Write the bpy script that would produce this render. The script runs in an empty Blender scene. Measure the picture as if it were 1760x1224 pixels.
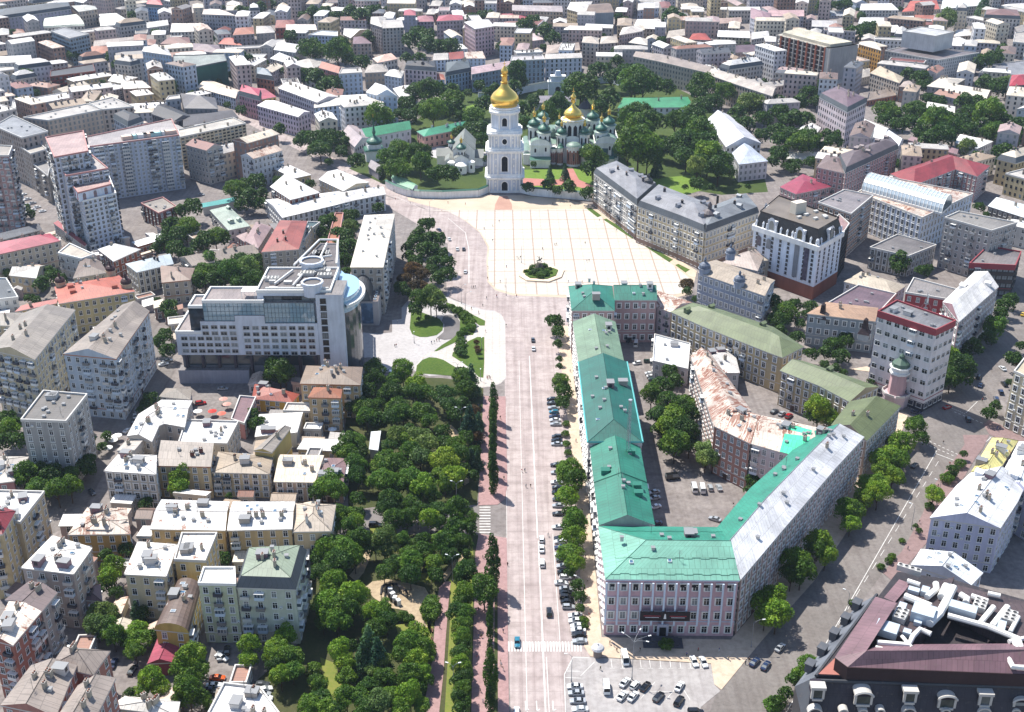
import bpy, bmesh, math, random
from mathutils import Vector, Matrix
R = math.radians
# ------------------------------------------------------------ camera, light
CH, PITCH, FPX = 232.0, R(25.7), 2012.0
cam_d = bpy.data.cameras.new("camera"); cam = bpy.data.objects.new("camera", cam_d)
bpy.context.scene.collection.objects.link(cam)
cam.location = (0, 0, CH); cam.rotation_euler = (R(90) - PITCH, 0, 0)
cam_d.sensor_width = 36; cam_d.lens = 36 * FPX / 1760; cam_d.clip_end = 20000; cam_d.clip_start = 1
SC = bpy.context.scene; SC.camera = cam
HAZE = 0.00005
SUN_EL, SUN_DX, SUN_DY = R(58), -0.66, 0.75           # direction towards the sun
w = bpy.data.worlds.new("World"); SC.world = w; w.use_nodes = True
nt = w.node_tree; bg = nt.nodes["Background"]; sky = nt.nodes.new("ShaderNodeTexSky")
sky.sky_type = 'NISHITA'; sky.sun_disc = False; sky.sun_elevation = SUN_EL
sky.sun_rotation = math.atan2(SUN_DX, SUN_DY); sky.dust_density = 0.6; sky.ozone_density = 1.5
nt.links.new(sky.outputs[0], bg.inputs[0]); bg.inputs[1].default_value = 0.122
sd = bpy.data.lights.new("sun", 'SUN'); sd.energy = 5.0; sd.angle = R(0.5); sd.color = (1, .955, .88)
sun = bpy.data.objects.new("sun", sd); SC.collection.objects.link(sun)
dv = Vector((-SUN_DX * math.cos(SUN_EL), -SUN_DY * math.cos(SUN_EL), -math.sin(SUN_EL)))
sun.rotation_euler = dv.to_track_quat('-Z', 'Y').to_euler(); sun.location = (-200, 200, 400)
SC.view_settings.view_transform = 'Standard'; SC.view_settings.look = 'None'
SC.view_settings.exposure = 0.76; SC.view_settings.gamma = 1
SC.cycles.max_bounces = 5; SC.cycles.diffuse_bounces = 3; SC.cycles.glossy_bounces = 2
SC.cycles.transparent_max_bounces = 4; SC.cycles.volume_bounces = 0
# ------------------------------------------------------------ pixel -> point
ct, st = math.cos(PITCH), math.sin(PITCH)
def P(px, py, z=0.0):
    a = (px - 880) / FPX; b = (612 - py) / FPX
    t = (CH - z) / (st - b * ct)
    return Vector((a * t, t * (ct + b * st), z))
def mpp(px, py, z=0.0):                                  # metres per photo pixel
    b = (612 - py) / FPX
    return (CH - z) / (st - b * ct) / FPX
def hfrom(ytop, ybase):                                  # height from the pixels of a vertical edge
    kb = lambda y: (ct + (612 - y) / FPX * st) / (st - (612 - y) / FPX * ct)
    return CH - CH * kb(ybase) / kb(ytop)
class Zm:                                                # a crop of the photo at (ox, oy) enlarged s times
    def __init__(z, ox, oy, s): z.ox, z.oy, z.s = ox, oy, s
    def __call__(z, x, y): return (z.ox + x / z.s, z.oy + y / z.s)
def Tile(c, r): return Zm(440 * c, 306 * r, 4)
F = Zm(0, 0, 1)
# ------------------------------------------------------------ materials
def lin(c):
    if isinstance(c, str):
        c = [int(c[i:i + 2], 16) / 255 for i in (0, 2, 4)]
        return tuple(x / 12.92 if x <= .04045 else ((x + .055) / 1.055) ** 2.4 for x in c)
    return tuple(c)
MATS = {}
def base_mat(name, col=(.5, .5, .5), rough=.8, metal=0., spec=.5):
    m = bpy.data.materials.new(name); m.use_nodes = True
    b = m.node_tree.nodes["Principled BSDF"]
    b.inputs["Base Color"].default_value = (*lin(col), 1); b.inputs["Roughness"].default_value = rough
    b.inputs["Metallic"].default_value = metal
    b.inputs["Specular IOR Level"].default_value = spec
    return m, m.node_tree, b
def node(nt, t, **k):
    n = nt.nodes.new(t)
    for a, v in k.items():
        if hasattr(n, a): setattr(n, a, v)
        else: n.inputs[a.replace('_', ' ')].default_value = v
    return n
def mixc(nt, fac, a, b, mode='MIX'):
    n = nt.nodes.new("ShaderNodeMix"); n.data_type = 'RGBA'; n.blend_type = mode
    for idx, v in ((0, fac), (6, a), (7, b)):
        if isinstance(v, bpy.types.NodeSocket): nt.links.new(v, n.inputs[idx])
        elif idx == 0: n.inputs[0].default_value = v
        else: n.inputs[idx].default_value = (*lin(v), 1)
    return n.outputs[2]
def ramp(nt, src, *stops):
    n = nt.nodes.new("ShaderNodeValToRGB"); nt.links.new(src, n.inputs[0]); e = n.color_ramp.elements
    while len(e) < len(stops): e.new(.5)
    for x, (p, c) in zip(e, stops):
        x.position = p; c = (c, c, c) if isinstance(c, (int, float)) else lin(c); x.color = (*c, 1)
    return n.outputs[0]
def noise(nt, scale, detail=3, coord=None, rough=.6, stretch=None):
    tc = nt.nodes.new("ShaderNodeTexCoord"); n = nt.nodes.new("ShaderNodeTexNoise")
    src = tc.outputs[coord or "Object"]
    if stretch:
        mp = nt.nodes.new("ShaderNodeMapping"); mp.inputs["Scale"].default_value = stretch
        nt.links.new(src, mp.inputs[0]); src = mp.outputs[0]
    nt.links.new(src, n.inputs["Vector"]); n.inputs["Scale"].default_value = scale
    n.inputs["Detail"].default_value = detail; n.inputs["Roughness"].default_value = rough
    return n.outputs[0]
def geo_pos(nt):
    return nt.nodes.new("ShaderNodeNewGeometry").outputs["Position"]
def plain(name, col, rough=.7, metal=0., spec=.5):
    if name not in MATS: MATS[name] = base_mat(name, col, rough, metal, spec)[0]
    return MATS[name]
def wall_mat(col):
    k = 'wall_' + str(col)
    if k in MATS: return MATS[k]
    m, nt, b = base_mat(k, col, .9, 0, .2); c = lin(col)
    n1 = ramp(nt, noise(nt, .09, 4), (.3, .80), (.7, 1.08))
    n2 = ramp(nt, noise(nt, .8, 4, stretch=(1, 1, .12)), (.25, .84), (.6, 1.03))
    o = mixc(nt, 1.0, mixc(nt, 1.0, c, n1, 'MULTIPLY'), n2, 'MULTIPLY')
    nt.links.new(o, b.inputs["Base Color"]); MATS[k] = m; return m
def roof_mat(col, rust=0.0, rough=.55, seam=.0, spec=.4):
    """sheet metal / painted roof in panels (uv: metres along eave, metres up the slope)"""
    k = 'roof_%s_%s_%s' % (col, rust, rough)
    if k in MATS: return MATS[k]
    m, nt, b = base_mat(k, col, rough, 0, spec); c = lin(col)
    if max(c) < .6: c = tuple(x * .86 for x in c)
    br = nt.nodes.new("ShaderNodeTexBrick"); uv = nt.nodes.new("ShaderNodeUVMap"); uv.uv_map = "m"
    nt.links.new(uv.outputs[0], br.inputs["Vector"])
    br.offset = .5; br.inputs["Scale"].default_value = 1; br.inputs["Brick Width"].default_value = 1.7
    br.inputs["Row Height"].default_value = 4.2; br.inputs["Mortar Size"].default_value = .09
    br.inputs["Color1"].default_value = (.97, .97, .97, 1); br.inputs["Color2"].default_value = (.86, .86, .86, 1)
    br.inputs["Mortar"].default_value = (.6, .6, .6, 1); br.inputs["Bias"].default_value = 0
    n1 = ramp(nt, noise(nt, .12, 5), (.32, .72), (.62, 1.04))
    b2 = nt.nodes.new("ShaderNodeTexBrick"); nt.links.new(uv.outputs[0], b2.inputs["Vector"]); b2.inputs["Scale"].default_value = 1
    b2.inputs["Brick Width"].default_value = 7.3; b2.inputs["Row Height"].default_value = 9; b2.inputs["Mortar Size"].default_value = .12
    b2.inputs["Color1"].default_value = (1.04, 1.03, 1.0, 1); b2.inputs["Color2"].default_value = (.68, .67, .69, 1); b2.inputs["Mortar"].default_value = (.7, .68, .66, 1)
    o = mixc(nt, 1.0, mixc(nt, 1.0, c, n1, 'MULTIPLY'), br.outputs[0], 'MULTIPLY'); grn = c[1] > c[0] * 1.12; o = mixc(nt, .25 if grn else .8, o, b2.outputs[0], 'MULTIPLY')
    n3 = ramp(nt, noise(nt, .9, 4), (.58, 0.0), (.72, 1.0))
    dirt = mixc(nt, n3, o, mixc(nt, .62, o, '6b5f58'))
    o = mixc(nt, .25 if grn else .7, o, dirt)
    if rust > 0:
        rm = ramp(nt, noise(nt, .16, 6, rough=.75), (.62 - .2 * rust, 0.0), (.66 - .16 * rust, 1.0))
        st_ = ramp(nt, noise(nt, 1.6, 3, coord="UV", stretch=(1, .1, 1)), (.44, 0.0), (.49, 1.0))
        mm = nt.nodes.new("ShaderNodeMath"); mm.operation = 'MULTIPLY'
        nt.links.new(rm, mm.inputs[0]); nt.links.new(st_, mm.inputs[1])
        o = mixc(nt, mm.outputs[0], o, mixc(nt, noise(nt, 2, 2), '5f3426', '8a5840'))
    nt.links.new(o, b.inputs["Base Color"]); MATS[k] = m; return m
def glass_mat(col='26323c', rough=.12, flat=False, dark=False):
    k = 'glass_' + str(col)
    if k in MATS: return MATS[k]
    m, nt, b = base_mat(k, col, rough, 0, .9 if dark else .4)
    if dark: MATS[k] = m; return m
    oi = nt.nodes.new("ShaderNodeObjectInfo")
    o = mixc(nt, ramp(nt, noise(nt, .35, 1, coord="Object"), (.45, 0.), (.6, 1.)), lin(col), tuple(min(1, x * 1.6 + .01) for x in lin(col)))
    o = mixc(nt, ramp(nt, oi.outputs["Random"], (.72, 0.), (.8, .55)), o, '9aa0a2')
    if flat: o = mixc(nt, ramp(nt, noise(nt, .6, 1, stretch=(1, 1, .3)), (.4, 0.), (.6, 1.)), lin(col), tuple(x * 1.25 for x in lin(col)))
    nt.links.new(o, b.inputs["Base Color"]); MATS[k] = m; return m
def paint_mat():
    if 'car_paint' in MATS: return MATS['car_paint']
    m, nt, b = base_mat('car_paint', 'ffffff', .25, .1, .6); oi = nt.nodes.new("ShaderNodeObjectInfo")
    nt.links.new(oi.outputs["Color"], b.inputs["Base Color"]); b.inputs["Coat Weight"].default_value = .6
    MATS['car_paint'] = m; return m
def tint_mat(name='tinted', rough=.8):
    if name in MATS: return MATS[name]
    m, nt, b = base_mat(name, 'ffffff', rough); oi = nt.nodes.new("ShaderNodeObjectInfo")
    nt.links.new(oi.outputs["Color"], b.inputs["Base Color"]); MATS[name] = m; return m
# ------------------------------------------------------------ mesh builder
class MB:
    def __init__(s): s.v, s.f, s.m, s.uv, s.mats = [], [], [], [], []
    def mi(s, mat):
        if mat not in s.mats: s.mats.append(mat)
        return s.mats.index(mat)
    def face(s, pts, mat, uv=None):
        i = len(s.v); s.v += [tuple(p) for p in pts]; s.f.append(tuple(range(i, i + len(pts)))); s.m.append(s.mi(mat)); s.uv.append(uv)
    def box(s, c, sz, mat, rot=0.0, top=None):
        """c: centre of the base; sz; rot about z; top: scale of the top"""
        hx, hy, h = sz[0] / 2, sz[1] / 2, sz[2]; tx = top if top is not None else 1
        co, si = math.cos(rot), math.sin(rot)
        def q(x, y, z): return (c[0] + x * co - y * si, c[1] + x * si + y * co, c[2] + z)
        b = [q(-hx, -hy, 0), q(hx, -hy, 0), q(hx, hy, 0), q(-hx, hy, 0)]
        t = [q(-hx * tx, -hy * tx, h), q(hx * tx, -hy * tx, h), q(hx * tx, hy * tx, h), q(-hx * tx, hy * tx, h)]
        s.face(b[::-1], mat); s.face(t, mat)
        for i in range(4):
            j = (i + 1) % 4; s.face([b[i], b[j], t[j], t[i]], mat)
    def prism(s, pts, z0, z1, mat, cap=True, capmat=None, bottom=False):
        n = len(pts)
        if area(pts) < 0: pts = pts[::-1]
        for i in range(n):
            a, b = pts[i], pts[(i + 1) % n]
            L = math.hypot(b[0] - a[0], b[1] - a[1])
            s.face([(a[0], a[1], z0), (b[0], b[1], z0), (b[0], b[1], z1), (a[0], a[1], z1)], mat, [(0, z0), (L, z0), (L, z1), (0, z1)])
        if cap: s.face([(p[0], p[1], z1) for p in pts], capmat or mat, [(p[0], p[1]) for p in pts])
        if bottom: s.face([(p[0], p[1], z0) for p in pts[::-1]], mat)
    def lathe(s, c, prof, mat, n=16, a0=0.0, cap=True, smooth=False):
        """prof: [(r, z)...] from the bottom up"""
        rings = []
        for r, z in prof:
            i = len(s.v)
            for k in range(n):
                a = a0 + 2 * math.pi * k / n
                s.v.append((c[0] + r * math.cos(a), c[1] + r * math.sin(a), c[2] + z))
            rings.append(i)
        mi = s.mi(mat)
        for a, b in zip(rings, rings[1:]):
            for k in range(n):
                k2 = (k + 1) % n; s.f.append((a + k, a + k2, b + k2, b + k)); s.m.append(mi); s.uv.append(None)
        if cap:
            s.f.append(tuple(rings[-1] + k for k in range(n))); s.m.append(mi); s.uv.append(None)
    def tube(s, pts, r, mat, n=6, r2=None):
        pts = [Vector(p) for p in pts]; rings = []
        for i, p in enumerate(pts):
            d = (pts[min(i + 1, len(pts) - 1)] - pts[max(i - 1, 0)]).normalized()
            u = d.cross(Vector((0, 0, 1)));
            if u.length < .05: u = d.cross(Vector((0, 1, 0)))
            u.normalize(); w = d.cross(u); k0 = len(s.v)
            rr = r + ((r2 if r2 is not None else r) - r) * i / max(1, len(pts) - 1)
            for k in range(n):
                a = 2 * math.pi * k / n; s.v.append(tuple(p + (u * math.cos(a) + w * math.sin(a)) * rr))
            rings.append(k0)
        mi = s.mi(mat)
        for a, b in zip(rings, rings[1:]):
            for k in range(n):
                k2 = (k + 1) % n; s.f.append((a + k, b + k, b + k2, a + k2)); s.m.append(mi); s.uv.append(None)
        s.f.append(tuple(rings[0] + k for k in range(n))); s.m.append(mi); s.uv.append(None)
        s.f.append(tuple(rings[-1] + k for k in reversed(range(n)))); s.m.append(mi); s.uv.append(None)
    def mesh(s, name, off=(0, 0, 0), smooth=False):
        me = bpy.data.meshes.new(name)
        me.from_pydata([(v[0] - off[0], v[1] - off[1], v[2] - off[2]) for v in s.v], [], s.f)
        for m in s.mats: me.materials.append(m)
        me.polygons.foreach_set('material_index', s.m)
        if any(u is not None for u in s.uv):
            l = me.uv_layers.new(name="m"); flat = []
            for f, u in zip(s.f, s.uv):
                for i in range(len(f)): flat += list(u[i]) if u else [0, 0]
            l.data.foreach_set('uv', flat)
        if smooth: me.polygons.foreach_set('use_smooth', [True] * len(s.f))
        me.update(); return me
    def build(s, name, parent=None, off=None, smooth=False):
        if off is None:
            off = Vector((0, 0, 0)); q = parent
            while q: off = off + q.location; q = q.parent
        return link(name, s.mesh(name, off, smooth), parent)
COL = SC.collection
def link(name, me, parent=None, loc=(0, 0, 0), rot=0.0, scale=None):
    o = bpy.data.objects.new(name, me); COL.objects.link(o)
    if parent: o.parent = parent
    o.location = loc
    if rot: o.rotation_euler = (0, 0, rot)
    if scale: o.scale = scale
    return o
def tag(o, label=None, cat=None, group=None, kind=None):
    if label: o['label'] = ' '.join(label.split())
    if cat: o['category'] = cat
    if group: o['group'] = group
    if kind: o['kind'] = kind
    return o
def thing(name, loc, label, cat, group=None, rot=0.0):
    o = bpy.data.objects.new(name, None); COL.objects.link(o); o.location = loc; o.empty_display_size = .5
    if rot: o.rotation_euler = (0, 0, rot)
    return tag(o, label, cat, group)
def area(p): return sum(p[i][0] * p[(i + 1) % len(p)][1] - p[(i + 1) % len(p)][0] * p[i][1] for i in range(len(p))) / 2
# ------------------------------------------------------------ palette
PAL = dict(cream='c9b99a', buff='b7a37f', yellow='bfa673', ochre='b38f58', pink='bd9490', rose='a87a76', white='d9d8d4',
    bluew='b9c6d4', grey='a19d97', dgrey='74716f', lgrey='bdbab5', brick='8d5a4a', dbrick='6f4238', pale='c4bcb0', stone='b0a694',
    sand='bfa887', mauve='a892a0', blue='8fa3b8', teal='5f8580', dark='3a3a42', brown='6f5f52', olive='8f8f70',
    rwhite='d6d4d2', rlight='c6c0ba', rgrey='9c948c', rdgrey='66625f', rred='8c3840', rcoral='b8604f', rmag='b02848', rgreen='2f9a78', rbgreen='3fae7c',
    rpale='8fb89a', rolive='76805c', rbrown='6e5a52', rmauve='7d6068', rdark='3f3d40', rtan='a79784', rblue='9fb4c4', rslate='565c62', rterra='a5694e',
    rrust='cdbfb2', rdred='8a3c3a', rdgreen='1c7a60', rgg='82917a')
def pc(k): return PAL.get(k, k)
WINK = {}
def win_proto(kind):
    """window meshes: x along the wall, -y outwards, z from the sill"""
    if kind in WINK: return WINK[kind]
    s = MB(); k, fr = kind.split('_')[:2]; gl = 'd'
    frm = plain('frame_' + fr, pc(fr), .7); g = glass_mat({'d': '151b22', 'b': '34485c', 'k': '14181d', 'w': '6b7782'}[gl])
    wdt, hgt = {'n': (1.35, 2.1), 'w': (2.2, 1.9), 's': (1.1, 1.3), 't': (1.5, 2.7), 'a': (1.4, 2.4), 'p': (1.5, 2.3), 'v': (1.0, 7.0)}[k]
    hw = wdt / 2; t = .16
    s.face([(-hw, -.03, 0), (hw, -.03, 0), (hw, -.03, hgt), (-hw, -.03, hgt)], g)
    def bar(x0, x1, z0, z1, d=.12, m=frm):
        s.face([(x0, -d, z0), (x1, -d, z0), (x1, -d, z1), (x0, -d, z1)], m)
        s.face([(x0, -d, z1), (x1, -d, z1), (x1, 0, z1), (x0, 0, z1)], m); s.face([(x0, 0, z0), (x1, 0, z0), (x1, -d, z0), (x0, -d, z0)], m)
        s.face([(x0, 0, z0), (x0, -d, z0), (x0, -d, z1), (x0, 0, z1)], m); s.face([(x1, -d, z0), (x1, 0, z0), (x1, 0, z1), (x1, -d, z1)], m)
    bar(-hw - t, -hw, 0, hgt + t); bar(hw, hw + t, 0, hgt + t); bar(-hw, hw, hgt, hgt + t); bar(-hw - .25, hw + .25, -.2, 0, .25)
    bar(-.05, .05, 0, hgt, .06)
    if k in 'nwtpa': bar(-hw, hw, hgt * .66, hgt * .66 + .09, .06)
    if k in 'pt':
        bar(-hw - .42, -hw - t, -.2, hgt + t, .09); bar(hw + t, hw + .42, -.2, hgt + t, .09); bar(-hw - .5, hw + .5, hgt + t, hgt + .5, .3)
    if k == 'a':
        n = 6; pts = [(-hw - t, hgt)] + [(-(hw + t) * math.cos(math.pi * i / n), hgt + (hw + t) * math.sin(math.pi * i / n)) for i in range(n + 1)]
        s.face([(x, -.12, z) for x, z in pts], frm)
        pts = [(-hw * math.cos(math.pi * i / n), hgt + hw * math.sin(math.pi * i / n)) for i in range(n + 1)]
        s.face([(x, -.14, z) for x, z in pts], g)
    WINK[kind] = s.mesh('window'); return WINK[kind]
PK = {}
def part_proto(kind):
    if kind in PK: return PK[kind]
    s = MB(); k, c = (kind.split('_') + ['grey'])[:2]
    if k == 'chimney':
        m = wall_mat(pc(c)); s.box((0, 0, -1.2), (1.3, .8, 2.9), m); s.box((0, 0, 1.7), (1.5, 1.0, .2), plain('capstone', '8d8780', .9))
        for x in (-.35, .35): s.box((x, 0, 1.9), (.3, .3, .35), plain('pot', '7c4f3e', .9))
    elif k == 'vent':
        s.box((0, 0, -.8), (1.0, 1.0, 1.5), plain('ventm', pc(c), .5)); s.box((0, 0, .7), (1.3, 1.3, .15), plain('ventc', '77787a', .6))
    elif k == 'dormer':
        m = plain('dorm_' + c, pc(c), .6); g = glass_mat('1b2026')
        s.box((0, 0, -1), (1.9, 2.6, 2.4), m)
        s.face([(-.7, -1.33, .1), (.7, -1.33, .1), (.7, -1.33, 1.2), (-.7, -1.33, 1.2)], g)
        a = [(-1.15, -1.6, 1.4), (1.15, -1.6, 1.4), (0, -1.6, 2.2)]; b = [(x, 1.5, z) for x, y, z in a]
        s.face(a, m); s.face([a[0], a[2], b[2], b[0]], m); s.face([a[2], a[1], b[1], b[2]], m)
    elif k == 'hatch':
        m = plain('hatch_' + c, pc(c), .6); s.box((0, 0, -1.2), (2.6, 3.4, 2.9), m); s.box((0, 0, 1.7), (3.0, 3.8, .2), plain('ventc', '77787a', .6)); s.face([(-.6, -1.72, 0), (.6, -1.72, 0), (.6, -1.72, 1.3), (-.6, -1.72, 1.3)], glass_mat('1b2026'))
    elif k == 'aerial':
        m = plain('aerial', '6c6e70', .5, .5); s.tube([(0, 0, -1), (0, 0, 3.6)], .06, m, 4)
        for z in (2.4, 2.9, 3.4): s.tube([(-.7, 0, z), (.7, 0, z)], .04, m, 3)
    elif k == 'skylight':
        s.box((0, 0, -.3), (1.2, 1.5, .55), plain('frame_white', 'd9d8d4')); s.box((0, 0, .25), (1.0, 1.3, .03), glass_mat('3c5870'))
    elif k == 'acunit':
        s.box((0, -.25, 0), (.9, .45, .7), plain('acw', 'd5d5d2', .5))
        s.lathe((0, -.49, .35), [(.25, 0)], plain('frame_dark', '2a2a2a'), 8)
    elif k == 'balcony':
        m = plain('balc_' + c, pc(c), .8); s.box((0, -.6, -.15), (2.7, 1.2, .18), m)
        s.box((0, -1.15, 0), (2.7, .07, 1.0), m)
        for x in (-1.3, 1.3): s.box((x, -.6, 0), (.07, 1.1, 1.0), m)
    elif k == 'loggia':
        m = plain('balc_' + c, pc(c), .8); s.box((0, -.6, -.15), (2.9, 1.25, 1.05), m); s.box((0, -.6, .9), (2.8, 1.15, 1.2), glass_mat('3b4a58'))
        s.box((0, -.6, 2.1), (3.0, 1.3, .14), plain('frame_white', 'd9d8d4'))
        for x in (-1.35, -.45, .45, 1.35): s.box((x, -1.17, .9), (.1, .08, 1.2), plain('frame_white', 'd9d8d4'))
    elif k == 'door':
        s.box((0, -.15, 0), (1.8, .3, 2.7), plain('door_wood', '4a3328', .7)); s.box((0, -.25, 2.7), (2.4, .5, .2), plain('frame_white', 'd9d8d4'))
    PK[kind] = s.mesh(k if k != 'acunit' else 'air_conditioner'); return PK[kind]
def inset(pts, d):
    """move each corner of a closed outline inwards by d (CCW or CW)"""
    n = len(pts); sg = 1 if area(pts) > 0 else -1; out = []
    for i in range(n):
        p0, p1, p2 = (Vector(pts[i - 1][:2]), Vector(pts[i][:2]), Vector(pts[(i + 1) % n][:2]))
        e1, e2 = (p1 - p0), (p2 - p1)
        if e1.length < 1e-3 or e2.length < 1e-3: out.append(p1); continue
        e1.normalize(); e2.normalize(); n1 = Vector((-e1.y, e1.x)) * sg; n2 = Vector((-e2.y, e2.x)) * sg
        b = n1 + n2
        if b.length < .3: b = n1
        b.normalize(); out.append(p1 + b * (d / max(.45, b.dot(n1))))
    return out
WIN_DIST, NOBJ = 540.0, [0]
rng = random.Random(7)
def cum(a):
    L = [0]
    for p, q in zip(a, a[1:]): L.append(L[-1] + (Vector(q[:2]) - Vector(p[:2])).length)
    return L
class B:
    """a building: root Empty with walls, roof, cornice, windows, chimneys ... as children"""
    def __init__(s, name, label, cat, c, group=None):
        s.root = thing(name, (c[0], c[1], 0), label, cat, group); s.nwin = 0; s.extra = None; s.extram = None
        s.D = math.hypot(c[0], c[1]); s.near = s.D < WIN_DIST
    def stuffwin(s, m, rot, p):
        if s.extra is None: s.extra = MB()
        if m is None: return
        co, si = math.cos(rot), math.sin(rot)
        mats = [x for x in m.materials]
        vs = [(p[0] + v.co.x * co - v.co.y * si, p[1] + v.co.x * si + v.co.y * co, p[2] + v.co.z) for v in m.vertices]
        for f in m.polygons: s.extra.face([vs[i] for i in f.vertices], mats[f.material_index])
    def place(s, name, proto, p, rot, scale=None):
        o = link(name, proto, s.root, (p[0] - s.root.location.x, p[1] - s.root.location.y, p[2]), rot, scale); NOBJ[0] += 1; return o
    def windows(s, wallmb, ring, z0, z1, floors, ws, kind, maxn=100, balc=None, skip_ground=False, back=False, seed=0, door=True):
        n = len(ring); rr = random.Random(int(abs(ring[0][0]) * 13 + abs(ring[0][1]) * 7))
        if area(ring) < 0: ring = ring[::-1]
        fh = (z1 - z0) / floors; proto = win_proto(kind)
        k = kind[0]; hgt = {'n': 2.1, 'w': 1.9, 's': 1.3, 't': 2.7, 'a': 2.4, 'p': 2.3, 'v': 7}[k]
        sc = min(1.0, (fh - 1.0) / hgt)
        if k == 'a': sc = min(1.0, (fh - .6) / 3.2)
        for i in range(n):
            a, b = Vector(ring[i][:2]), Vector(ring[(i + 1) % n][:2]); d = b - a; L = d.length
            if L < 3: continue
            nrm = Vector((d.y, -d.x)).normalized(); mid = (a + b) / 2
            face = nrm.dot(-mid) / max(1, math.hypot(mid.length, CH))
            if face < (-.45 if back else -.07): continue
            cols = max(1, int((L - .8) / ws)); gap = L / cols; rot = math.atan2(d.y, d.x)
            bal = [rr.random() < (balc or 0) for _ in range(cols)]
            for c in range(cols):
                base = a + d.normalized() * (gap * (c + .5))
                for f in range(floors):
                    z = z0 + fh * f + max(.7, (fh - hgt * sc) * .45)
                    if f == 0 and skip_ground: continue
                    p = base + nrm * .02
                    if s.near and s.nwin < maxn:
                        s.place('window', proto, (p.x, p.y, z), rot, (1, 1, sc)); s.nwin += 1
                    elif s.near: s.stuffwin(proto, rot, (p.x, p.y, z))
                    elif s.D < 780:
                        co, si = math.cos(rot), math.sin(rot); mts = proto.materials
                        vs = [(p.x + v.co.x * co - v.co.y * si, p.y + v.co.x * si + v.co.y * co, z + v.co.z * sc) for v in proto.vertices]
                        for q_ in proto.polygons: wallmb.face([vs[t_] for t_ in q_.vertices], mts[q_.material_index])
                    else:
                        e = d.normalized(); hw = .72 if k != 'w' else 1.1; q = p + nrm * .05; p2 = p + nrm * .03
                        gl = glass_mat('141a20' if rr.random() < .82 else '59636c')
                        wallmb.face([(q - e * hw)[:] + (z,), (q + e * hw)[:] + (z,), (q + e * hw)[:] + (z + hgt * sc,), (q - e * hw)[:] + (z + hgt * sc,)], gl)
                    if f >= 1 and bal[c] and s.D < 800:
                        kb = 'loggia_' + rr.choice(['white', 'grey', 'bluew']) if rr.random() < .45 else 'balcony_' + rr.choice(['dark', 'dgrey', 'lgrey'])
                        s.place('balcony', part_proto(kb), (p.x, p.y, z - .5), rot)
                    elif s.near and balc and f >= 1 and rr.random() < .05:
                        s.place('air_conditioner', part_proto('acunit'), (p.x + d.normalized().x * gap * .42, p.y + d.normalized().y * gap * .42, z + .1), rot)
            if door and s.near and L > 8 and i % 2 == 0 and not skip_ground:
                p = a + d.normalized() * (gap * (cols // 2)) + nrm * .02; s.place('door', part_proto('door'), (p.x, p.y, z0), rot)
    def finish(s):
        if s.extra is not None and s.extra.v:
            tag(s.extra.build('window', s.root), kind='stuff')
        return s.root
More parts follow.
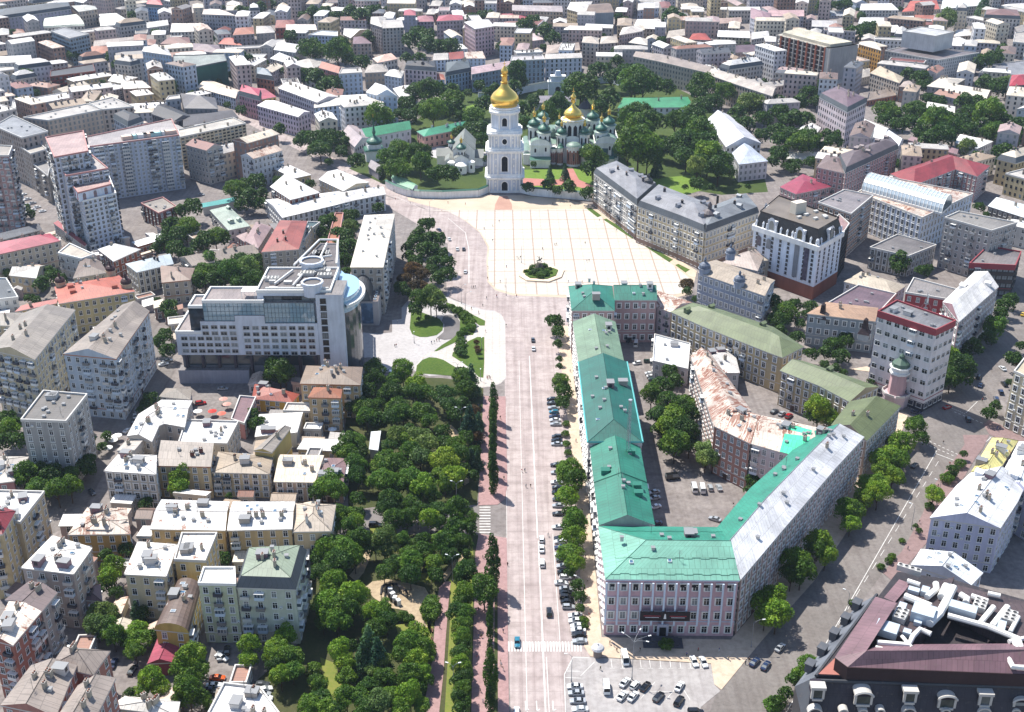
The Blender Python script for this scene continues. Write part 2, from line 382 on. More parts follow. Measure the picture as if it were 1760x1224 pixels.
def strip(bd, A, Bp, h, roof, W, RF, floors=None, ws=3.3, wk='n_white', rise=None, z0=0.0, chim=2, chc='stone', dorm=0, sky=0, rust=0., balc=0.12, ends='', win=True, band=True, trim='lgrey', back=False, ground=None, rb=None, vents=0, rr_=.55):
    """one wing: eave outline given by two polylines A and Bp (world xy)"""
    A = [Vector(p[:2]) for p in A]; Bp = [Vector(p[:2]) for p in Bp]; n = len(A)
    ring = A + Bp[::-1]; RINGS.append(ring)
    root = bd.root; wm = wall_mat(pc(W)); rm = roof_mat(pc(RF), rust, rr_); rd = random.Random(int(abs(A[0].x * 31 + A[0].y * 17)))
    wid = sum((p - q).length for p, q in zip(A, Bp)) / n
    flat = roof == 'f'
    wr = inset(ring, 0.05 if flat else .38)
    mb = MB(); mb.prism([(p.x, p.y) for p in wr], z0 - (1.0 if z0 == 0 else 0), h, wm, cap=False)
    fl = floors or max(1, round((h - z0) / 3.9))
    if win: bd.windows(mb, [tuple(p) for p in wr], z0, h - .2, fl, ws, wk, balc=balc, back=back)
    if ground: 
        g = inset(ring, .2 if not flat else -.06); mb.prism([(p.x, p.y) for p in g], z0 - 1, z0 + 3.8, wall_mat(pc(ground)))
    mb.build('wall', root)
    # trim: cornice and a band above the ground floor
    tm = plain('trim_' + trim, pc(trim), .8); tb = MB()
    o1 = ring if not flat else inset(ring, -.18); i1 = inset(ring, .5)
    def rings(ro, ri, za, zb):
        m = len(ro)
        for i in range(m):
            j = (i + 1) % m; a, b, c, d = ro[i], ro[j], ri[j], ri[i]
            tb.face([(a.x, a.y, za), (b.x, b.y, za), (b.x, b.y, zb), (a.x, a.y, zb)], tm)
            tb.face([(d.x, d.y, za), (c.x, c.y, za), (b.x, b.y, za), (a.x, a.y, za)], tm)
            tb.face([(a.x, a.y, zb), (b.x, b.y, zb), (c.x, c.y, zb), (d.x, d.y, zb)], tm)
            tb.face([(c.x, c.y, za), (d.x, d.y, za), (d.x, d.y, zb), (c.x, c.y, zb)], tm)
    if flat: rings(inset(ring, -.15), inset(ring, .3), h - (2.2 if trim == 'rred' else .25), h + .75)
    else: rings(inset(ring, .06), inset(ring, .45), h - .45, h - .02)
    if band and bd.D < 650 and h - z0 > 9: rings(inset(wr, -.14), inset(wr, .1), z0 + (h - z0) / fl * 1.0 + .05, z0 + (h - z0) / fl + .3)
    tb.build('cornice', root)
    # roof
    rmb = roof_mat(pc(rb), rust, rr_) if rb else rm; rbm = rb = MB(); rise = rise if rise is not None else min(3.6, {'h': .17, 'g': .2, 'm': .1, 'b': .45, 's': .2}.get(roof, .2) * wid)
    ua = cum(A); ub = cum(Bp)
    def v3(p, z): return (p.x, p.y, z)
    zt = h; AA, BB = A, Bp
    if roof == 'm':
        sl = min(1.6, wid * .18); mh = 3.1; AA = [p + (q - p).normalized() * sl for p, q in zip(A, Bp)]; BB = [q + (p - q).normalized() * sl for p, q in zip(A, Bp)]
        for X, S in ((AA, 1), (BB, 1)):
            d0 = (X[1] - X[0]).normalized() * sl; d1 = (X[-2] - X[-1]).normalized() * sl; X[0] = X[0] + d0; X[-1] = X[-1] + d1
        r2 = AA + BB[::-1]; m2 = roof_mat(pc('rslate'), 0)
        for i in range(len(ring)):
            j = (i + 1) % len(ring); L = (ring[j] - ring[i]).length
            rb.face([v3(ring[i], h), v3(ring[j], h), v3(r2[j], h + mh), v3(r2[i], h + mh)], m2, [(0, 0), (L, 0), (L, mh), (0, mh)])
        zt = h + mh
    if flat:
        q = inset(ring, .28); nq = len(q); A2, B2 = q[:n], q[n:][::-1]
        for i in range(n - 1):
            rb.face([v3(A2[i], h + .02), v3(A2[i + 1], h + .02), v3(B2[i + 1], h + .02), v3(B2[i], h + .02)], rm, [(ua[i], 0), (ua[i + 1], 0), (ub[i + 1], wid), (ub[i], wid)])
        rise = 0
    elif roof == 's':
        for i in range(n - 1):
            rb.face([v3(AA[i], zt), v3(AA[i + 1], zt), v3(BB[i + 1], zt + rise), v3(BB[i], zt + rise)], rm, [(ua[i], 0), (ua[i + 1], 0), (ub[i + 1], wid), (ub[i], wid)])
        for a, b in ((A[0], Bp[0]), (A[-1], Bp[-1])): rb.face([v3(a, h - .1), v3(b, h - .1), v3(b, zt + rise - .05)], wm)
        for i in range(n - 1): rb.face([v3(Bp[i], h - .1), v3(Bp[i + 1], h - .1), v3(BB[i + 1], zt + rise - .03), v3(BB[i], zt + rise - .03)], wm)
    elif roof == 'b':
        K = 10
        for i in range(n - 1):
            for k in range(K):
                def q(P_, Q_, k):
                    a = math.pi * k / K; t = .5 - .5 * math.cos(a); p = P_.lerp(Q_, t); return v3(p, zt + rise * math.sin(a))
                rb.face([q(AA[i], BB[i], k), q(AA[i + 1], BB[i + 1], k), q(AA[i + 1], BB[i + 1], k + 1), q(AA[i], BB[i], k + 1)], rm, [(ua[i], k), (ua[i + 1], k), (ua[i + 1], k + 1), (ua[i], k + 1)])
        for e in (0, -1): rb.face([q(AA[e], BB[e], k) for k in range(K + 1)], wm)
    else:
        Rg = [(p + q) / 2 for p, q in zip(AA, BB)]; hip0 = 'G' not in ends and roof in 'hm' or 'h' in ends; hip1 = hip0
        if '0' in ends: hip0 = False
        if '1' in ends: hip1 = False
        if hip0: l = (Rg[1] - Rg[0]).length; Rg[0] = Rg[0] + (Rg[1] - Rg[0]).normalized() * min(wid * .48, l * (.46 if n == 2 else .8))
        if hip1: l = (Rg[-2] - Rg[-1]).length; o = (Rg[-2] - Rg[-1]); Rg[-1] = Rg[-1] + o.normalized() * min(wid * .48, l * (.8 if n > 2 or hip0 else .8) if n > 2 else min(wid * .48, l * .85))
        sl = math.hypot(wid / 2, rise)
        for i in range(n - 1):
            rb.face([v3(AA[i], zt), v3(AA[i + 1], zt), v3(Rg[i + 1], zt + rise), v3(Rg[i], zt + rise)], rm, [(ua[i], 0), (ua[i + 1], 0), (ua[i + 1] - 1, sl), (ua[i] + 1, sl)])
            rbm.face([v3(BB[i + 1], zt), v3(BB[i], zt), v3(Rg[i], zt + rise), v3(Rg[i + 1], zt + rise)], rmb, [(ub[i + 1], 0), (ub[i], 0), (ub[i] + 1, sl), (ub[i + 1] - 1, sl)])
        for e, hp in ((0, hip0), (-1, hip1)):
            rb.face([v3(AA[e], zt), v3(Rg[e], zt + rise), v3(BB[e], zt)], rm if hp else wm, [(0, 0), (wid / 2, sl), (wid, 0)])
        if bd.D < 420:
            for p, q in zip(Rg, Rg[1:]): rb.tube([v3(p, zt + rise + .02), v3(q, zt + rise + .02)], .13, rm, 4)
            cs = ([(AA[0], Rg[0]), (BB[0], Rg[0])] if hip0 else []) + ([(AA[-1], Rg[-1]), (BB[-1], Rg[-1])] if hip1 else [])
            for p, q in cs: rb.tube([v3(p, zt + .02), v3(q, zt + rise + .02)], .11, rm, 4)
    rb.build('roof', root)
    def onroof(v=None):
        i = rd.randrange(n - 1); u = rd.uniform(.12, .88); v = v if v is not None else rd.uniform(.18, .82)
        p = AA[i].lerp(AA[i + 1], u).lerp(BB[i].lerp(BB[i + 1], u), v); z = zt + (rise * (1 - abs(2 * v - 1)) if roof in 'hgm' else rise * v if roof == 's' else rise * math.sin(v * math.pi) if roof == 'b' else 0)
        d = (AA[i + 1] - AA[i]); return (p.x, p.y, z), math.atan2(d.y, d.x)
    big = cum(A)[-1] * wid
    if bd.D < 1100:
        if bd.D < 480 and big > 150:
            vents += rd.randint(1, 3) + int(big / 260); sky += rd.choice([0, 1, 2]) if roof in 'hgs' else 0
            for _ in range(rd.randint(0, 2)):
                p, a = onroof(); bd.place('roof_hatch', part_proto('hatch_' + rd.choice(['rwhite', 'rgrey', 'rlight', 'rmauve'])), p, a + rd.choice([0, 1.571]))
            for _ in range(rd.randint(0, 2)): p, a = onroof(); bd.place('aerial', part_proto('aerial'), p, a)
        for _ in range(chim): p, a = onroof(rd.choice([.36, .42, .58, .64]) if not flat else None); bd.place('chimney', part_proto('chimney_' + chc), p, a, (1, 1, 1))
        for _ in range(vents): p, a = onroof(); bd.place('vent', part_proto('vent_lgrey'), p, a)
        for _ in range(dorm):
            v = rd.choice([.22, .78]); p, a = onroof(v)
            side = 1 if (A[0] - Bp[0]).cross(A[-1] - A[0]) > 0 else -1
            rot = a + (math.pi if ((v < .5) == (side > 0)) else 0)
            bd.place('dormer', part_proto('dormer_' + RF), p, rot)
        for _ in range(sky): p, a = onroof(); bd.place('skylight', part_proto('skylight'), p, a)
    return ring
BNAMES, RINGS = {}, []
def parse_pts(s, T, h): return [P(*T(*map(float, q.split(','))), h) for q in s.split()]
def buildings(T, txt):
    bd = None
    for ln in txt.strip().split('\n'):
        ln = ln.split('#')[0].strip()
        if not ln: continue
        f = [x.strip() for x in ln.split(';')]
        plus = f[0] == '+'
        hs, roof, W, RF, pts = f[1:6]; o = {}
        for t in (f[6].split() if len(f) > 6 else []):
            k, v = t.split('='); o[k] = v if k in ('wk', 'ends', 'chc', 'trim', 'ground', 'rb') else float(v)
        for k in ('floors', 'chim', 'dorm', 'sky', 'vents'):
            if k in o: o[k] = int(o[k])
        for k in ('win', 'band', 'back'):
            if k in o: o[k] = bool(o[k])
        a, b = pts.split('/'); z0 = o.get('z0', 0)
        if hs[0] == 'b': h = hfrom(T(0, float(a.split()[0].split(',')[1]))[1], T(0, float(hs[1:]))[1])
        else: h = float(hs)
        A = parse_pts(a, T, h); Bp = parse_pts(b, T, h)
        c = sum((x for x in A + Bp), Vector()) / len(A + Bp)
        if not plus:
            if bd: bd.finish()
            nm, _, cat = f[7].partition(',') if len(f) > 7 else ('apartment_building', '', 'building')
            bd = B(nm.strip(), f[0], cat.strip() or 'building', c)
        kw = dict(o); kw.pop('z0', None)
        strip(bd, A, Bp, h, roof, W, RF, z0=z0, **kw)
        BNAMES[bd.root.name] = (c.x, c.y, h)
    if bd: bd.finish()
# ------------------------------------------------------------ ground sheets
SHEETS = []
def sheet(name, pts, z, mat, kind='structure', label=None, cat=None, thick=0.0, group=None):
    s = MB(); (SHEETS.append([Vector(p[:2]) for p in pts]) if name not in ('ground', 'park_ground') else 0); pts = [(p[0], p[1]) for p in pts]
    if area(pts) < 0: pts = pts[::-1]
    if thick: s.prism(pts, z - thick, z, mat)
    else: s.face([(x, y, z) for x, y in pts], mat)
    o = s.build(name, off=(0, 0, 0)); tag(o, label, cat, group, kind); return o
def G(T, s): return [P(*T(*map(float, q.split(',')))) for q in s.split()]
# ------------------------------------------------------------ trees
import numpy as np
def leaf_mat(k, c1, c2, c3):
    if k in MATS: return MATS[k]
    m, nt, b = base_mat(k, c1, .55, 0, .25); oi = nt.nodes.new("ShaderNodeObjectInfo")
    big = noise(nt, .28, 2); fine = noise(nt, 2.2, 3)
    o = mixc(nt, ramp(nt, big, (.35, 0.), (.65, 1.)), lin(c1), lin(c2))
    o = mixc(nt, ramp(nt, fine, (.45, 0.), (.7, .8)), o, lin(c3))
    o = mixc(nt, 1.0, o, ramp(nt, oi.outputs["Random"], (0, (.44, .5, .44)), (.25, (.95, .86, .52)), (.5, (.58, .68, .62)), (.75, (1.35, 1.12, .66)), (1, (1.0, 1.02, .78))), 'MULTIPLY')
    nt.links.new(o, b.inputs["Base Color"])
    tr = nt.nodes.new("ShaderNodeBsdfTranslucent"); mx = nt.nodes.new("ShaderNodeMixShader"); mx.inputs[0].default_value = .3
    nt.links.new(mixc(nt, 1.0, o, (1.0, 1.1, .5), 'MULTIPLY'), tr.inputs[0]); nt.links.new(b.outputs[0], mx.inputs[1]); nt.links.new(tr.outputs[0], mx.inputs[2])
    nt.links.new(mx.outputs[0], nt.nodes["Material Output"].inputs[0]); MATS[k] = m; return m
TREEK = {  # kind: (name, category, colours, shape, adjective)
 'o': ('broadleaf_tree', 'tree', ('2f5019', '446a22', '66862c'), 'round', 'dark green broad-crowned'),
 'l': ('broadleaf_tree', 'tree', ('4f7524', '688c2c', '8aa53a'), 'round', 'light green broad-crowned'),
 'y': ('maple_tree', 'tree', ('6f8c26', '8ea434', 'a9b848'), 'round', 'yellow-green leafy'),
 's': ('spruce_tree', 'tree', ('325440', '446854', '60846c'), 'cone', 'blue-green pointed'),
 'b': ('shrub', 'shrub', ('38581e', '4c7028', '668a34'), 'bush', 'rounded green'),
 'p': ('poplar_tree', 'tree', ('2a4a18', '3a5c1e', '527628'), 'poplar', 'slim columnar'),
 'w': ('willow_tree', 'tree', ('4f6a38', '66804a', '869a5e'), 'round', 'grey-green feathery'),
 'r': ('plum_tree', 'tree', ('4a3a2a', '5b4a30', '6e5a3c'), 'round', 'brownish dark-leaved')}
CROWN, TRUNK = {}, {}
def crown_mesh(k, var):
    key = (k, var)
    if key in CROWN: return CROWN[key]
    name, _, cols, shape, _ = TREEK[k]; rs = np.random.RandomState(hash(shape) % 97 + var * 7 + {'round': 1, 'cone': 2, 'bush': 3, 'poplar': 4}[shape] * 31)
    rs = np.random.RandomState(var * 7 + {'round': 1, 'cone': 2, 'bush': 3, 'poplar': 4}[shape] * 31 + ord(k))
    C = []; Rr = []
    if shape == 'round':
        n = 30
        for i in range(n):
            d = rs.normal(size=3); d /= np.linalg.norm(d); d[2] = abs(d[2]) * 1.05 - .38
            q = rs.uniform(.45, .78); C.append(d * q * np.array([.95, .95, .95])); Rr.append(rs.uniform(.2, .36))
        for i in range(5): C.append(rs.normal(size=3) * .18); Rr.append(.42)
        N, ls = 5200, .058
    elif shape == 'bush':
        for i in range(16):
            d = rs.normal(size=3); d /= np.linalg.norm(d); d[2] = abs(d[2]) * .8 - .1; C.append(d * .55); Rr.append(rs.uniform(.28, .42))
        N, ls = 1500, .09
    elif shape == 'cone':
        for i in range(46):
            t = (i + rs.rand()) / 46; a = rs.rand() * 6.283; r = (1 - t) * .52; C.append(np.array([math.cos(a) * r * .75, math.sin(a) * r * .75, t * 2.1 - .9])); Rr.append(.10 + .26 * (1 - t))
        N, ls = 3600, .06
    else:
        for i in range(50):
            t = (i + rs.rand()) / 50; a = rs.rand() * 6.283; w_ = .36 * math.sin(math.pi * min(.97, t * .86 + .13)) ** .75
            C.append(np.array([math.cos(a) * w_ * .6, math.sin(a) * w_ * .6, t * 3.0 - 1.5])); Rr.append(.09 + w_ * .38)
        N, ls = 3200, .055
    C = np.array(C); Rr = np.array(Rr); pr = Rr ** 2; pr /= pr.sum(); idx = rs.choice(len(C), N, p=pr)
    d = rs.normal(size=(N, 3)); d /= np.linalg.norm(d, axis=1)[:, None]; d[:, 2] = np.where(rs.rand(N) < .5, np.abs(d[:, 2]), d[:, 2])
    p = C[idx] + d * (Rr[idx] * rs.uniform(.72, 1.08, N) )[:, None]
    # drop leaves buried deep inside other lobes
    D = np.linalg.norm(p[:, None, :] - C[None], axis=2) / Rr[None]; keep = (D.min(axis=1) > .62) | (rs.rand(N) < .12); p, d = p[keep], d[keep]; N = len(p)
    nrm = d + rs.normal(size=(N, 3)) * .55; nrm /= np.linalg.norm(nrm, axis=1)[:, None]
    t1 = np.cross(nrm, rs.normal(size=(N, 3))); t1 /= np.linalg.norm(t1, axis=1)[:, None]; t2 = np.cross(nrm, t1)
    s = ls * rs.uniform(.6, 1.35, N)[:, None]; bend = nrm * s * .35
    q = np.stack([p - t1 * s - bend, p - t2 * s * .62 + bend, p + t1 * s - bend, p + t2 * s * .62 + bend], axis=1).reshape(-1, 3)
    me = bpy.data.meshes.new('crown'); me.vertices.add(N * 4); me.vertices.foreach_set('co', q.ravel().astype('f'))
    me.loops.add(N * 4); me.loops.foreach_set('vertex_index', np.arange(N * 4)); me.polygons.add(N)
    me.polygons.foreach_set('loop_start', np.arange(N) * 4); me.materials.append(leaf_mat('leaf_' + k, *cols))
    me.update(); me.validate(); CROWN[key] = me; return me
def trunk_mesh(shape, var):
    key = (shape, var)
    if key in TRUNK: return TRUNK[key]
    s = MB(); rs = random.Random(var + 5); bm_ = plain('bark', '4a3d30', .95, 0, .1)
    if shape in ('round', 'bush'):
        s.tube([(0, 0, -.1), (.01, 0, .35), (.02, .01, .75)], .045, bm_, 7, .03)
        for i in range(6):
            a = i * 1.05 + rs.random(); r = rs.uniform(.3, .5)
            s.tube([(.02, .01, .45 + .06 * i), (math.cos(a) * r * .5, math.sin(a) * r * .5, .72 + .06 * i), (math.cos(a) * r, math.sin(a) * r, .95 + .08 * i)], .022, bm_, 5, .008)
    else: s.tube([(0, 0, -.1), (0, 0, 1), (0, 0, 2)], .04, bm_, 6, .01)
    TRUNK[key] = s.mesh('trunk'); return TRUNK[key]
TREES = []           # (kind, x, y, crown radius, group, label)
rt = random.Random(3)
def tree_at(k, x, y, rad, group=None, label=None, tall=1.0): TREES.append((k, x, y, rad, group, label, tall))
def make_tree(k, x, y, rad, group, label, tall=1.0):
    nm, cat, _, shape, adj = TREEK[k]
    root = thing(nm, (x, y, 0), label, cat, group); var = rt.randrange(7); tall *= rt.uniform(.86, 1.2); a = rt.random() * 6.28
    if shape == 'round': zc, sz = rad * 1.25 * tall + .8, rad * tall
    elif shape == 'bush': zc, sz = rad * .5, rad
    elif shape == 'cone': zc, sz = rad * 1.6, rad * 1.6
    else: zc, sz = rad * 4.6, rad * 2.9
    c = link('crown', crown_mesh(k, var), root, (0, 0, zc), a, (rad, rad, sz) if shape in ('round', 'bush') else (rad * 1.7, rad * 1.7, sz) if shape == 'cone' else (rad * 2.6, rad * 2.6, sz))
    if shape != 'bush': link('trunk', trunk_mesh(shape, var), root, (0, 0, 0), a, (rad * (1.0), rad, (zc - rad * .1) / (1.15 if shape == 'round' else 1.6)))
    return root
def trees(T, txt, group=None, k_=1.0):
    """kind x,y,w: pixel centre of the crown and its width in tile pixels"""
    for tok in txt.split():
        k, rest = tok[0], tok[1:]; x, y, wd = map(float, rest.split(',')); wd *= k_ * (1.5 if k == 'b' else 1)
        px, py = T(x, y); wpx = wd * (T(4, 0)[0] - T(0, 0)[0]) / 4
        rad = wpx * mpp(px, py, 6) / 2 * {'p': 1.0, 'b': 1.0}.get(k, 1.12)
        zc = {'round': rad * 1.25 + .8, 'bush': rad * .4, 'cone': rad * 1.6, 'poplar': rad * 4.6}[TREEK[k][3]]
        p = P(px, py, zc); tree_at(k, p.x, p.y, rad, group)
# ------------------------------------------------------------ cars
CARK = {}
def car_proto(kind):
    if kind in CARK: return CARK[kind]
    L, W_, H = {'sedan': (4.6, 1.8, 1.45), 'hatch': (4.1, 1.75, 1.5), 'suv': (4.7, 1.9, 1.75), 'van': (5.6, 2.0, 2.5), 'wagon': (4.7, 1.8, 1.5)}[kind]
    pm = paint_mat(); gl = glass_mat('10161b', .08); out = {}
    # body: lofted sections along x (front = +x), each (x, half width, z0, z shoulder)
    if kind == 'van': sec = [(-.5, .88, .45, 1.25), (-.49, .96, .35, 1.35), (-.2, 1, .3, 1.35), (.3, 1, .3, 1.3), (.42, .97, .32, 1.15), (.49, .86, .38, .95), (.5, .8, .45, .8)]
    else: sec = [(-.5, .82, .5, .85), (-.485, .93, .35, .98), (-.3, 1, .28, 1.0), (.0, 1, .26, .98), (.22, 1, .28, .96), (.42, .94, .3, .84), (.485, .84, .35, .74), (.5, .76, .42, .62)]
    def loft(sec, mat, s):
        r = []
        for x, hw, z0, z1 in sec:
            i = len(s.v); y = hw * W_ / 2; X = x * L
            s.v += [(X, -y * .94, z0), (X, -y, (z0 * .5 + z1 * .5)), (X, -y * .93, z1), (X, 0, z1 + .05), (X, y * .93, z1), (X, y, (z0 + z1) / 2), (X, y * .94, z0)]; r.append(i)
        mi = s.mi(mat)
        for a, b in zip(r, r[1:]):
            for k in range(7): k2 = (k + 1) % 7; s.f.append((a + k, b + k, b + k2, a + k2)); s.m.append(mi); s.uv.append(None)
        s.f.append(tuple(r[0] + k for k in range(7))); s.m.append(mi); s.uv.append(None); s.f.append(tuple(r[-1] + 6 - k for k in range(7))); s.m.append(mi); s.uv.append(None)
    s = MB(); loft(sec, pm, s)
    # roof panel
    g = {'sedan': (-.36, -.2, .06, .24), 'hatch': (-.47, -.38, .08, .26), 'suv': (-.48, -.42, .06, .24), 'van': (-.49, -.47, .32, .45), 'wagon': (-.48, -.40, .06, .25)}[kind]
    zs = 1.3 if kind == 'van' else .98; y0, y1 = W_ / 2 * .92, W_ / 2 * (.84 if kind == 'van' else .74)
    x0, x1, x2, x3 = [v * L for v in g]
    s.face([(x1, -y1, H), (x2, -y1, H), (x2, 0, H + .05), (x1, 0, H + .05)], pm); s.face([(x1, 0, H + .05), (x2, 0, H + .05), (x2, y1, H), (x1, y1, H)], pm)
    for sg in (-1, 1):                                    # pillars
        for xa, xb in ((x0, x1), (x3, x2), ((x0 + x3) / 2 - .1, (x0 + x3) / 2 - .1)):
            s.tube([(xa, sg * y0, zs), (xb, sg * (y1 + .01), H)], .05, pm, 4)
        if kind == 'van': s.face([(x0, sg * (y0 + .02), zs), ((x2 + x0) * .35, sg * (y0 + .02), zs), ((x2 + x0) * .35, sg * (y1 + .02), H), (x1, sg * (y1 + .02), H)], pm)
    out['body'] = s.mesh('body')
    s = MB(); a = [(x0, -y0, zs), (x3, -y0, zs), (x3, y0, zs), (x0, y0, zs)]; t = [(x1, -y1, H - .02), (x2, -y1, H - .02), (x2, y1, H - .02), (x1, y1, H - .02)]
    for i in range(4): j = (i + 1) % 4; s.face([a[i], a[j], t[j], t[i]], gl)
    out['window'] = s.mesh('window')
    s = MB(); ty = plain('tyre', '17171a', .9); rm = plain('rim', '9a9c9f', .35, .8)
    n = 12
    for y in (-.1, .1): s.face([(.33 * math.cos(6.283 * k / n), y, .33 * math.sin(6.283 * k / n)) for k in range(n)], ty)
    for k in range(n):
        a, b = 6.283 * k / n, 6.283 * (k + 1) / n; s.face([(.33 * math.cos(a), -.1, .33 * math.sin(a)), (.33 * math.cos(b), -.1, .33 * math.sin(b)), (.33 * math.cos(b), .1, .33 * math.sin(b)), (.33 * math.cos(a), .1, .33 * math.sin(a))], ty)
    for y in (-.11, .11): s.face([(.2 * math.cos(6.283 * k / n), y, .2 * math.sin(6.283 * k / n)) for k in range(n)], rm)
    out['wheel'] = s.mesh('wheel')
    s = MB(); s.box((0, 0, -.08), (.08, .3, .16), plain('lamp_glass', 'd8dde0', .15)); out['headlight'] = s.mesh('headlight')
    s = MB(); s.box((0, 0, -.08), (.08, .3, .16), plain('tail_glass', '8a1518', .3)); out['tail_light'] = s.mesh('tail_light')
    CARK[kind] = (out, L, W_); return CARK[kind]
CCOL = dict(w=('white', 'd4d6d6'), s=('silver', '9b9fa3'), k=('black', '0f1114'), g=('dark grey', '3d4146'), b=('dark blue', '1b2a4a'), r=('red', '9c1a1e'), t=('teal blue', '1f6f86'), y=('yellow', 'd9b21f'), o=('orange', 'c4551c'), c=('beige', 'a99f8c'), n=('dark green', '1f3b30'))
KINDL = {'a': 'sedan', 'h': 'hatch', 'u': 'suv', 'v': 'van', 'e': 'wagon'}
KINDW = dict(sedan='sedan', hatch='hatchback', suv='tall car', van='van', wagon='estate car')
CARS = []
def car_at(x, y, ang, kind, col, group, where): CARS.append((x, y, ang, kind, col, group, where))
def cars(T, txt, group, where):
    """type colour angle@x,y"""
    for tok in txt.split():
        h, q = tok.split('@'); kind, col, ang = KINDL[h[0]], h[1], float(h[2:] or 0); x, y = map(float, q.split(','))
        p = P(*T(x, y), .6); car_at(p.x, p.y, ang, kind, col, group, where)
def make_car(x, y, ang, kind, col, group, label):
    parts, L, W_ = car_proto(kind); nm = 'parked_van' if kind == 'van' else 'car'
    root = thing(nm, (x, y, 0), label, 'van' if kind == 'van' else 'car', group, R(ang)); rgb = lin(CCOL[col][1])
    b = link('body', parts['body'], root); b.color = (*rgb, 1)
    link('window', parts['window'], root)
    if math.hypot(x, y) < 470:
        for sx in (-.3, .31):
            for sy in (-1, 1): link('wheel', parts['wheel'], root, (sx * L, sy * (W_ / 2 - .1), .33))
        for sy in (-1, 1): link('headlight', parts['headlight'], root, (L * .487, sy * W_ * .33, .66)); link('tail_light', parts['tail_light'], root, (-L * .492, sy * W_ * .34, .8))
    return root
# ------------------------------------------------------------ people
PEOPLE = []
def people(T, txt, where):
    for i, tok in enumerate(txt.split()):
        x, y = map(float, tok.split(',')); p = P(*T(x, y)); PEOPLE.append((p.x, p.y, where))
PCOL = [('white', 'd0d0ce'), ('black', '1a1b1f'), ('red', '9b2b2b'), ('blue', '2f4a78'), ('grey', '6c6f73'), ('beige', 'b59f80'), ('green', '3f5f3f')]
def make_person(x, y, label, c1, c2, ang):
    root = thing('person', (x, y, 0), label, 'person', 'people out walking', ang)
    s = MB(); skin = plain('skin', 'b98a6c', .7)
    # one continuous body grown as a skinned skeleton, walking
    me = bpy.data.meshes.new('body'); V = [(0, 0, .95), (0, 0, 1.2), (0, 0, 1.42), (0, 0, 1.53), (0, .02, 1.68),
        (-.1, 0, .9), (-.11, .12, .48), (-.11, .05, .05), (-.11, .2, .03), (.1, 0, .9), (.11, -.1, .5), (.11, -.26, .1), (.11, -.12, .03),
        (-.2, 0, 1.4), (-.25, -.08, 1.12), (-.24, .05, .88), (.2, 0, 1.4), (.25, .08, 1.12), (.24, .2, .9)]
    E = [(0, 1), (1, 2), (2, 3), (3, 4), (0, 5), (5, 6), (6, 7), (7, 8), (0, 9), (9, 10), (10, 11), (11, 12), (2, 13), (13, 14), (14, 15), (2, 16), (16, 17), (17, 18)]
    me.from_pydata(V, E, []); return root, me
PM = {}
def person_meshes():
    """body grown once with the Skin modifier, then shared"""
    root, me = make_person(0, 0, 'x', None, None, 0)
    o = bpy.data.objects.new('body', me); COL.objects.link(o); sk = o.modifiers.new('s', 'SKIN'); o.modifiers.new('d', 'SUBSURF').levels = 1
    rad = [.15, .14, .15, .06, .11, .1, .075, .05, .045, .1, .075, .05, .045, .07, .05, .035, .07, .05, .035]
    for v, r_ in zip(me.skin_vertices[0].data, rad): v.radius = (r_, r_)
    me.skin_vertices[0].data[0].use_root = True
    bpy.context.view_layer.update(); dg = bpy.context.evaluated_depsgraph_get(); base = bpy.data.meshes.new_from_object(o.evaluated_get(dg))
    bpy.data.objects.remove(o); bpy.data.objects.remove(root)
    return base
def place_person(x, y, label, c1, c2, ang):
    if 'base' not in PM: PM['base'] = person_meshes()
    key = (c1, c2)
    if key not in PM:
        me = PM['base'].copy(); me.name = 'body'; me.materials.clear()
        for m in (plain('skin', 'b98a6c', .7), plain('shirt_' + c1, dict(PCOL)[c1], .9), plain('legs_' + c2, dict(PCOL)[c2], .9), plain('hair', '2c2119', .9)): me.materials.append(m)
        for f in me.polygons:
            z, ax = f.center.z, abs(f.center.x); f.material_index = 3 if z > 1.68 or (z > 1.58 and f.center.y < -.02) else 0 if z > 1.48 or (ax > .2 and z < 1.1) else 1 if z > .95 else 2
        me.polygons.foreach_set('use_smooth', [True] * len(me.polygons)); PM[key] = me
    root = thing('person', (x, y, 0), label, 'person', 'people out walking', ang); link('body', PM[key], root); return root
# ------------------------------------------------------------ lamps
LAMPM = {}
def street_lamp(x, y, label, arms=((0, 2.2),), h=9.5, group='street lamps along the boulevard', rot=0):
    m = plain('lamp_metal', '8d9094', .5, .4)
    root = thing('street_lamp', (x, y, 0), label, 'street lamp', group, rot)
    s = MB(); s.lathe((0, 0, 0), [(.2, 0), (.2, .9), (.11, 1.0), (.07, h)], m, 8); link('pole', s.mesh('pole'), root)
    for a, r_ in arms:
        c, d = math.cos(a), math.sin(a); s = MB(); s.tube([(0, 0, h - .4), (c * r_ * .4, d * r_ * .4, h + .5), (c * r_, d * r_, h + .8)], .05, m, 5); ar = link('arm', s.mesh('arm'), root)
        s = MB(); s.box((c * r_ * 1.2, d * r_ * 1.2, h + .72), (.9, .35, .16), plain('lamp_head', 'c9cccc', .4), a); link('lamp_head', s.mesh('lamp_head'), ar)
    return root
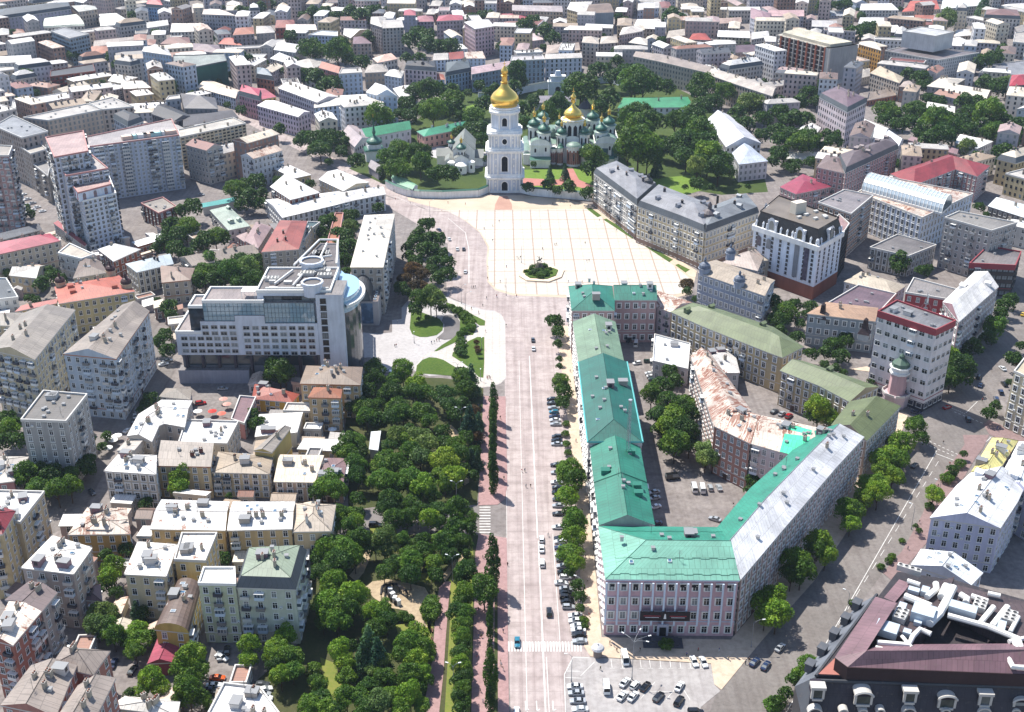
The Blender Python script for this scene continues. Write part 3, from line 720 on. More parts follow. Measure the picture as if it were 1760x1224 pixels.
# ------------------------------------------------------------ labels that single things out
LM = []   # (name, x, y)
ORD = ['', 'second', 'third', 'fourth', 'fifth', 'sixth', 'seventh', 'eighth', 'ninth', 'tenth', 'eleventh', 'twelfth', 'thirteenth', 'fourteenth', 'fifteenth', 'sixteenth', 'seventeenth', 'eighteenth', 'nineteenth', 'twentieth'] + ['%dth' % i for i in range(21, 200)]
def label_all(items, pos, desc):
    """desc(item) -> adjective phrase; returns labels naming a landmark, a second landmark it lies towards, and its turn outwards"""
    keys = {}
    for i, it in enumerate(items):
        x, y = pos(it); d = sorted(((math.hypot(x - l[1], y - l[2]), l) for l in LM), key=lambda q: q[0]); l0 = d[0][1]
        best = None
        for l in LM:
            if l is l0: continue
            vx, vy = l[1] - l0[1], l[2] - l0[2]; n = math.hypot(vx, vy); dx, dy = x - l0[1], y - l0[2]; m = math.hypot(dx, dy)
            if n > 330 or m < .1: continue
            s = (vx * dx + vy * dy) / (n * m) - n * .0008
            if best is None or s > best[0]: best = (s, l)
        l1 = best[1] if best else d[1][1]
        keys.setdefault((desc(it), l0[0], l1[0]), []).append((d[0][0], i))
    out = [None] * len(items)
    for (ds, a, b), L in keys.items():
        for r_, (_, i) in enumerate(sorted(L)):
            o = ORD[r_] if r_ else ''
            out[i] = f"{(o if r_ else 'first') + ' ' if len(L) > 1 else ''}{ds} from {a} {'to' if len((ds + a + b).split()) > 11 else 'towards'} {b}"
    return out
# ------------------------------------------------------------ ground
def ground_mat(name, cols, scale=.05, rough=.95, detail=5, fine=None, lines=None, line_col=None, tracks=0):
    if name in MATS: return MATS[name]
    m, nt, b = base_mat(name, cols[0], rough, 0, .25); pos = geo_pos(nt)
    def nz(sc, d):
        n = nt.nodes.new("ShaderNodeTexNoise"); nt.links.new(pos, n.inputs["Vector"]); n.inputs["Scale"].default_value = sc; n.inputs["Detail"].default_value = d; n.inputs["Roughness"].default_value = .65; return n.outputs[0]
    o = mixc(nt, ramp(nt, nz(scale, detail), (.35, 0.), (.65, 1.)), lin(cols[0]), lin(cols[1]))
    if fine: o = mixc(nt, ramp(nt, nz(fine, 3), (.4, 0.), (.75, .7)), o, lin(cols[2]))
    if tracks:
        for sc, st_ in (((.55, .012, 1), .5), ((.02, .16, 1), .35), ((.14, .14, 1), .3)):
            mp = nt.nodes.new("ShaderNodeMapping"); mp.inputs["Scale"].default_value = sc; nt.links.new(pos, mp.inputs[0]); n = nt.nodes.new("ShaderNodeTexNoise"); n.inputs["Scale"].default_value = 1; n.inputs["Detail"].default_value = 4; nt.links.new(mp.outputs[0], n.inputs["Vector"])
            mk = nt.nodes.new("ShaderNodeMath"); mk.operation = 'MULTIPLY'; mk.inputs[1].default_value = st_ * tracks; nt.links.new(ramp(nt, n.outputs[0], (.45, 0.), (.68, 1.)), mk.inputs[0]); o = mixc(nt, mk.outputs[0], o, mixc(nt, 1.0, o, (.6, .56, .56), 'MULTIPLY'))
    if lines:
        sep = nt.nodes.new("ShaderNodeSeparateXYZ"); nt.links.new(pos, sep.inputs[0])
        for ax, period, width, off, strength in lines:
            def M(op, a, b_=None):
                n = nt.nodes.new("ShaderNodeMath"); n.operation = op
                for i, v in enumerate((a, b_)):
                    if v is None: continue
                    if isinstance(v, (int, float)): n.inputs[i].default_value = v
                    else: nt.links.new(v, n.inputs[i])
                return n.outputs[0]
            sx = M('ADD', sep.outputs[ax], M('MULTIPLY', sep.outputs[1 - ax], .0115 if ax == 0 else -.0115))
            v = M('LESS_THAN', M('PINGPONG', M('ADD', sx, off), period / 2), width / 2)
            o = mixc(nt, M('MULTIPLY', v, strength), o, line_col or 'b98f78')
    nt.links.new(o, b.inputs["Base Color"]); MATS[name] = m; return m
asph = ground_mat('asphalt', ('8b8480', '787270', '5e5854'), .09, fine=.5, tracks=.8)
asph_d = ground_mat('asphalt_street', ('7f7975', '726d69', '5f5a57'), .05, fine=.9, tracks=.8)
conc = ground_mat('road_concrete', ('b0a4a0', 'a29693', '8b817d'), .05, fine=.35, lines=[(1, 6.2, .28, 0, .35), (0, 3.6, .16, 1.2, .3)], line_col='7a6e6c', tracks=1.0)
lotm = ground_mat('parking_asphalt', ('a5a19f', '999593', '827e7c'), .06, fine=.5, tracks=.7)
white = ground_mat('square_paving', ('bdb6ac', 'b4ada3', 'a39a8f'), .03, fine=.5, lines=[(0, 5.45, .4, 2.6, .3), (1, 5.6, .6, 1.0, .25), (0, 10.9, .7, 2.6, .7), (1, 16.8, 1.1, 1.0, .5)], line_col='8c7668')
walk = ground_mat('walkway_paving', ('b8b3ad', 'aea9a3', '98928a'), .05, fine=.6, lines=[(0, 3.5, .35, 0, .4), (1, 5, .35, 0, .3)], line_col='a88f84')
plaza = ground_mat('plaza_paving', ('aeaaa9', 'a4a09f', '8f8b8a'), .08, fine=.6)
peach = ground_mat('sidewalk_paving', ('c0af9c', 'b4a28f', '9b8a78'), .07, fine=.5)
rose = ground_mat('rose_paving', ('a08280', '937674', '7b6260'), .07, fine=.8)
redp = ground_mat('red_path', ('a8746c', '9c6860'), .07)
lawn = ground_mat('lawn_grass', ('40591c', '354e17', '5c662a'), .08, fine=1.1)
dryl = ground_mat('dry_lawn', ('6f7434', '5f6c2e', '7c7640'), .07, fine=.9)
soil = ground_mat('park_soil', ('3b4322', '4c4a30', '2f3a1a'), .07, fine=.8)
sand = ground_mat('sandy_ground', ('ab9a80', '9c8a70', '7c6c5a'), .09, fine=.8)
paintw = ground_mat('road_paint', ('d0cfcb', 'b5b2ae'), .5)
sheet('ground', [(-2600, -300), (2600, -300), (2600, 4200), (-2600, 4200)], 0, asph)
def FG(s): return G(F, s)
# boulevard and the road round the square
sheet('road', FG("880,1300 874,1100 872,1013 870,870 868,707 867,600 862,562 845,545 800,522 768,508 766,470 770,430 768,405 757,380 730,358 690,345 664,335 640,322 600,300 560,280 520,262 430,215 400,195 415,190 440,205 470,222 530,250 575,272 625,292 665,310 700,335 760,352 800,368 830,388 842,412 840,455 850,480 876,494 978,500 978,560 985,650 992,760 1003,945 1012,1105 1030,1300"), .02, conc)
sheet('road', FG("1195,1300 1228,1200 1305,1108 1345,1062 1400,1000 1450,925 1500,850 1540,770 1560,720 1548,700 1520,680 1470,655 1400,620 1410,612 1480,640 1560,672 1600,660 1650,610 1690,560 1720,500 1760,460 1850,420 1850,520 1760,600 1722,640 1712,680 1730,715 1800,750 1800,790 1700,745 1658,764 1640,790 1606,833 1584,887 1550,948 1517,985 1455,1070 1400,1140 1370,1190 1330,1300"), .02, asph_d)
sheet('road', FG("500,905 600,885 640,875 822,870 820,918 640,915 600,925 500,945"), .02, ground_mat('side_street', ('7d7775', '706b69', '5c5856'), .06, fine=.6))
sheet('road', FG("-60,415 30,395 80,430 150,470 210,520 270,560 300,640 270,690 200,760 170,830 130,900 60,930 40,900 130,810 200,700 245,640 230,570 170,510 60,460 -60,470"), .02, asph_d)
sheet('parking_lot', FG("988,1128 1222,1142 1228,1177 1238,1188 1205,1215 1180,1300 975,1300 970,1165 983,1130"), .05, lotm)
# the square
sheet('square', FG("700,339 722,343 760,343 800,339 840,336 900,336 960,342 1015,352 1036,374 1100,415 1196,474 1188,505 1130,520 976,512 880,508 851,499 838,485 836,450 838,425 825,400 800,380 770,362 735,354 702,345"), .06, ground_mat('cream_paving', ('b8a996', 'ab9b88'), .05))
sheet('square_floor', FG("733,362 1018,360 1100,410 1184,478 1178,502 1130,516 976,508 882,505 853,496 840,483 839,450 841,425 828,401 802,380 770,364"), .10, white)
sheet('path', FG("851,352 858,338 872,337 880,352 880,361 850,361"), .12, ground_mat('gate_paving', ('a88676', '9c7a6c'), .1))
for s in ("1008,359 1016,358 1034,371 1027,374", "1037,378 1042,376 1093,406 1087,411", "1098,417 1103,415 1157,447 1150,451", "1160,456 1166,454 1186,464 1178,469"): sheet('grass_verge', FG(s), .15, lawn, 'structure')
# walkways and plaza by the boulevard
z1 = Zm(620, 480, 6.121)
sheet('plaza', G(z1, "0,560 200,575 330,560 330,430 430,420 430,300 500,220 560,240 700,240 880,170 1000,230 1290,320 1400,330 1480,370 1520,450 1530,1040 1470,1100 1380,1130 1200,1150 1000,1000 720,1020 560,960 230,960 180,860 100,820 0,830"), .05, plaza)
sheet('walkway', G(z1, "890,190 960,220 1100,280 1290,330 1430,345 1490,390 1520,470 1525,1030 1480,1090 1380,1125 1200,1150 1060,1040 960,930 860,850 720,800 650,840 570,960 560,930 640,830 720,770 900,740 1020,650 1100,560 1210,510 1240,480 1150,440 1000,330 900,290"), .09, walk)
for i, s in enumerate(("530,340 560,330 640,350 830,420 870,470 860,540 800,590 700,610 620,610 540,580 515,520", "905,245 960,265 1310,440 1305,490 1250,490 1150,410 1000,330 900,290",
    "1000,350 1120,400 1190,460 1210,540 1180,590 1100,590 1010,660 900,710 800,760 770,760 860,690 960,630 1040,560 1045,440", "1225,610 1300,610 1300,870 1290,1040 1240,1030 1150,940 1070,880 960,810 970,770 1080,730 1120,660",
    "580,990 590,910 650,850 720,822 800,830 870,850 1000,930 990,1020")):
    sheet('lawn', G(z1, s), .13, lawn)
sheet('road', G(z1, "880,380 940,375 1010,400 1045,450 1040,555 960,630 880,640 800,620 870,560 880,480 850,440"), .16, ground_mat('ramp_asphalt', ('6e6a69', '625e5d'), .1))
# promenade
sheet('promenade', FG("831,681 869,682 872,835 868,858 855,868 822,869 826,780"), .14, rose)
sheet('promenade', FG("823,918 850,922 871,925 873,1100 876,1300 805,1300 810,1224 815,1040 817,950"), .14, rose)
sheet('promenade', FG("765,1000 775,1000 771,1035 766,1100 762,1160 755,1224 752,1300 720,1300 727,1224 742,1140 750,1040 755,1010"), .12, rose)
sheet('path', FG("851,926 855,926 856,1300 848,1300"), .16, soil, 'structure')
sheet('path', FG("843,690 850,690 851,835 841,835"), .16, soil, 'structure')
# park
sheet('park_ground', FG("600,640 640,645 700,648 760,650 800,655 831,668 826,780 820,868 640,872 600,878 590,780"), .04, soil)
sheet('park_ground', FG("530,930 600,920 700,919 822,919 815,1040 808,1300 400,1300 430,1180 520,1100"), .04, soil)
for s in ("770,1000 812,925 814,960 812,1100 806,1300 760,1300 768,1160 775,1040", "680,1075 740,1065 742,1100 700,1130 690,1110", "735,1040 749,1040 742,1095 735,1080", "550,1130 575,1140 590,1180 580,1210 560,1180", "635,905 680,905 690,950 640,950", "715,985 740,985 740,1003 720,1000"):
    sheet('lawn', FG(s), .08, dryl)
sheet('path', FG("625,1012 640,1000 665,996 690,1000 730,1010 745,1036 740,1046 725,1060 735,1078 715,1078 700,1050 670,1045 645,1030"), .12, sand)
sheet('path', FG("640,925 652,925 640,950 625,985 612,1000 600,990 620,965"), .10, sand)
sheet('path', FG("775,730 790,745 803,770 806,830 798,835 795,780 780,755 765,738"), .10, sand)
sheet('path', FG("800,935 812,928 800,955 780,980 765,1000 760,990"), .10, sand)
# sidewalks
sheet('sidewalk', FG("956,560 978,560 985,640 1003,780 1020,945 1034,1096 1256,1100 1290,1060 1345,985 1430,880 1500,770 1535,705 1560,715 1540,768 1500,848 1450,923 1400,998 1345,1060 1305,1107 1240,1186 1228,1177 1222,1141 1015,1129 1004,1112 1003,1100 995,945 985,800 972,690"), .14, peach)
rose2 = ground_mat('rose_sidewalk', ('877270', '7b6765', '685654'), .07, fine=.8)
sheet('sidewalk', FG("1658,764 1655,748 1700,748 1690,770 1675,790 1640,850 1600,925 1570,960 1535,1000 1517,985 1550,948 1584,887 1606,833 1640,790"), .14, rose2)
sheet('sidewalk', FG("1690,730 1700,722 1730,735 1740,720 1760,722 1790,760 1790,790 1700,747"), .14, rose2)
sheet('sidewalk', FG("1460,635 1500,640 1560,668 1600,656 1570,640 1520,625"), .14, peach)
sheet('sidewalk', FG("1020,356 1100,405 1198,466 1195,478 1185,475 1100,416 1015,362"), .13, peach)
sheet('sidewalk', FG("664,338 700,348 760,372 776,400 770,420 740,400 700,375 660,352"), .09, conc)
# monastery precinct
sheet('precinct_ground', FG("600,290 640,260 680,230 800,150 900,140 1120,130 1200,170 1300,250 1320,330 1240,335 1030,300 1010,340 900,325 835,325 690,330"), .03, ground_mat('precinct_grass', ('34451a', '465422', '2c3a16'), .04, fine=.5))
for s in ("898,292 1015,290 1020,345 898,330", "1090,310 1200,300 1230,320 1180,335 1110,330", "795,185 820,178 815,200 800,215"): sheet('lawn', FG(s), .06, ground_mat('bright_lawn', ('5f7a2c', '506c24', '748038'), .05, fine=.5))
sheet('path', FG("896,306 935,308 960,309 975,290 985,290 995,309 1020,320 1010,326 980,318 896,320"), .09, redp)
sheet('path', FG("700,258 730,248 840,262 850,280 820,290 760,275"), .09, plaza)
# road markings
def lineseg(x0, y0, x1, y1, w_, z=.05, n=1, gap=0.):
    a, b = P(x0, y0), P(x1, y1); d = (b - a); L = d.length; d.normalize(); nn = Vector((-d.y, d.x, 0)) * w_ / 2
    s = MB()
    for i in range(n):
        t0, t1 = i / n, (i + 1 - gap) / n; p, q = a + d * L * t0, a + d * L * t1
        s.face([(p - nn)[:2] + (z,), (q - nn)[:2] + (z,), (q + nn)[:2] + (z,), (p + nn)[:2] + (z,)], paintw)
    o = s.build('road_marking', off=(0, 0, 0)); tag(o, kind='structure')
for a in ((941, 1300, 925.5, 930, .42), (924, 925, 910, 612, .42), (908, 1300, 899, 918, .18), (899, 918, 892, 620, .16), (962.5, 1102, 950, 918, .18), (872, 1128, 870, 700, .12)): lineseg(*a)
lineseg(939, 1130, 948, 1300, .2)
for i in range(25):                                  # zebra crossing
    x = 874 + i * 5.15; lineseg(x, 1103, x + .9, 1120, .52)
for i in range(10): lineseg(824, 872 + i * 4.8, 843, 872 + i * 4.8, .55)
for a in ((985, 1130, 1013, 1131, .25), (985, 1130, 970, 1160, .25), (970, 1160, 974, 1300, .2), (972, 1154, 997, 1154, .2), (972, 1165, 998, 1166, .2), (998, 1162, 1022, 1138, .18)): lineseg(*a, z=.08)
for x in (1050, 1068, 1100, 1116, 1134, 1151, 1168, 1185, 1203): lineseg(x, 1133, x + 2, 1148, .16, z=.08); lineseg(x - 2, 1149, x + 6, 1149, .16, z=.08)
lineseg(1054, 1188, 1160, 1189, .16, z=.08)
for x in (1054, 1100, 1145, 1186): lineseg(x, 1203, x + (26 if x < 1180 else -20), 1172, .16, z=.08)
for a in ((1330, 1262, 1475, 1010, .22), (1475, 1010, 1610, 775, .22)): lineseg(*a)
for a in ((1440, 1075, 1618, 785, .16),): lineseg(*a, n=14, gap=.5)
for a in ((1583, 760, 1642, 785, .3), (1590, 755, 1650, 783, .3), (1640, 708, 1700, 732, .3), (1632, 700, 1660, 712, .3), (1550, 695, 1572, 705, .3)): lineseg(*a, n=8, gap=.45)
lineseg(1609, 780, 1644, 793, .3); lineseg(1670, 782, 1703, 752, .25); lineseg(1660, 710, 1680, 690, .2)
lineseg(770, 375, 800, 400, .3); lineseg(800, 400, 806, 430, .3); lineseg(806, 430, 806, 487, .3)
lineseg(680, 338, 740, 365, .2)
for x in (903, 922, 950): lineseg(x, 1205, x + 1, 1222, .3); lineseg(x + 1, 1222, x + 6, 1219, .3)
# ------------------------------------------------------------ landmarks
def kY(y): b = (612 - y) / FPX; return (ct + b * st), (st - b * ct)
def PYp(px, py, Y):                                       # the point of that pixel at forward distance Y
    c, s_ = kY(py); t = Y / c; return Vector(((px - 880) / FPX * t, Y, CH - t * s_))
def block(bd, ring, z0, h, W, RF, floors=None, ws=3.4, wk='n_white', win=True, par=.7, trim='lgrey', balc=0, name='wall', back=False):
    ring = [Vector(p[:2]) for p in ring]; RINGS.append(ring); mb = MB(); mb.prism([tuple(p) for p in ring], z0, h, wall_mat(pc(W)), cap=False)
    if area(ring) < 0: ring = ring[::-1]
    if win: bd.windows(mb, [tuple(p) for p in ring], max(0, z0), h - .2, floors or max(1, round((h - max(0, z0)) / 3.8)), ws, wk, balc=balc, back=back)
    mb.build(name, bd.root); tm = plain('trim_' + trim, pc(trim), .8); tb = MB(); m = len(ring); o, n_ = inset(ring, -.15), inset(ring, .35)
    if par:
        for i in range(m):
            j = (i + 1) % m; a, b, c, d = o[i], o[j], n_[j], n_[i]; za, zb = h - .2, h + par
            tb.face([(a.x, a.y, za), (b.x, b.y, za), (b.x, b.y, zb), (a.x, a.y, zb)], tm); tb.face([(a.x, a.y, zb), (b.x, b.y, zb), (c.x, c.y, zb), (d.x, d.y, zb)], tm)
            tb.face([(c.x, c.y, h), (d.x, d.y, h), (d.x, d.y, zb), (c.x, c.y, zb)], tm)
        tb.build('cornice', bd.root)
    rb = MB(); q = inset(ring, .3) if par else ring; rb.face([(p.x, p.y, h + .02) for p in q], roof_mat(pc(RF)), [(p.x, p.y) for p in q]); rb.build('roof', bd.root)
def rect(cx, cy, w_, d, a=0.0):
    c, s_ = math.cos(a), math.sin(a); return [(cx + x * c - y * s_, cy + x * s_ + y * c) for x, y in ((-w_ / 2, -d / 2), (w_ / 2, -d / 2), (w_ / 2, d / 2), (-w_ / 2, d / 2))]
GOLD = base_mat('gold_leaf', (.95, .62, .14), .32, 1.0)[0]
WH = wall_mat('f0eeea'); BW = wall_mat('ccd2dc'); GR = roof_mat('55937c', 0, .45); GRL = roof_mat('9cbcab', 0, .5); DK = plain('dark_opening', '0c0e13', .7, 0, .2)
ONION = [(.62, 0), (.84, .10), (.98, .30), (1.0, .45), (.9, .68), (.68, .9), (.42, 1.12), (.22, 1.35), (.12, 1.55), (.1, 1.7)]
def dome(root, c, r, mat, top=True, cross=True, hs=1.0, n=20):
    s = MB(); s.lathe(c, [(a * r, z * r * hs) for a, z in ONION], mat, n); o = s.build('dome', root, smooth=False)
    s = MB(); z = c[2] + 1.7 * r * hs; q = r * .26
    if top:
        s.lathe((c[0], c[1], z), [(q * .5, 0), (q, .1 * q), (q, q * 1.3), (q * .5, q * 1.4), (q * 1.15, q * 1.8), (q * 1.2, q * 2.5), (q * .5, q * 3.4), (.05, q * 4.2)], GOLD, 10)
        z += q * 4.2
    if cross:
        k = max(.12, r * .035); s.box((c[0], c[1], z - .3), (k, k, r * .55), GOLD); s.box((c[0], c[1], z + r * .1), (r * .32, k, k), GOLD); s.build('cross', o)
def drum(root, c, r, h, n=12, win=True, wall=None, nw=8):
    s = MB(); s.lathe(c, [(r, 0), (r, h), (r * 1.12, h), (r * 1.12, h + r * .12)], wall or WH, n); o = s.build('drum', root)
    if win:
        s = MB()
        for k in range(nw):
            a = 6.283 * k / nw + .2; x, y = c[0] + math.cos(a) * (r + .04), c[1] + math.sin(a) * (r + .04); w_ = r * .17
            tx, ty = -math.sin(a) * w_, math.cos(a) * w_
            s.face([(x - tx, y - ty, c[2] + h * .15), (x + tx, y + ty, c[2] + h * .15), (x + tx, y + ty, c[2] + h * .75), (x, y, c[2] + h * .85), (x - tx, y - ty, c[2] + h * .75)], DK)
        s.build('window', o)
# ---- bell tower
tb0 = P(867.5, 331); TX, TY = tb0.x, tb0.y + 11; t_m = mpp(868, 331)
root = thing('bell_tower', (TX, TY, 0), 'tall white and pale blue bell tower with a gilded dome on the square', 'bell tower')
za = [0] + [hfrom(y, 331) for y in (303, 258, 229, 194)]
wd = [22.5, 21.5, 19.5, 16.5]
for i in range(4):
    w_, z0, z1 = wd[i], za[i], za[i + 1]; ch = w_ * (.1 if i < 3 else .29); h_ = w_ / 2
    def oct_(k=1.0, off=0):
        a, c_ = h_ * k + off, h_ * k + off - ch; return [(TX + x, TY + y) for x, y in ((-c_, -a), (c_, -a), (a, -c_), (a, c_), (c_, a), (-c_, a), (-a, c_), (-a, -c_))]
    s = MB(); s.prism(oct_(), z0, z1, BW); t = s.build('tier', root)
    s = MB(); s.prism(oct_(1, .9), z1 - 2.2, z1 - 1.3, WH, bottom=True); s.prism(oct_(1, 1.5), z1 - 1.3, z1 - .4, WH, bottom=True); s.prism(oct_(1, .5), z1 - .4, z1 + .8, WH)
    s.prism(oct_(1, .6), z0 - .1, z0 + 1.4, WH); s.build('cornice', t)
    s = MB()
    for sx, sy in ((0, -1), (1, 0), (0, 1), (-1, 0)):
        for q in ([-.43, -.33, -.2, .2, .33, .43] if i < 3 else [-.2, .2]):
            cx, cy = TX + sx * h_ + (q * w_ if sy else 0), TY + sy * h_ + (q * w_ if sx else 0); s.box((cx, cy, z0 + 1.3), (.9, .9, z1 - z0 - 3), WH)
            if i < 3 and abs(q) == .33:
                k = .265 * (1 if q > 0 else -1); cx, cy = TX + sx * h_ + (k * w_ if sy else 0), TY + sy * h_ + (k * w_ if sx else 0)
                s.box((cx, cy, z0 + (z1 - z0) * .35), (1.0, .5, 1.6) if sy else (.5, 1.0, 1.6), WH); s.box((cx, cy, z0 + (z1 - z0) * .62), (1.2, .5, 1.0) if sy else (.5, 1.2, 1.0), WH)
    s.build('pilaster', t)
    aw, a0, a1 = [(1.9, .0, 7.2), (1.9, 3.0, 12.8), (1.5, 3.4, 6.6), (1.5, 3.6, 8.8)][i]
    for sx, sy in ((0, -1), (1, 0), (-1, 0), (0, 1)):
        s = MB(); fx, fy = TX + sx * (h_ + .06), TY + sy * (h_ + .06); n = 10
        pts = [(-aw, a0), (aw, a0)] + [(aw * math.cos(math.pi * k / n), a1 - aw + aw * math.sin(math.pi * k / n)) for k in range(n + 1)]
        if i == 2: pts = [(aw * math.cos(6.283 * k / 14), (a0 + a1) / 2 + aw * 1.2 * math.sin(6.283 * k / 14)) for k in range(14)]
        f2 = [((p * 1.35), a0 + (z - a0) * 1.06) for p, z in pts] if i != 2 else [(p * 1.3, (z - 5) * 1.3 + 5) for p, z in pts]
        for pp, m, off in ((f2, WH, 0), (pts, DK, .05)): s.face([(fx + (p if sy else sx * off), fy + (p if sx else sy * off), z0 + z) for p, z in pp], m)
        s.build('arch_window', t)
zt = za[4]; s = MB(); R0 = 8.7
s.lathe((TX, TY, zt + .8), [(8.2, 0), (9.4, .3), (9.4, 1.0), (8.6, 1.3)], WH, 16); s.build('cornice', root)
dz = (hfrom(149, 331) - zt - 2) ; s = MB(); prof = [(R0 * .93, 0), (R0 * .93, dz * .09), (R0 * .98, dz * .1), (R0 * 1.03, dz * .28), (R0 * 1.0, dz * .4), (R0 * .82, dz * .55), (R0 * .5, dz * .72), (R0 * .3, dz * .86), (R0 * .24, dz)]
s.lathe((TX, TY, zt + 2), prof, GOLD, 24); d = s.build('dome', root, smooth=True)
z = hfrom(149, 331); z2 = hfrom(136, 331); z3 = hfrom(122, 331)
s = MB(); s.lathe((TX, TY, z), [(2.3, 0), (2.6, .4), (1.8, .6), (1.8, z2 - z - .6), (2.4, z2 - z), (1.6, z2 - z + .4)], GOLD, 12); s.build('lantern', root)
s = MB(); s.lathe((TX, TY, z2 + .4), [(1.4, 0), (2.2, 1.2), (2.2, 2.6), (1.2, 4.2), (.4, 5.4), (.15, z3 - z2)], GOLD, 12); s.box((TX, TY, z3 - .2), (.3, .3, 4.2), GOLD); s.box((TX, TY, z3 + 2), (2.0, .25, .3), GOLD); s.build('cross', root)
# ---- cathedral
zc = Zm(820, 110, 6.121); cf = P(*zc(1000, 1078)); CY0 = cf.y; S = mpp(980, 286) / 6.121
def cx(x, Y): return PYp(*zc(x, 0), Y).x * 1.0
def CP(x, y, dy): return PYp(*zc(x, y), CY0 + dy)
mid = CP(985, 1075, 25)
cat = thing('cathedral', (mid.x, mid.y, 0), 'white many-domed cathedral with green roofs and one large gilded central dome', 'cathedral')
def cbox(x0, x1, d0, d1, ytop, z0=0, mat=WH, roof='v', name='wall', roofm=None, dref=None):
    zt_ = CP(x0, ytop, d0 if dref is None else dref).z; X0, X1 = CP(x0, ytop, d0).x, CP(x1, ytop, d0).x
    s = MB(); s.prism([(X0, CY0 + d0), (X1, CY0 + d0), (X1, CY0 + d1), (X0, CY0 + d1)], z0, zt_, mat); s.prism([(X0 - .4, CY0 + d0 - .4), (X1 + .4, CY0 + d0 - .4), (X1 + .4, CY0 + d1), (X0 - .4, CY0 + d1)], zt_ - .8, zt_ - .1, WH, bottom=True)
    o = s.build(name, cat); s = MB(); rm = roofm or GRL; xm = (X0 + X1) / 2; w_ = X1 - X0
    if roof == 'v':                                       # vaulted roof running away from the viewer
        n = 8; q = [(xm - math.cos(math.pi * k / n) * w_ / 2, zt_ + math.sin(math.pi * k / n) * w_ * .28) for k in range(n + 1)]
        for a, b in zip(q, q[1:]): s.face([(a[0], CY0 + d0, a[1]), (b[0], CY0 + d0, b[1]), (b[0], CY0 + d1, b[1]), (a[0], CY0 + d1, a[1])], rm)
        s.face([(x, CY0 + d0, z) for x, z in q], WH)
    elif roof == 's': s.face([(X0 - .5, CY0 + d0 - .5, zt_), (X1 + .5, CY0 + d0 - .5, zt_), (X1 + .5, CY0 + d1, zt_ + min(4, (d1 - d0) * .12)), (X0 - .5, CY0 + d1, zt_ + min(4, (d1 - d0) * .12))], rm)
    elif roof == 'p': s.lathe((xm, CY0 + (d0 + d1) / 2, zt_), [(w_ * .72, 0), (.1, w_ * .5)], rm, 4, math.pi / 4)
    s.build('roof', o); return zt_, X0, X1
def cwin(x, y, d0, w_=.6, h_=2.2, m=DK):
    p = CP(x, y, d0); s = MB(); n = 6; s.face([(p.x - w_ * 1.5, p.y - .06, p.z - h_ / 2 - .3), (p.x + w_ * 1.5, p.y - .06, p.z - h_ / 2 - .3), (p.x + w_ * 1.5, p.y - .06, p.z + h_ / 2 + w_ * 1.5), (p.x - w_ * 1.5, p.y - .06, p.z + h_ / 2 + w_ * 1.5)], WH)
    s.face([(p.x - w_, p.y - .1, p.z - h_ / 2), (p.x + w_, p.y - .1, p.z - h_ / 2)] + [(p.x + w_ * math.cos(math.pi * k / n), p.y - .1, p.z + h_ / 2 + w_ * math.sin(math.pi * k / n)) for k in range(n + 1)], m); s.build('window', cat)
cbox(560, 770, 2, 52, 850, roof='v'); cbox(1245, 1482, 2, 50, 828, roof='v'); cbox(765, 1250, 8, 56, 880, roof='n'); cbox(765, 1250, 14, 50, 838, roof='s', roofm=GRL); cbox(905, 1100, 12, 40, 812, roof='v', roofm=GRL)
cbox(485, 565, 6, 44, 930, roof='v'); cbox(1440, 1492, 14, 50, 830, roof='n'); cbox(492, 563, 4, 10, 950, roof='p', roofm=GRL)
cbox(560, 770, -4, 2, 1010, roof='s', roofm=GR); cbox(1250, 1440, -4, 2, 1000, roof='s', roofm=GR)
def apse(x0, x1, ybot, ytop, dy, roofm, brick=None, cone=.55):
    a, b = CP(x0, ytop, dy), CP(x1, ytop, dy); r = (b.x - a.x) / 2; c = ((a.x + b.x) / 2, CY0 + dy + r * .3, 0); s = MB(); s.lathe(c, [(r, 0), (r, a.z)], WH, 20); s.lathe((c[0], c[1], a.z - .7), [(r, 0), (r * 1.1, .1), (r * 1.1, .7)], WH, 20); o = s.build('apse', cat)
    s = MB(); s.lathe((c[0], c[1], a.z), [(r * 1.12, 0), (r * .95, r * cone * .35), (r * .55, r * cone * .75), (.1, r * cone)], roofm, 20); s.build('roof', o)
    if brick:
        s = MB(); bm_ = wall_mat(pc('brick'))
        for k in range(-4, 5):
            a0 = -math.pi / 2 + k * .27; s.tube([(c[0] + math.cos(a0) * r * 1.0, c[1] + math.sin(a0) * r * 1.0, a.z * .12), (c[0] + math.cos(a0) * r * 1.0, c[1] + math.sin(a0) * r * 1.0, a.z * (.72 if k % 2 else .8))], r * .12, bm_, 4)
            if k % 3 == 0: s.tube([(c[0] + math.cos(a0) * r * 1.06, c[1] + math.sin(a0) * r * 1.06, a.z * .3), (c[0] + math.cos(a0) * r * 1.06, c[1] + math.sin(a0) * r * 1.06, a.z * .65)], r * .1, DK, 4)
        s.build('brickwork', o)
apse(945, 1090, 1075, 862, 2, GRL, True); apse(840, 905, 1075, 885, 4, GR, True); apse(1095, 1160, 1075, 880, 4, GR); apse(775, 835, 1075, 890, 6, GR, True); apse(1165, 1230, 1075, 885, 6, GR)
for x, y in ((612, 915), (722, 905), (615, 1050), (725, 1045), (1290, 900), (1395, 890), (1330, 1000), (1390, 985)): cwin(x, y, 1.95)
for x, y in ((795, 1030), (1230, 1020)): cwin(x, y, 7.9)
for x in (1345, 1445):                                   # green canopies on the right wing
    p = CP(x, 925, 1.9); s = MB(); s.box((p.x, p.y - .3, p.z - 4), (4.2, .5, 6.5), roof_mat('3f7f86')); s.build('canopy', cat)
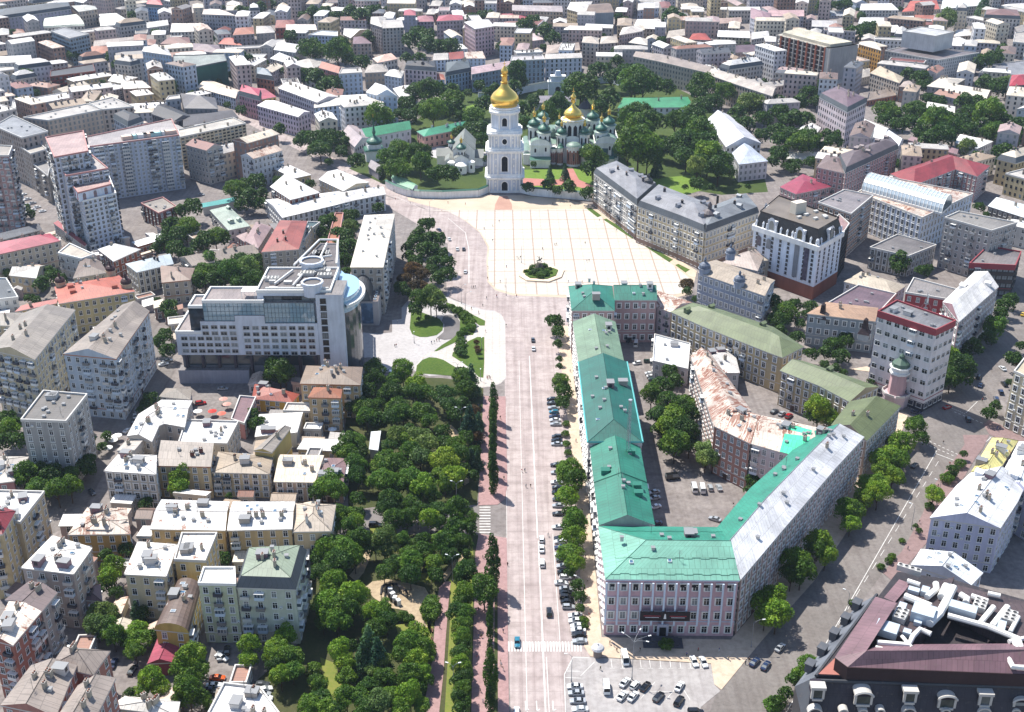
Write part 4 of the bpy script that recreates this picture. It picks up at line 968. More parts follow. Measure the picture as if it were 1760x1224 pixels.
for x, yb, yt, r, dy, gold in ((600, 770, 660, 58, 16, 0), (692, 735, 580, 56, 38, 0), (703, 830, 720, 60, 8, 0), (887, 850, 740, 47, 12, 0), (862, 760, 650, 40, 30, 0), (1127, 845, 740, 47, 12, 0), (1107, 760, 650, 40, 30, 0), (1213, 700, 590, 60, 34, 0), (1303, 815, 715, 58, 8, 0), (1383, 745, 645, 60, 18, 0), (1003, 765, 585, 92, 20, 1)):
    b, t = CP(x, yb, dy), CP(x, yt, dy); rr_ = r * S * (1.12 if not gold else 1.0); drum(cat, (b.x, b.y, b.z - 3), rr_ * (1.02 if not gold else 1.25), t.z - b.z + 3, nw=8 if not gold else 12)
    if gold: s = MB(); s.lathe((b.x, b.y, t.z), [(rr_ * 1.4, 0), (rr_ * .95, rr_ * .35)], GOLD, 20); s.build('roof', cat)
    else: s = MB(); s.lathe((b.x, b.y, t.z + rr_ * .1), [(rr_ * 1.25, 0), (rr_ * .7, rr_ * .3)], GRL, 16); s.build('roof', cat)
    dome(cat, (b.x, b.y, t.z + (rr_ * .28)), rr_ * (1.0 if not gold else 1.05), GOLD if gold else GR, hs=.95 if gold else .82)
for x, y, dy in ((795, 700, 26), (1190, 690, 26), (880, 860, 7), (1125, 860, 7)):
    b = CP(x, y, dy); s = MB(); s.lathe((b.x, b.y, b.z - 4), [(30 * S * 1.1, 0), (30 * S * 1.1, 3.4), (30 * S * 1.25, 3.4), (22 * S, 5), (.2, 6.2)], GR if dy < 10 else GRL, 12); s.build('roof', cat)
# ---- small domed church, gate tower, monastery gate
zr = Zm(580, 180, 6.121)
def RP(x, y, z=0): return P(*zr(x, y), z)
b0 = RP(1300, 735); BYc = b0.y
ch = thing('church', (b0.x, b0.y + 14, 0), 'small pale church with a green dome and grey-white roofs beside the bell tower', 'church')
def RY(x, y, dy): return PYp(*zr(x, y), BYc + dy)
def chbox(x0, x1, yt, d0, d1, rise, axis='y', name='wall'):
    a, b = RY(x0, yt, d0), RY(x1, yt, d0); z = a.z; s = MB(); s.prism([(a.x, BYc + d0), (b.x, BYc + d0), (b.x, BYc + d1), (a.x, BYc + d1)], 0, z, WH, cap=False); o = s.build(name, ch)
    s = MB(); xm = (a.x + b.x) / 2; ym = BYc + (d0 + d1) / 2; m = roof_mat('c3c9c2')
    if axis == 'y':
        s.face([(a.x - .5, BYc + d0 - .5, z), (xm, BYc + d0 - .5, z + rise), (xm, BYc + d1, z + rise), (a.x - .5, BYc + d1, z)], m); s.face([(b.x + .5, BYc + d0 - .5, z), (xm, BYc + d0 - .5, z + rise), (xm, BYc + d1, z + rise), (b.x + .5, BYc + d1, z)], m); s.face([(a.x, BYc + d0, z), (b.x, BYc + d0, z), (xm, BYc + d0, z + rise)], WH)
    else:
        s.face([(a.x - .5, BYc + d0 - .5, z), (b.x + .5, BYc + d0 - .5, z), (b.x + .5, ym, z + rise), (a.x - .5, ym, z + rise)], m); s.face([(a.x - .5, BYc + d1, z), (b.x + .5, BYc + d1, z), (b.x + .5, ym, z + rise), (a.x - .5, ym, z + rise)], m)
        for x in (a.x, b.x): s.face([(x, BYc + d0, z), (x, BYc + d1, z), (x, ym, z + rise)], WH)
    s.build('roof', o)
chbox(1215, 1440, 480, 14, 42, 8, 'y'); chbox(1230, 1375, 570, 6, 14, 3, 'y'); chbox(1135, 1215, 590, 8, 20, 2, 'y'); chbox(1045, 1210, 540, 22, 34, 4, 'x'); chbox(1430, 1530, 560, 20, 36, 4, 'x')
for x0, x1, yt, d in ((1240, 1360, 640, 2), (1160, 1240, 610, 5), (1370, 1445, 605, 5)):
    a, b = RY(x0, yt, d), RY(x1, yt, d); r = (b.x - a.x) / 2; s = MB(); s.lathe(((a.x + b.x) / 2, BYc + d + r * .4, 0), [(r, 0), (r, a.z), (r * 1.12, a.z), (r * .6, a.z + r * .35), (.1, a.z + r * .5)], WH, 12); o = s.build('apse', ch)
    q = MB(); c_ = ((a.x + b.x) / 2, BYc + d + r * .4 - r - .05); q.face([(c_[0] - .6, c_[1], a.z * .4), (c_[0] + .6, c_[1], a.z * .4), (c_[0] + .6, c_[1], a.z * .75), (c_[0] - .6, c_[1], a.z * .75)], DK); q.build('window', o)
for x, y, d, r in ((1303, 500, 10, 2.8), (1200, 440, 30, 2.2), (1298, 390, 24, .1)):
    if r < 1: continue
    b = RY(x, y, d); drum(ch, (b.x, b.y, b.z - 5), r, 7); dome(ch, (b.x, b.y, b.z + 2.4), r * 1.25, GR, hs=.7)
g0 = RP(380, 600); gt = thing('gate_tower', (g0.x, g0.y + 6, 0), 'square white gate tower with a dark green onion dome and spire', 'tower')
gz = PYp(*zr(380, 490), g0.y).z; s = MB(); s.box((g0.x, g0.y + 6, 0), (13, 12, gz), WH, .25); s.box((g0.x, g0.y + 6, gz), (14.4, 13.4, .9), GR, .25, .9); s.box((g0.x, g0.y + 6, gz + .8), (9, 9, 3), WH, .25); s.build('wall', gt)
dome(gt, (g0.x + .5, g0.y + 6, gz + 3.6), 5.6, GR, hs=.75, top=False, cross=False); s = MB(); z = gz + 3.6 + 7; s.lathe((g0.x + .5, g0.y + 6, z), [(.9, 0), (1.4, 1.5), (.8, 3), (.5, 6), (.1, 12)], GR, 8); s.box((g0.x + .5, g0.y + 6, z + 11), (.2, .2, 3), GOLD); s.build('spire', gt)
for k, dx in enumerate((-3, 3)):
    s = MB(); s.box((g0.x + dx, g0.y - .3, gz - 5), (1.3, .2, 2.4), DK); s.build('window', gt)
# gate beyond the cathedral
p = PYp(852 / 6.121 + 820, 330 / 6.121 + 110, 0.1) if 0 else P(*zc(850, 335)); zg = thing('gate', (p.x, p.y + 4, 0), 'white stepped baroque gate with a dark arch beyond the cathedral', 'gate')
s = MB(); W0 = 200 * mpp(960, 165) / 6.121
s.box((p.x, p.y + 4, 0), (W0, 7, 11), BW); s.box((p.x, p.y + 4, 11), (W0 + 1.5, 8, .8), WH); s.box((p.x, p.y + 4, 11.8), (W0 * .75, 6, 4), BW); s.box((p.x, p.y + 4, 15.8), (W0 * .8, 7, .6), WH); s.box((p.x, p.y + 4, 16.4), (W0 * .36, 5, 4), BW, 0, .6)
for x in (-W0 * .45, W0 * .45): s.box((p.x + x, p.y + 1, 11.8), (1.2, 1.2, 3.5), WH, 0, .5)
s.build('wall', zg); s = MB(); n = 8; s.face([(p.x - 2.2, p.y + .4, 0), (p.x + 2.2, p.y + .4, 0)] + [(p.x + 2.2 * math.cos(math.pi * k / n), p.y + .4, 5.5 + 2.2 * math.sin(math.pi * k / n)) for k in range(n + 1)], DK); s.build('doorway', zg)
# ---- monastery walls
def wallrun(pts, h, label, T=F, roofc=None, th=1.2, mat=None):
    q = [P(*T(*p)) for p in pts]; root = thing('boundary_wall', (q[0].x, q[0].y, 0), label, 'wall'); s = MB(); r = MB()
    for a, b in zip(q, q[1:]):
        d = (b - a).normalized(); n_ = Vector((-d.y, d.x, 0)); s.prism([tuple((a + n_ * th / 2)[:2]), tuple((b + n_ * th / 2)[:2]), tuple((b - n_ * th / 2)[:2]), tuple((a - n_ * th / 2)[:2])], 0, h, mat or WH)
        for sg in (1, -1): r.face([tuple((a + n_ * sg * (th / 2 + .5))[:2]) + (h + .03,), tuple((b + n_ * sg * (th / 2 + .5))[:2]) + (h + .03,), tuple(b[:2]) + (h + .9,), tuple(a[:2]) + (h + .9,)], roofc or GR)
    s.build('wall', root); r.build('coping', root); return root
wallrun([(664, 322), (680, 330), (700, 337), (722, 340), (760, 341), (822, 338), (838, 331)], 4.5, 'white wall with green coping curving to the bell tower under trees')
wallrun([(895, 331), (915, 336), (960, 340), (1015, 345), (1026, 342)], 5.0, 'white wall with green coping between the bell tower and the cream terrace')
wallrun([(822, 172), (880, 168), (900, 160), (942, 152)], 6, 'pale monastery wall behind the bell tower trees', roofc=roof_mat('9aa39c'), mat=BW)
wallrun([(978, 148), (1020, 144), (1050, 142), (1075, 152)], 6, 'pale monastery wall between the baroque gate and the dry lawn', roofc=roof_mat('9aa39c'), mat=BW)
# ---- monument in its planted bed
mc = P(930, 474); bed = [P(x, y) for x, y in ((892, 468), (905, 460), (955, 460), (970, 466), (965, 478), (944, 486), (905, 484), (892, 476))]
pl = thing('flower_bed', (mc.x, mc.y, 0), 'eight-sided raised stone bed around the monument on the square', 'planter')
s = MB(); s.prism([tuple(p[:2]) for p in bed], .1, .75, ground_mat('bed_stone', ('d0bfa8', 'c4b29a'), .2)); s.build('kerb', pl)
s = MB(); s.prism([tuple(p) for p in inset([p[:2] for p in bed], 3.2)], .7, 1.15, lawn); s.build('soil', pl)
mon = thing('monument', (mc.x - 1, mc.y + 4, 1.1), 'dark bronze horse rider statue on a rocky pedestal in the planted bed', 'monument')
gm = ground_mat('rock', ('6b6558', '575247'), .5); s = MB(); bz = plain('bronze', '3a4038', .45, .6); X, Y = mc.x - 1, mc.y + 4
s.lathe((X, Y, 0), [(5, 0), (4.2, 2.2), (3.2, 4), (2.5, 6), (1.9, 7.4)], gm, 7); s.build('pedestal', mon)
s = MB(); z = 7.4
s.tube([(X - 1.4, Y, z + 1.9), (X - .6, Y, z + 2.2), (X + .6, Y, z + 2.5), (X + 1.3, Y, z + 3.3), (X + 1.7, Y, z + 4.1)], .62, bz, 8, .35); s.tube([(X + 1.6, Y, z + 4.2), (X + 2.4, Y, z + 3.8)], .28, bz, 6, .16)
for x, y, x2, z2 in ((-1.1, .3, -1.3, 0), (-1.1, -.3, -.9, 0), (1, .3, 1.5, .9), (1.1, -.3, 1.9, 1.4)): s.tube([(X + x, Y + y, z + 2), (X + (x + x2) / 2 + .15, Y + y, z + 1.1), (X + x2, Y + y, z + z2)], .24, bz, 6, .13)
s.tube([(X - 1.5, Y, z + 2.1), (X - 2, Y, z + 1.6), (X - 2.1, Y, z + .8)], .2, bz, 5, .08)
s.tube([(X, Y, z + 2.8), (X, Y, z + 3.8), (X, Y, z + 4.6)], .42, bz, 8, .3); s.tube([(X, Y, z + 4.6), (X, Y, z + 5.3)], .27, bz, 8, .2); s.tube([(X, Y, z + 4.3), (X - .9, Y, z + 4.8), (X - 1.6, Y, z + 5.4)], .16, bz, 5, .1)
for y in (-.5, .5): s.tube([(X, Y + y * .6, z + 2.8), (X + .4, Y + y * 1.3, z + 2.1), (X + .3, Y + y * 1.3, z + 1.3)], .22, bz, 6, .14)
s.build('statue', mon); mon.scale = (.75, .75, .72)
# ------------------------------------------------------------ buildings traced from the photo
# label; height (or b<base y>); roof; wall; roof colour; eave A / eave B; options; name,category
AB = 'apartment_building,building'
buildings(Tile(0, 2), """
grey panel block of nine floors with a flat roof and small red hatch; 27; f; 9c9a98; rdgrey; 145,445 300,245 / 455,455 600,270; ws=3.4 wk=n_white balc=.3 floors=9 vents=3 chim=0
white metal roofed curved corner house above the cafe courtyard; 13; g; pale; rwhite; 870,550 950,400 1110,300 1325,305 / 1045,590 1095,480 1130,465 1270,490; chim=5 sky=4 rise=2
small grey sloped roof house beside the white corner parasols; 11; s; lgrey; rlight; 800,650 915,530 / 930,680 1000,595; rise=2 chim=1
ornate grey corner house with a bright white roof by the leafy junction; b1040; h; bdb5a8; rwhite; 710,790 810,675 / 1075,815 1080,680; wk=p_white floors=4 rise=2 chim=3 rust=.2 ws=2.9
brown sheet roofed yellow-beige house with a round green tree before it; b975; s; c4ae88; a0958c; 1075,755 1450,762 / 1110,610 1475,630; chim=2 chc=dbrick rise=2 trim=rterra floors=4
grey-tan roofed balcony house between the brown roof and the tan roof; b970; h; c9b894; rtan; 1452,800 1500,655 / 1855,812 1880,690; chim=2 balc=.35 wk=p_white rise=1.6 floors=4
low white-roofed wing behind the brown roofed beige house; 11; f; pale; rwhite; 1228,600 1280,445 / 1560,610 1640,455; chim=1 vents=3 sky=1
small grey hipped pavilion at the mouth of the cafe yard; 6; h; lgrey; rgrey; 1090,280 1140,220 / 1310,300 1320,230; chim=0
long narrow mauve roofed shed closing the cafe yard; 7; f; rose; rmauve; 1590,440 1650,280 / 1680,470 1760,290; chim=0
long white roofed terrace along the lower lane, western half; 13; g; bfa880; rwhite; 1030,1190 1550,1200 / 1110,985 1580,1000; rise=1.5 chim=5 rust=.25 vents=3
long white roofed terrace along the lower lane, eastern half with a skylight; 14; g; bfa880; rwhite; 1560,1200 2010,1190 / 1600,1000 2030,1000; rise=1.5 chim=4 sky=3
white and rust patched roof of an ochre yard house; 11; h; ochre; rrust; 460,1230 600,1040 / 900,1224 870,1050; rust=.6 chim=4
white roofed low house under the dark tree clump by the left edge; 9; h; rose; rlight; -60,880 -40,690 / 100,860 200,690; chim=2
white flat roofed tenement with cream balconies at the left edge; 21; f; b9a98c; rwhite; -50,1110 -30,930 / 140,1150 305,940; chim=1 vents=3 balc=.4
cream tenement under a bright red hipped roof at the left edge; 24; h; c2b08a; rred; -100,1000 110,1065 / -110,1250 20,1225; chim=1 dorm=3 balc=.3
""")
buildings(Tile(1, 2), """
tan and mauve roofed house with stone dormers at the park edge; b1005; s; b5a08e; d3c3ae; 120,865 405,870 / 160,700 470,705; rise=1.5 chim=2 floors=3 wk=p_white
+; b1005; h; a8928a; 8a6f70; 405,872 600,880 / 470,700 630,700; rise=1.5 chim=0 floors=3
small yellow house with a worn red hipped roof; b380; h; c9a04f; a8574a; -30,295 250,320 / -10,190 300,262; chim=1 floors=2 rise=3
brown hipped roof mansion of sandy brick beside the hotel; 15.5; h; b89f7c; 8f7d6f; 300,190 345,65 / 720,200 735,75; trim=rterra chim=4 rise=3.6 floors=4
+; b520; h; b89f7c; rterra; 355,285 395,215 / 585,290 595,228; trim=rterra chim=1 rise=2.4 floors=4 balc=.5
low bright white flat roof before the sandy mansion; 6; s; lgrey; rwhite; -10,555 20,400 / 285,540 325,400; rise=1 chim=0 win=0
grey gabled house with a mustard end wall; 13; g; b8a468; rgrey; -20,650 160,500 / 110,665 245,490; chim=1 win=0
narrow white roofed yard wing with a pale yellow front; 5; s; cbb98f; rwhite; 280,640 555,655 / 330,580 620,590; rise=1 chim=0
small silver roofed kiosk between park trees; 4; s; lgrey; c9ced2; 775,640 790,520 / 840,655 860,520; rise=.4 chim=0 win=0; kiosk,kiosk
tan sheet roofed house ending the white terrace by the park street; 13; h; c4b090; c2b4a4; 250,1210 270,1010 / 520,1205 552,1020; chim=3 chc=white rise=3
""")
buildings(Tile(0, 1), """
large cream tenement with grey sheet roofs and deep balconies; 28; g; c4b698; 9a928a; -80,1180 150,930 / 240,1250 520,905; balc=.4 chim=4 floors=7 rise=3.5
+; 26; h; c4b698; rgrey; -120,1010 -100,935 / 160,1020 170,925; chim=1
tall pale blue tenement with a tan sheet roof and rounded gables; 28; g; b3bcc6; 9a8f86; 430,1210 840,870 / 800,1245 1030,915; balc=.4 chim=3 floors=7 rise=3.5 trim=rterra
yellow house with a coral roof and dark onion cupolas at its corners; 17; h; bcae84; b86452; 405,865 372,748 / 930,780 820,668; chim=2 vents=3 dorm=3 rise=2.6 balc=.2
grey-blue roofed house with tall cream pilasters; b800; h; c9bda2; b3bec4; 940,650 860,590 / 1195,590 1170,520; rise=2 chim=4 chc=dark wk=t_white ws=3
brown hipped roofed house beside the cream pilastered one; 12; h; stone; 9a8478; 1110,720 1100,600 / 1310,700 1340,620; chim=2 trim=rterra
long brown sheet roofed row below the bright green trees; 11; g; stone; 8c7f76; 1230,545 1760,450 / 1320,605 1780,520; chim=6 rise=2.5
white metal hipped roof over red brick below the white tower; 11; h; brick; rwhite; 670,490 790,450 / 780,575 970,490; chim=1
low curved white roof beside the bright green trees; 6; s; brick; dde0e0; 905,440 1120,375 / 950,485 1160,420; chim=0 rise=1
dark red brick hall with a flat grey roof and rose parapet; b360; f; dbrick; rgrey; 1090,247 1212,200 / 970,178 1120,137; trim=rose chim=0 vents=5 wk=a_white ws=4
rose roofed old tenement with a long cream front at the left edge; 14.5; h; b8ae9c; b9586a; -120,550 415,432 / -120,460 345,380; chim=3 balc=.2 trim=rose
dark grey low roof behind the rose roofed tenement; 8; g; dgrey; 5f6470; -80,400 250,325 / -60,445 290,355; chim=0
pale terraced house with a glazed rooftop and white coping; 13; f; lgrey; c2b8ac; 400,520 480,455 / 560,560 645,530; chim=0 trim=white
brown hipped roof with white skylights above the coral roof; 12; h; stone; 7f7068; 500,690 560,545 / 740,650 690,570; sky=3 chim=2
cream gabled cottage beside the tree left of the coral roof; 9; g; cream; rlight; 60,670 250,690 / 120,620 310,600; chim=2
white coped slate flat roof block at the left edge; 11; f; white; rslate; -100,850 -60,690 / 125,825 45,695; chim=0 trim=white vents=1
coral strip of roof below the cream cottage; 14; s; yellow; b8605a; 100,920 390,862 / 150,890 400,842; rise=1 chim=1
pale green hipped roof with black dormers under the trees; 8; h; lgrey; a9b5a8; 1440,220 1570,190 / 1570,360 1720,330; dorm=4 chim=0 rise=2.5
low teal metal roof below the beige slab; 4.5; s; lgrey; 4fa09c; 1380,175 1620,130 / 1392,210 1625,168; rise=.6 chim=0 win=0
dusty pink low roof near the green hipped one; 8; h; rose; b39a98; 1620,400 1700,370 / 1680,440 1780,420; chim=2
low dark red band roof at the foot of the white tower; 7; s; lgrey; a04a50; 365,310 580,470 / 400,298 600,462; rise=.6 chim=0
rose tinted tower block cut by the left edge; 46; f; a88a86; rgrey; -160,-150 -120,-225 / 60,-150 85,-215; floors=12 balc=.5 chim=0
""")
buildings(Tile(1, 1), """
white roofed brick house behind the long white terrace; 15; h; dbrick; rwhite; 95,60 235,150 / 200,-30 440,100; chim=3 rise=2
long white sheet roofed terrace reaching the monastery corner; 10.5; g; c2c4c8; rwhite; 180,275 470,205 670,155 893,112 / 62,150 420,110 640,80 870,60; sky=10 chim=5 rise=1.8 wk=t_white floors=3
white roofs joined behind the long white terrace; 12; g; cream; dfdcd8; 430,10 600,90 / 560,-60 780,30; chim=3 rise=2
worn dark red sheet roofed block behind the glass hotel; 18; h; 9a968a; a25a52; 35,510 165,290 / 295,490 355,295; chim=3 chc=dbrick rise=2.5
dusty rose roof beside the worn dark red one; 13; h; rose; a88e8e; -80,430 0,300 / 15,485 110,335; chim=3
thin cream house wedged between the dark red roof and trees; 14; f; cream; 3f5a60; 300,480 355,305 / 385,350 440,310; chim=1
peach walled annex with a grid of red beams on its roof; 11; f; c9b0a0; rterra; 480,480 545,245 / 560,480 600,245; chim=0 trim=peach""".replace('trim=peach', 'trim=rose') + """
""")
z4 = Zm(580, 350, 5.564)
buildings(z4, """
long cream office block with a white and grey hipped roof; 25; h; b5aa9e; d9d2c6; 120,610 255,110 / 440,610 550,98; chim=0 vents=12 rise=2 trim=cream floors=6 rr_=.8
""".replace(' rr_=.8', ''))
z3 = Zm(580, 180, 6.121)
buildings(z3, """
white monastery house with a plain green roof and one small gable; 11; g; d2ccd0; 2f8862; 300,345 778,258 / 215,262 745,180; wk=a_white floors=2 chim=2 chc=dark ws=4.5 ends=G; monastery_building,building
dusty mauve gabled house at the monastery corner; 10; g; cfc6c8; b3a5a8; 35,312 180,447 / 190,215 345,350; chim=1 floors=2; monastery_building,building
long pink two-storey monastery house with a green roof; b470; h; b99288; 3f9472; 910,335 1390,240 / 830,280 1370,172; wk=a_white floors=2 chim=6 chc=white ws=4; monastery_building,building
low wall house with a curved light green roof by the bend of the road; 5.5; g; d3d3da; 7fae8e; 565,770 620,830 790,892 / 600,752 720,775 848,850; chim=0 floors=1 rise=1.6; monastery_building,building
small grey gabled lodge at the foot of the gate tower; 5; g; a8a0a4; a49ca0; 320,650 430,720 / 385,592 480,652; chim=0 floors=1 win=0; monastery_building,building
""")
buildings(Tile(1, 0), """
pale blue corner tenement with a white and tan roof; b892; h; b5c2d2; d6cfc6; 398,742 590,722 880,706 / 400,670 600,655 840,642; chim=4 balc=.2 floors=5 rise=2
long lilac tenement with a plain white sheet roof; b862; g; bdb0bc; ddd9d8; 5,725 290,805 / 130,690 375,770; floors=4 chim=1 rise=2
row of white roofs behind the lilac tenement; 19; g; bdb4b8; d9d4d0; 150,605 420,705 / 270,565 570,665; chim=6 rise=2.5
white gabled pale blue block with attic arches; 21; g; bcc8d6; e2e2e2; 830,655 755,635 / 975,665 890,590; chim=0 rise=5 ends=G
white hipped roof pair beside the monastery trees; 13; h; lgrey; d4d0ce; 940,608 985,668 / 1090,582 1092,655; chim=3
narrow pale roof over a grey-blue front below the arcaded house; 14; h; b3bcc8; d0cac4; 880,517 1000,537 / 920,480 1020,490; chim=1
arcaded pink and white house with a dark mansard; b600; m; c4b4b8; rdark; 1020,475 1245,490 / 1030,440 1240,442; wk=a_white dorm=3
pale blue house with a terracotta cupola roof; b610; h; b5c4d0; b06a58; 1160,548 1300,548 / 1170,512 1290,512; chim=0 rise=4
steel-blue terrace with a dark mansard near the cupola house; b645; m; 8fa3b8; 5c6468; 1300,525 1482,490 / 1300,450 1470,430; chim=2 wk=t_white
long mauve roofed blue-grey block behind the bell tower; b640; g; 8794a8; c0a6aa; 1480,512 1760,464 / 1480,462 1740,420; chim=1 rise=2.5
low white roof joined to a red one behind the mansard; 10; g; bluew; rlight; 1215,415 1325,410 / 1230,376 1310,370; chim=1
low dark red roof between two white ones; 10; g; bluew; a05048; 1330,410 1432,402 / 1315,370 1420,355; chim=1
low rust flecked white roof left of the long mauve roof; 10; g; bluew; rrust; 1437,402 1580,402 / 1430,370 1535,355; chim=0 rust=.5
tall windowed grey gable block with a white roof; b378; g; a7a3a0; rlight; 865,195 1018,188 / 885,138 990,135; floors=8 chim=2 ends=G
tan tower house beside the grey gable block; b350; h; a89a94; c9c2ba; 785,162 865,188 / 790,115 900,112; floors=8 chim=1
slim tower house with a bright red roof; b262; h; 8a8fa0; b05060; 1015,105 1100,106 / 1020,72 1095,75; chim=0 floors=7
dusty red roofed block between two bright red roofs; b245; h; 8f8a98; a46a72; 1105,150 1225,148 / 1110,112 1215,112; chim=1 balc=.3
wide block with glazed balconies under a bright red roof; b290; h; 9a8f96; b45462; 1240,146 1425,137 / 1255,110 1420,105; chim=2 balc=.5
pink walled white roofed block right of the red roofs; b345; h; bda4aa; rwhite; 1430,152 1505,200 / 1600,135 1640,180; chim=2
crimson roofed long house at the top behind the bell tower; b195; h; 9a8f88; a84c5c; 1665,140 1900,135 / 1665,95 1880,95; chim=2
pale blue pair of towers with small balconies; b662; f; b7c4d4; rlight; 570,512 730,502 / 590,475 715,470; balc=.25 chim=1
rusty red-brown gabled roof beside the pale blue towers; 14; g; rose; b5705c; 430,465 568,505 / 480,435 590,470; rust=.3 chim=0
tan stone tenement with a pyramid roof; b610; h; a89888; b5aca4; 745,502 915,492 / 770,450 890,445; chim=2 rise=4
white hipped cottage roof among trees, nearer the upper lane; 11; h; lgrey; rwhite; 95,402 205,432 / 160,360 265,400; chim=1
white hipped roof next to the rusty gabled roof; 10; h; lgrey; rlight; 205,442 400,476 / 340,405 508,405; chim=2
salmon tinted low roof under the grey gable block; 9; h; lgrey; d9b8a8; 800,402 835,432 / 930,365 975,405; chim=3
purple-brown roofed tower house before the tan tower house; b405; h; a0948c; rmauve; 665,302 797,298 / 670,255 740,250; chim=0
steel-blue block with a parapet among trees; b362; f; 93a5ba; c9ced2; 360,242 562,252 / 450,212 562,220; chim=1 floors=5
long low white roof in front of the poplar-like trees; 11; g; cream; e0dcd8; 600,238 650,262 / 612,204 780,200; chim=1
white ribbed roofs above the dark trees; 12; g; lgrey; d6d6d6; 120,342 272,362 / 180,290 342,312; chim=0 sky=2
grey hipped roof tenement at the seam of the wooded lane; b335; h; a39c98; c4bdb8; 0,232 132,222 / 0,180 100,178; chim=2
pale pink roofed long terrace behind steel-blue block; 13; g; cream; d9ccc4; 205,206 420,206 / 210,180 400,178; chim=3
slate mansard over a red brick front; b640; m; a06a58; 7f8a94; 0,532 126,552 / 0,482 92,500; chim=0
yellow wall with a scarlet sloping roof; 8; s; c9b070; b05060; 0,690 142,665 / 0,620 62,626; rise=2 chim=0
red brick turreted house far up the lane; 13; h; 9a5448; 9a5a4c; 130,192 272,188 / 140,138 262,136; chim=0
""")
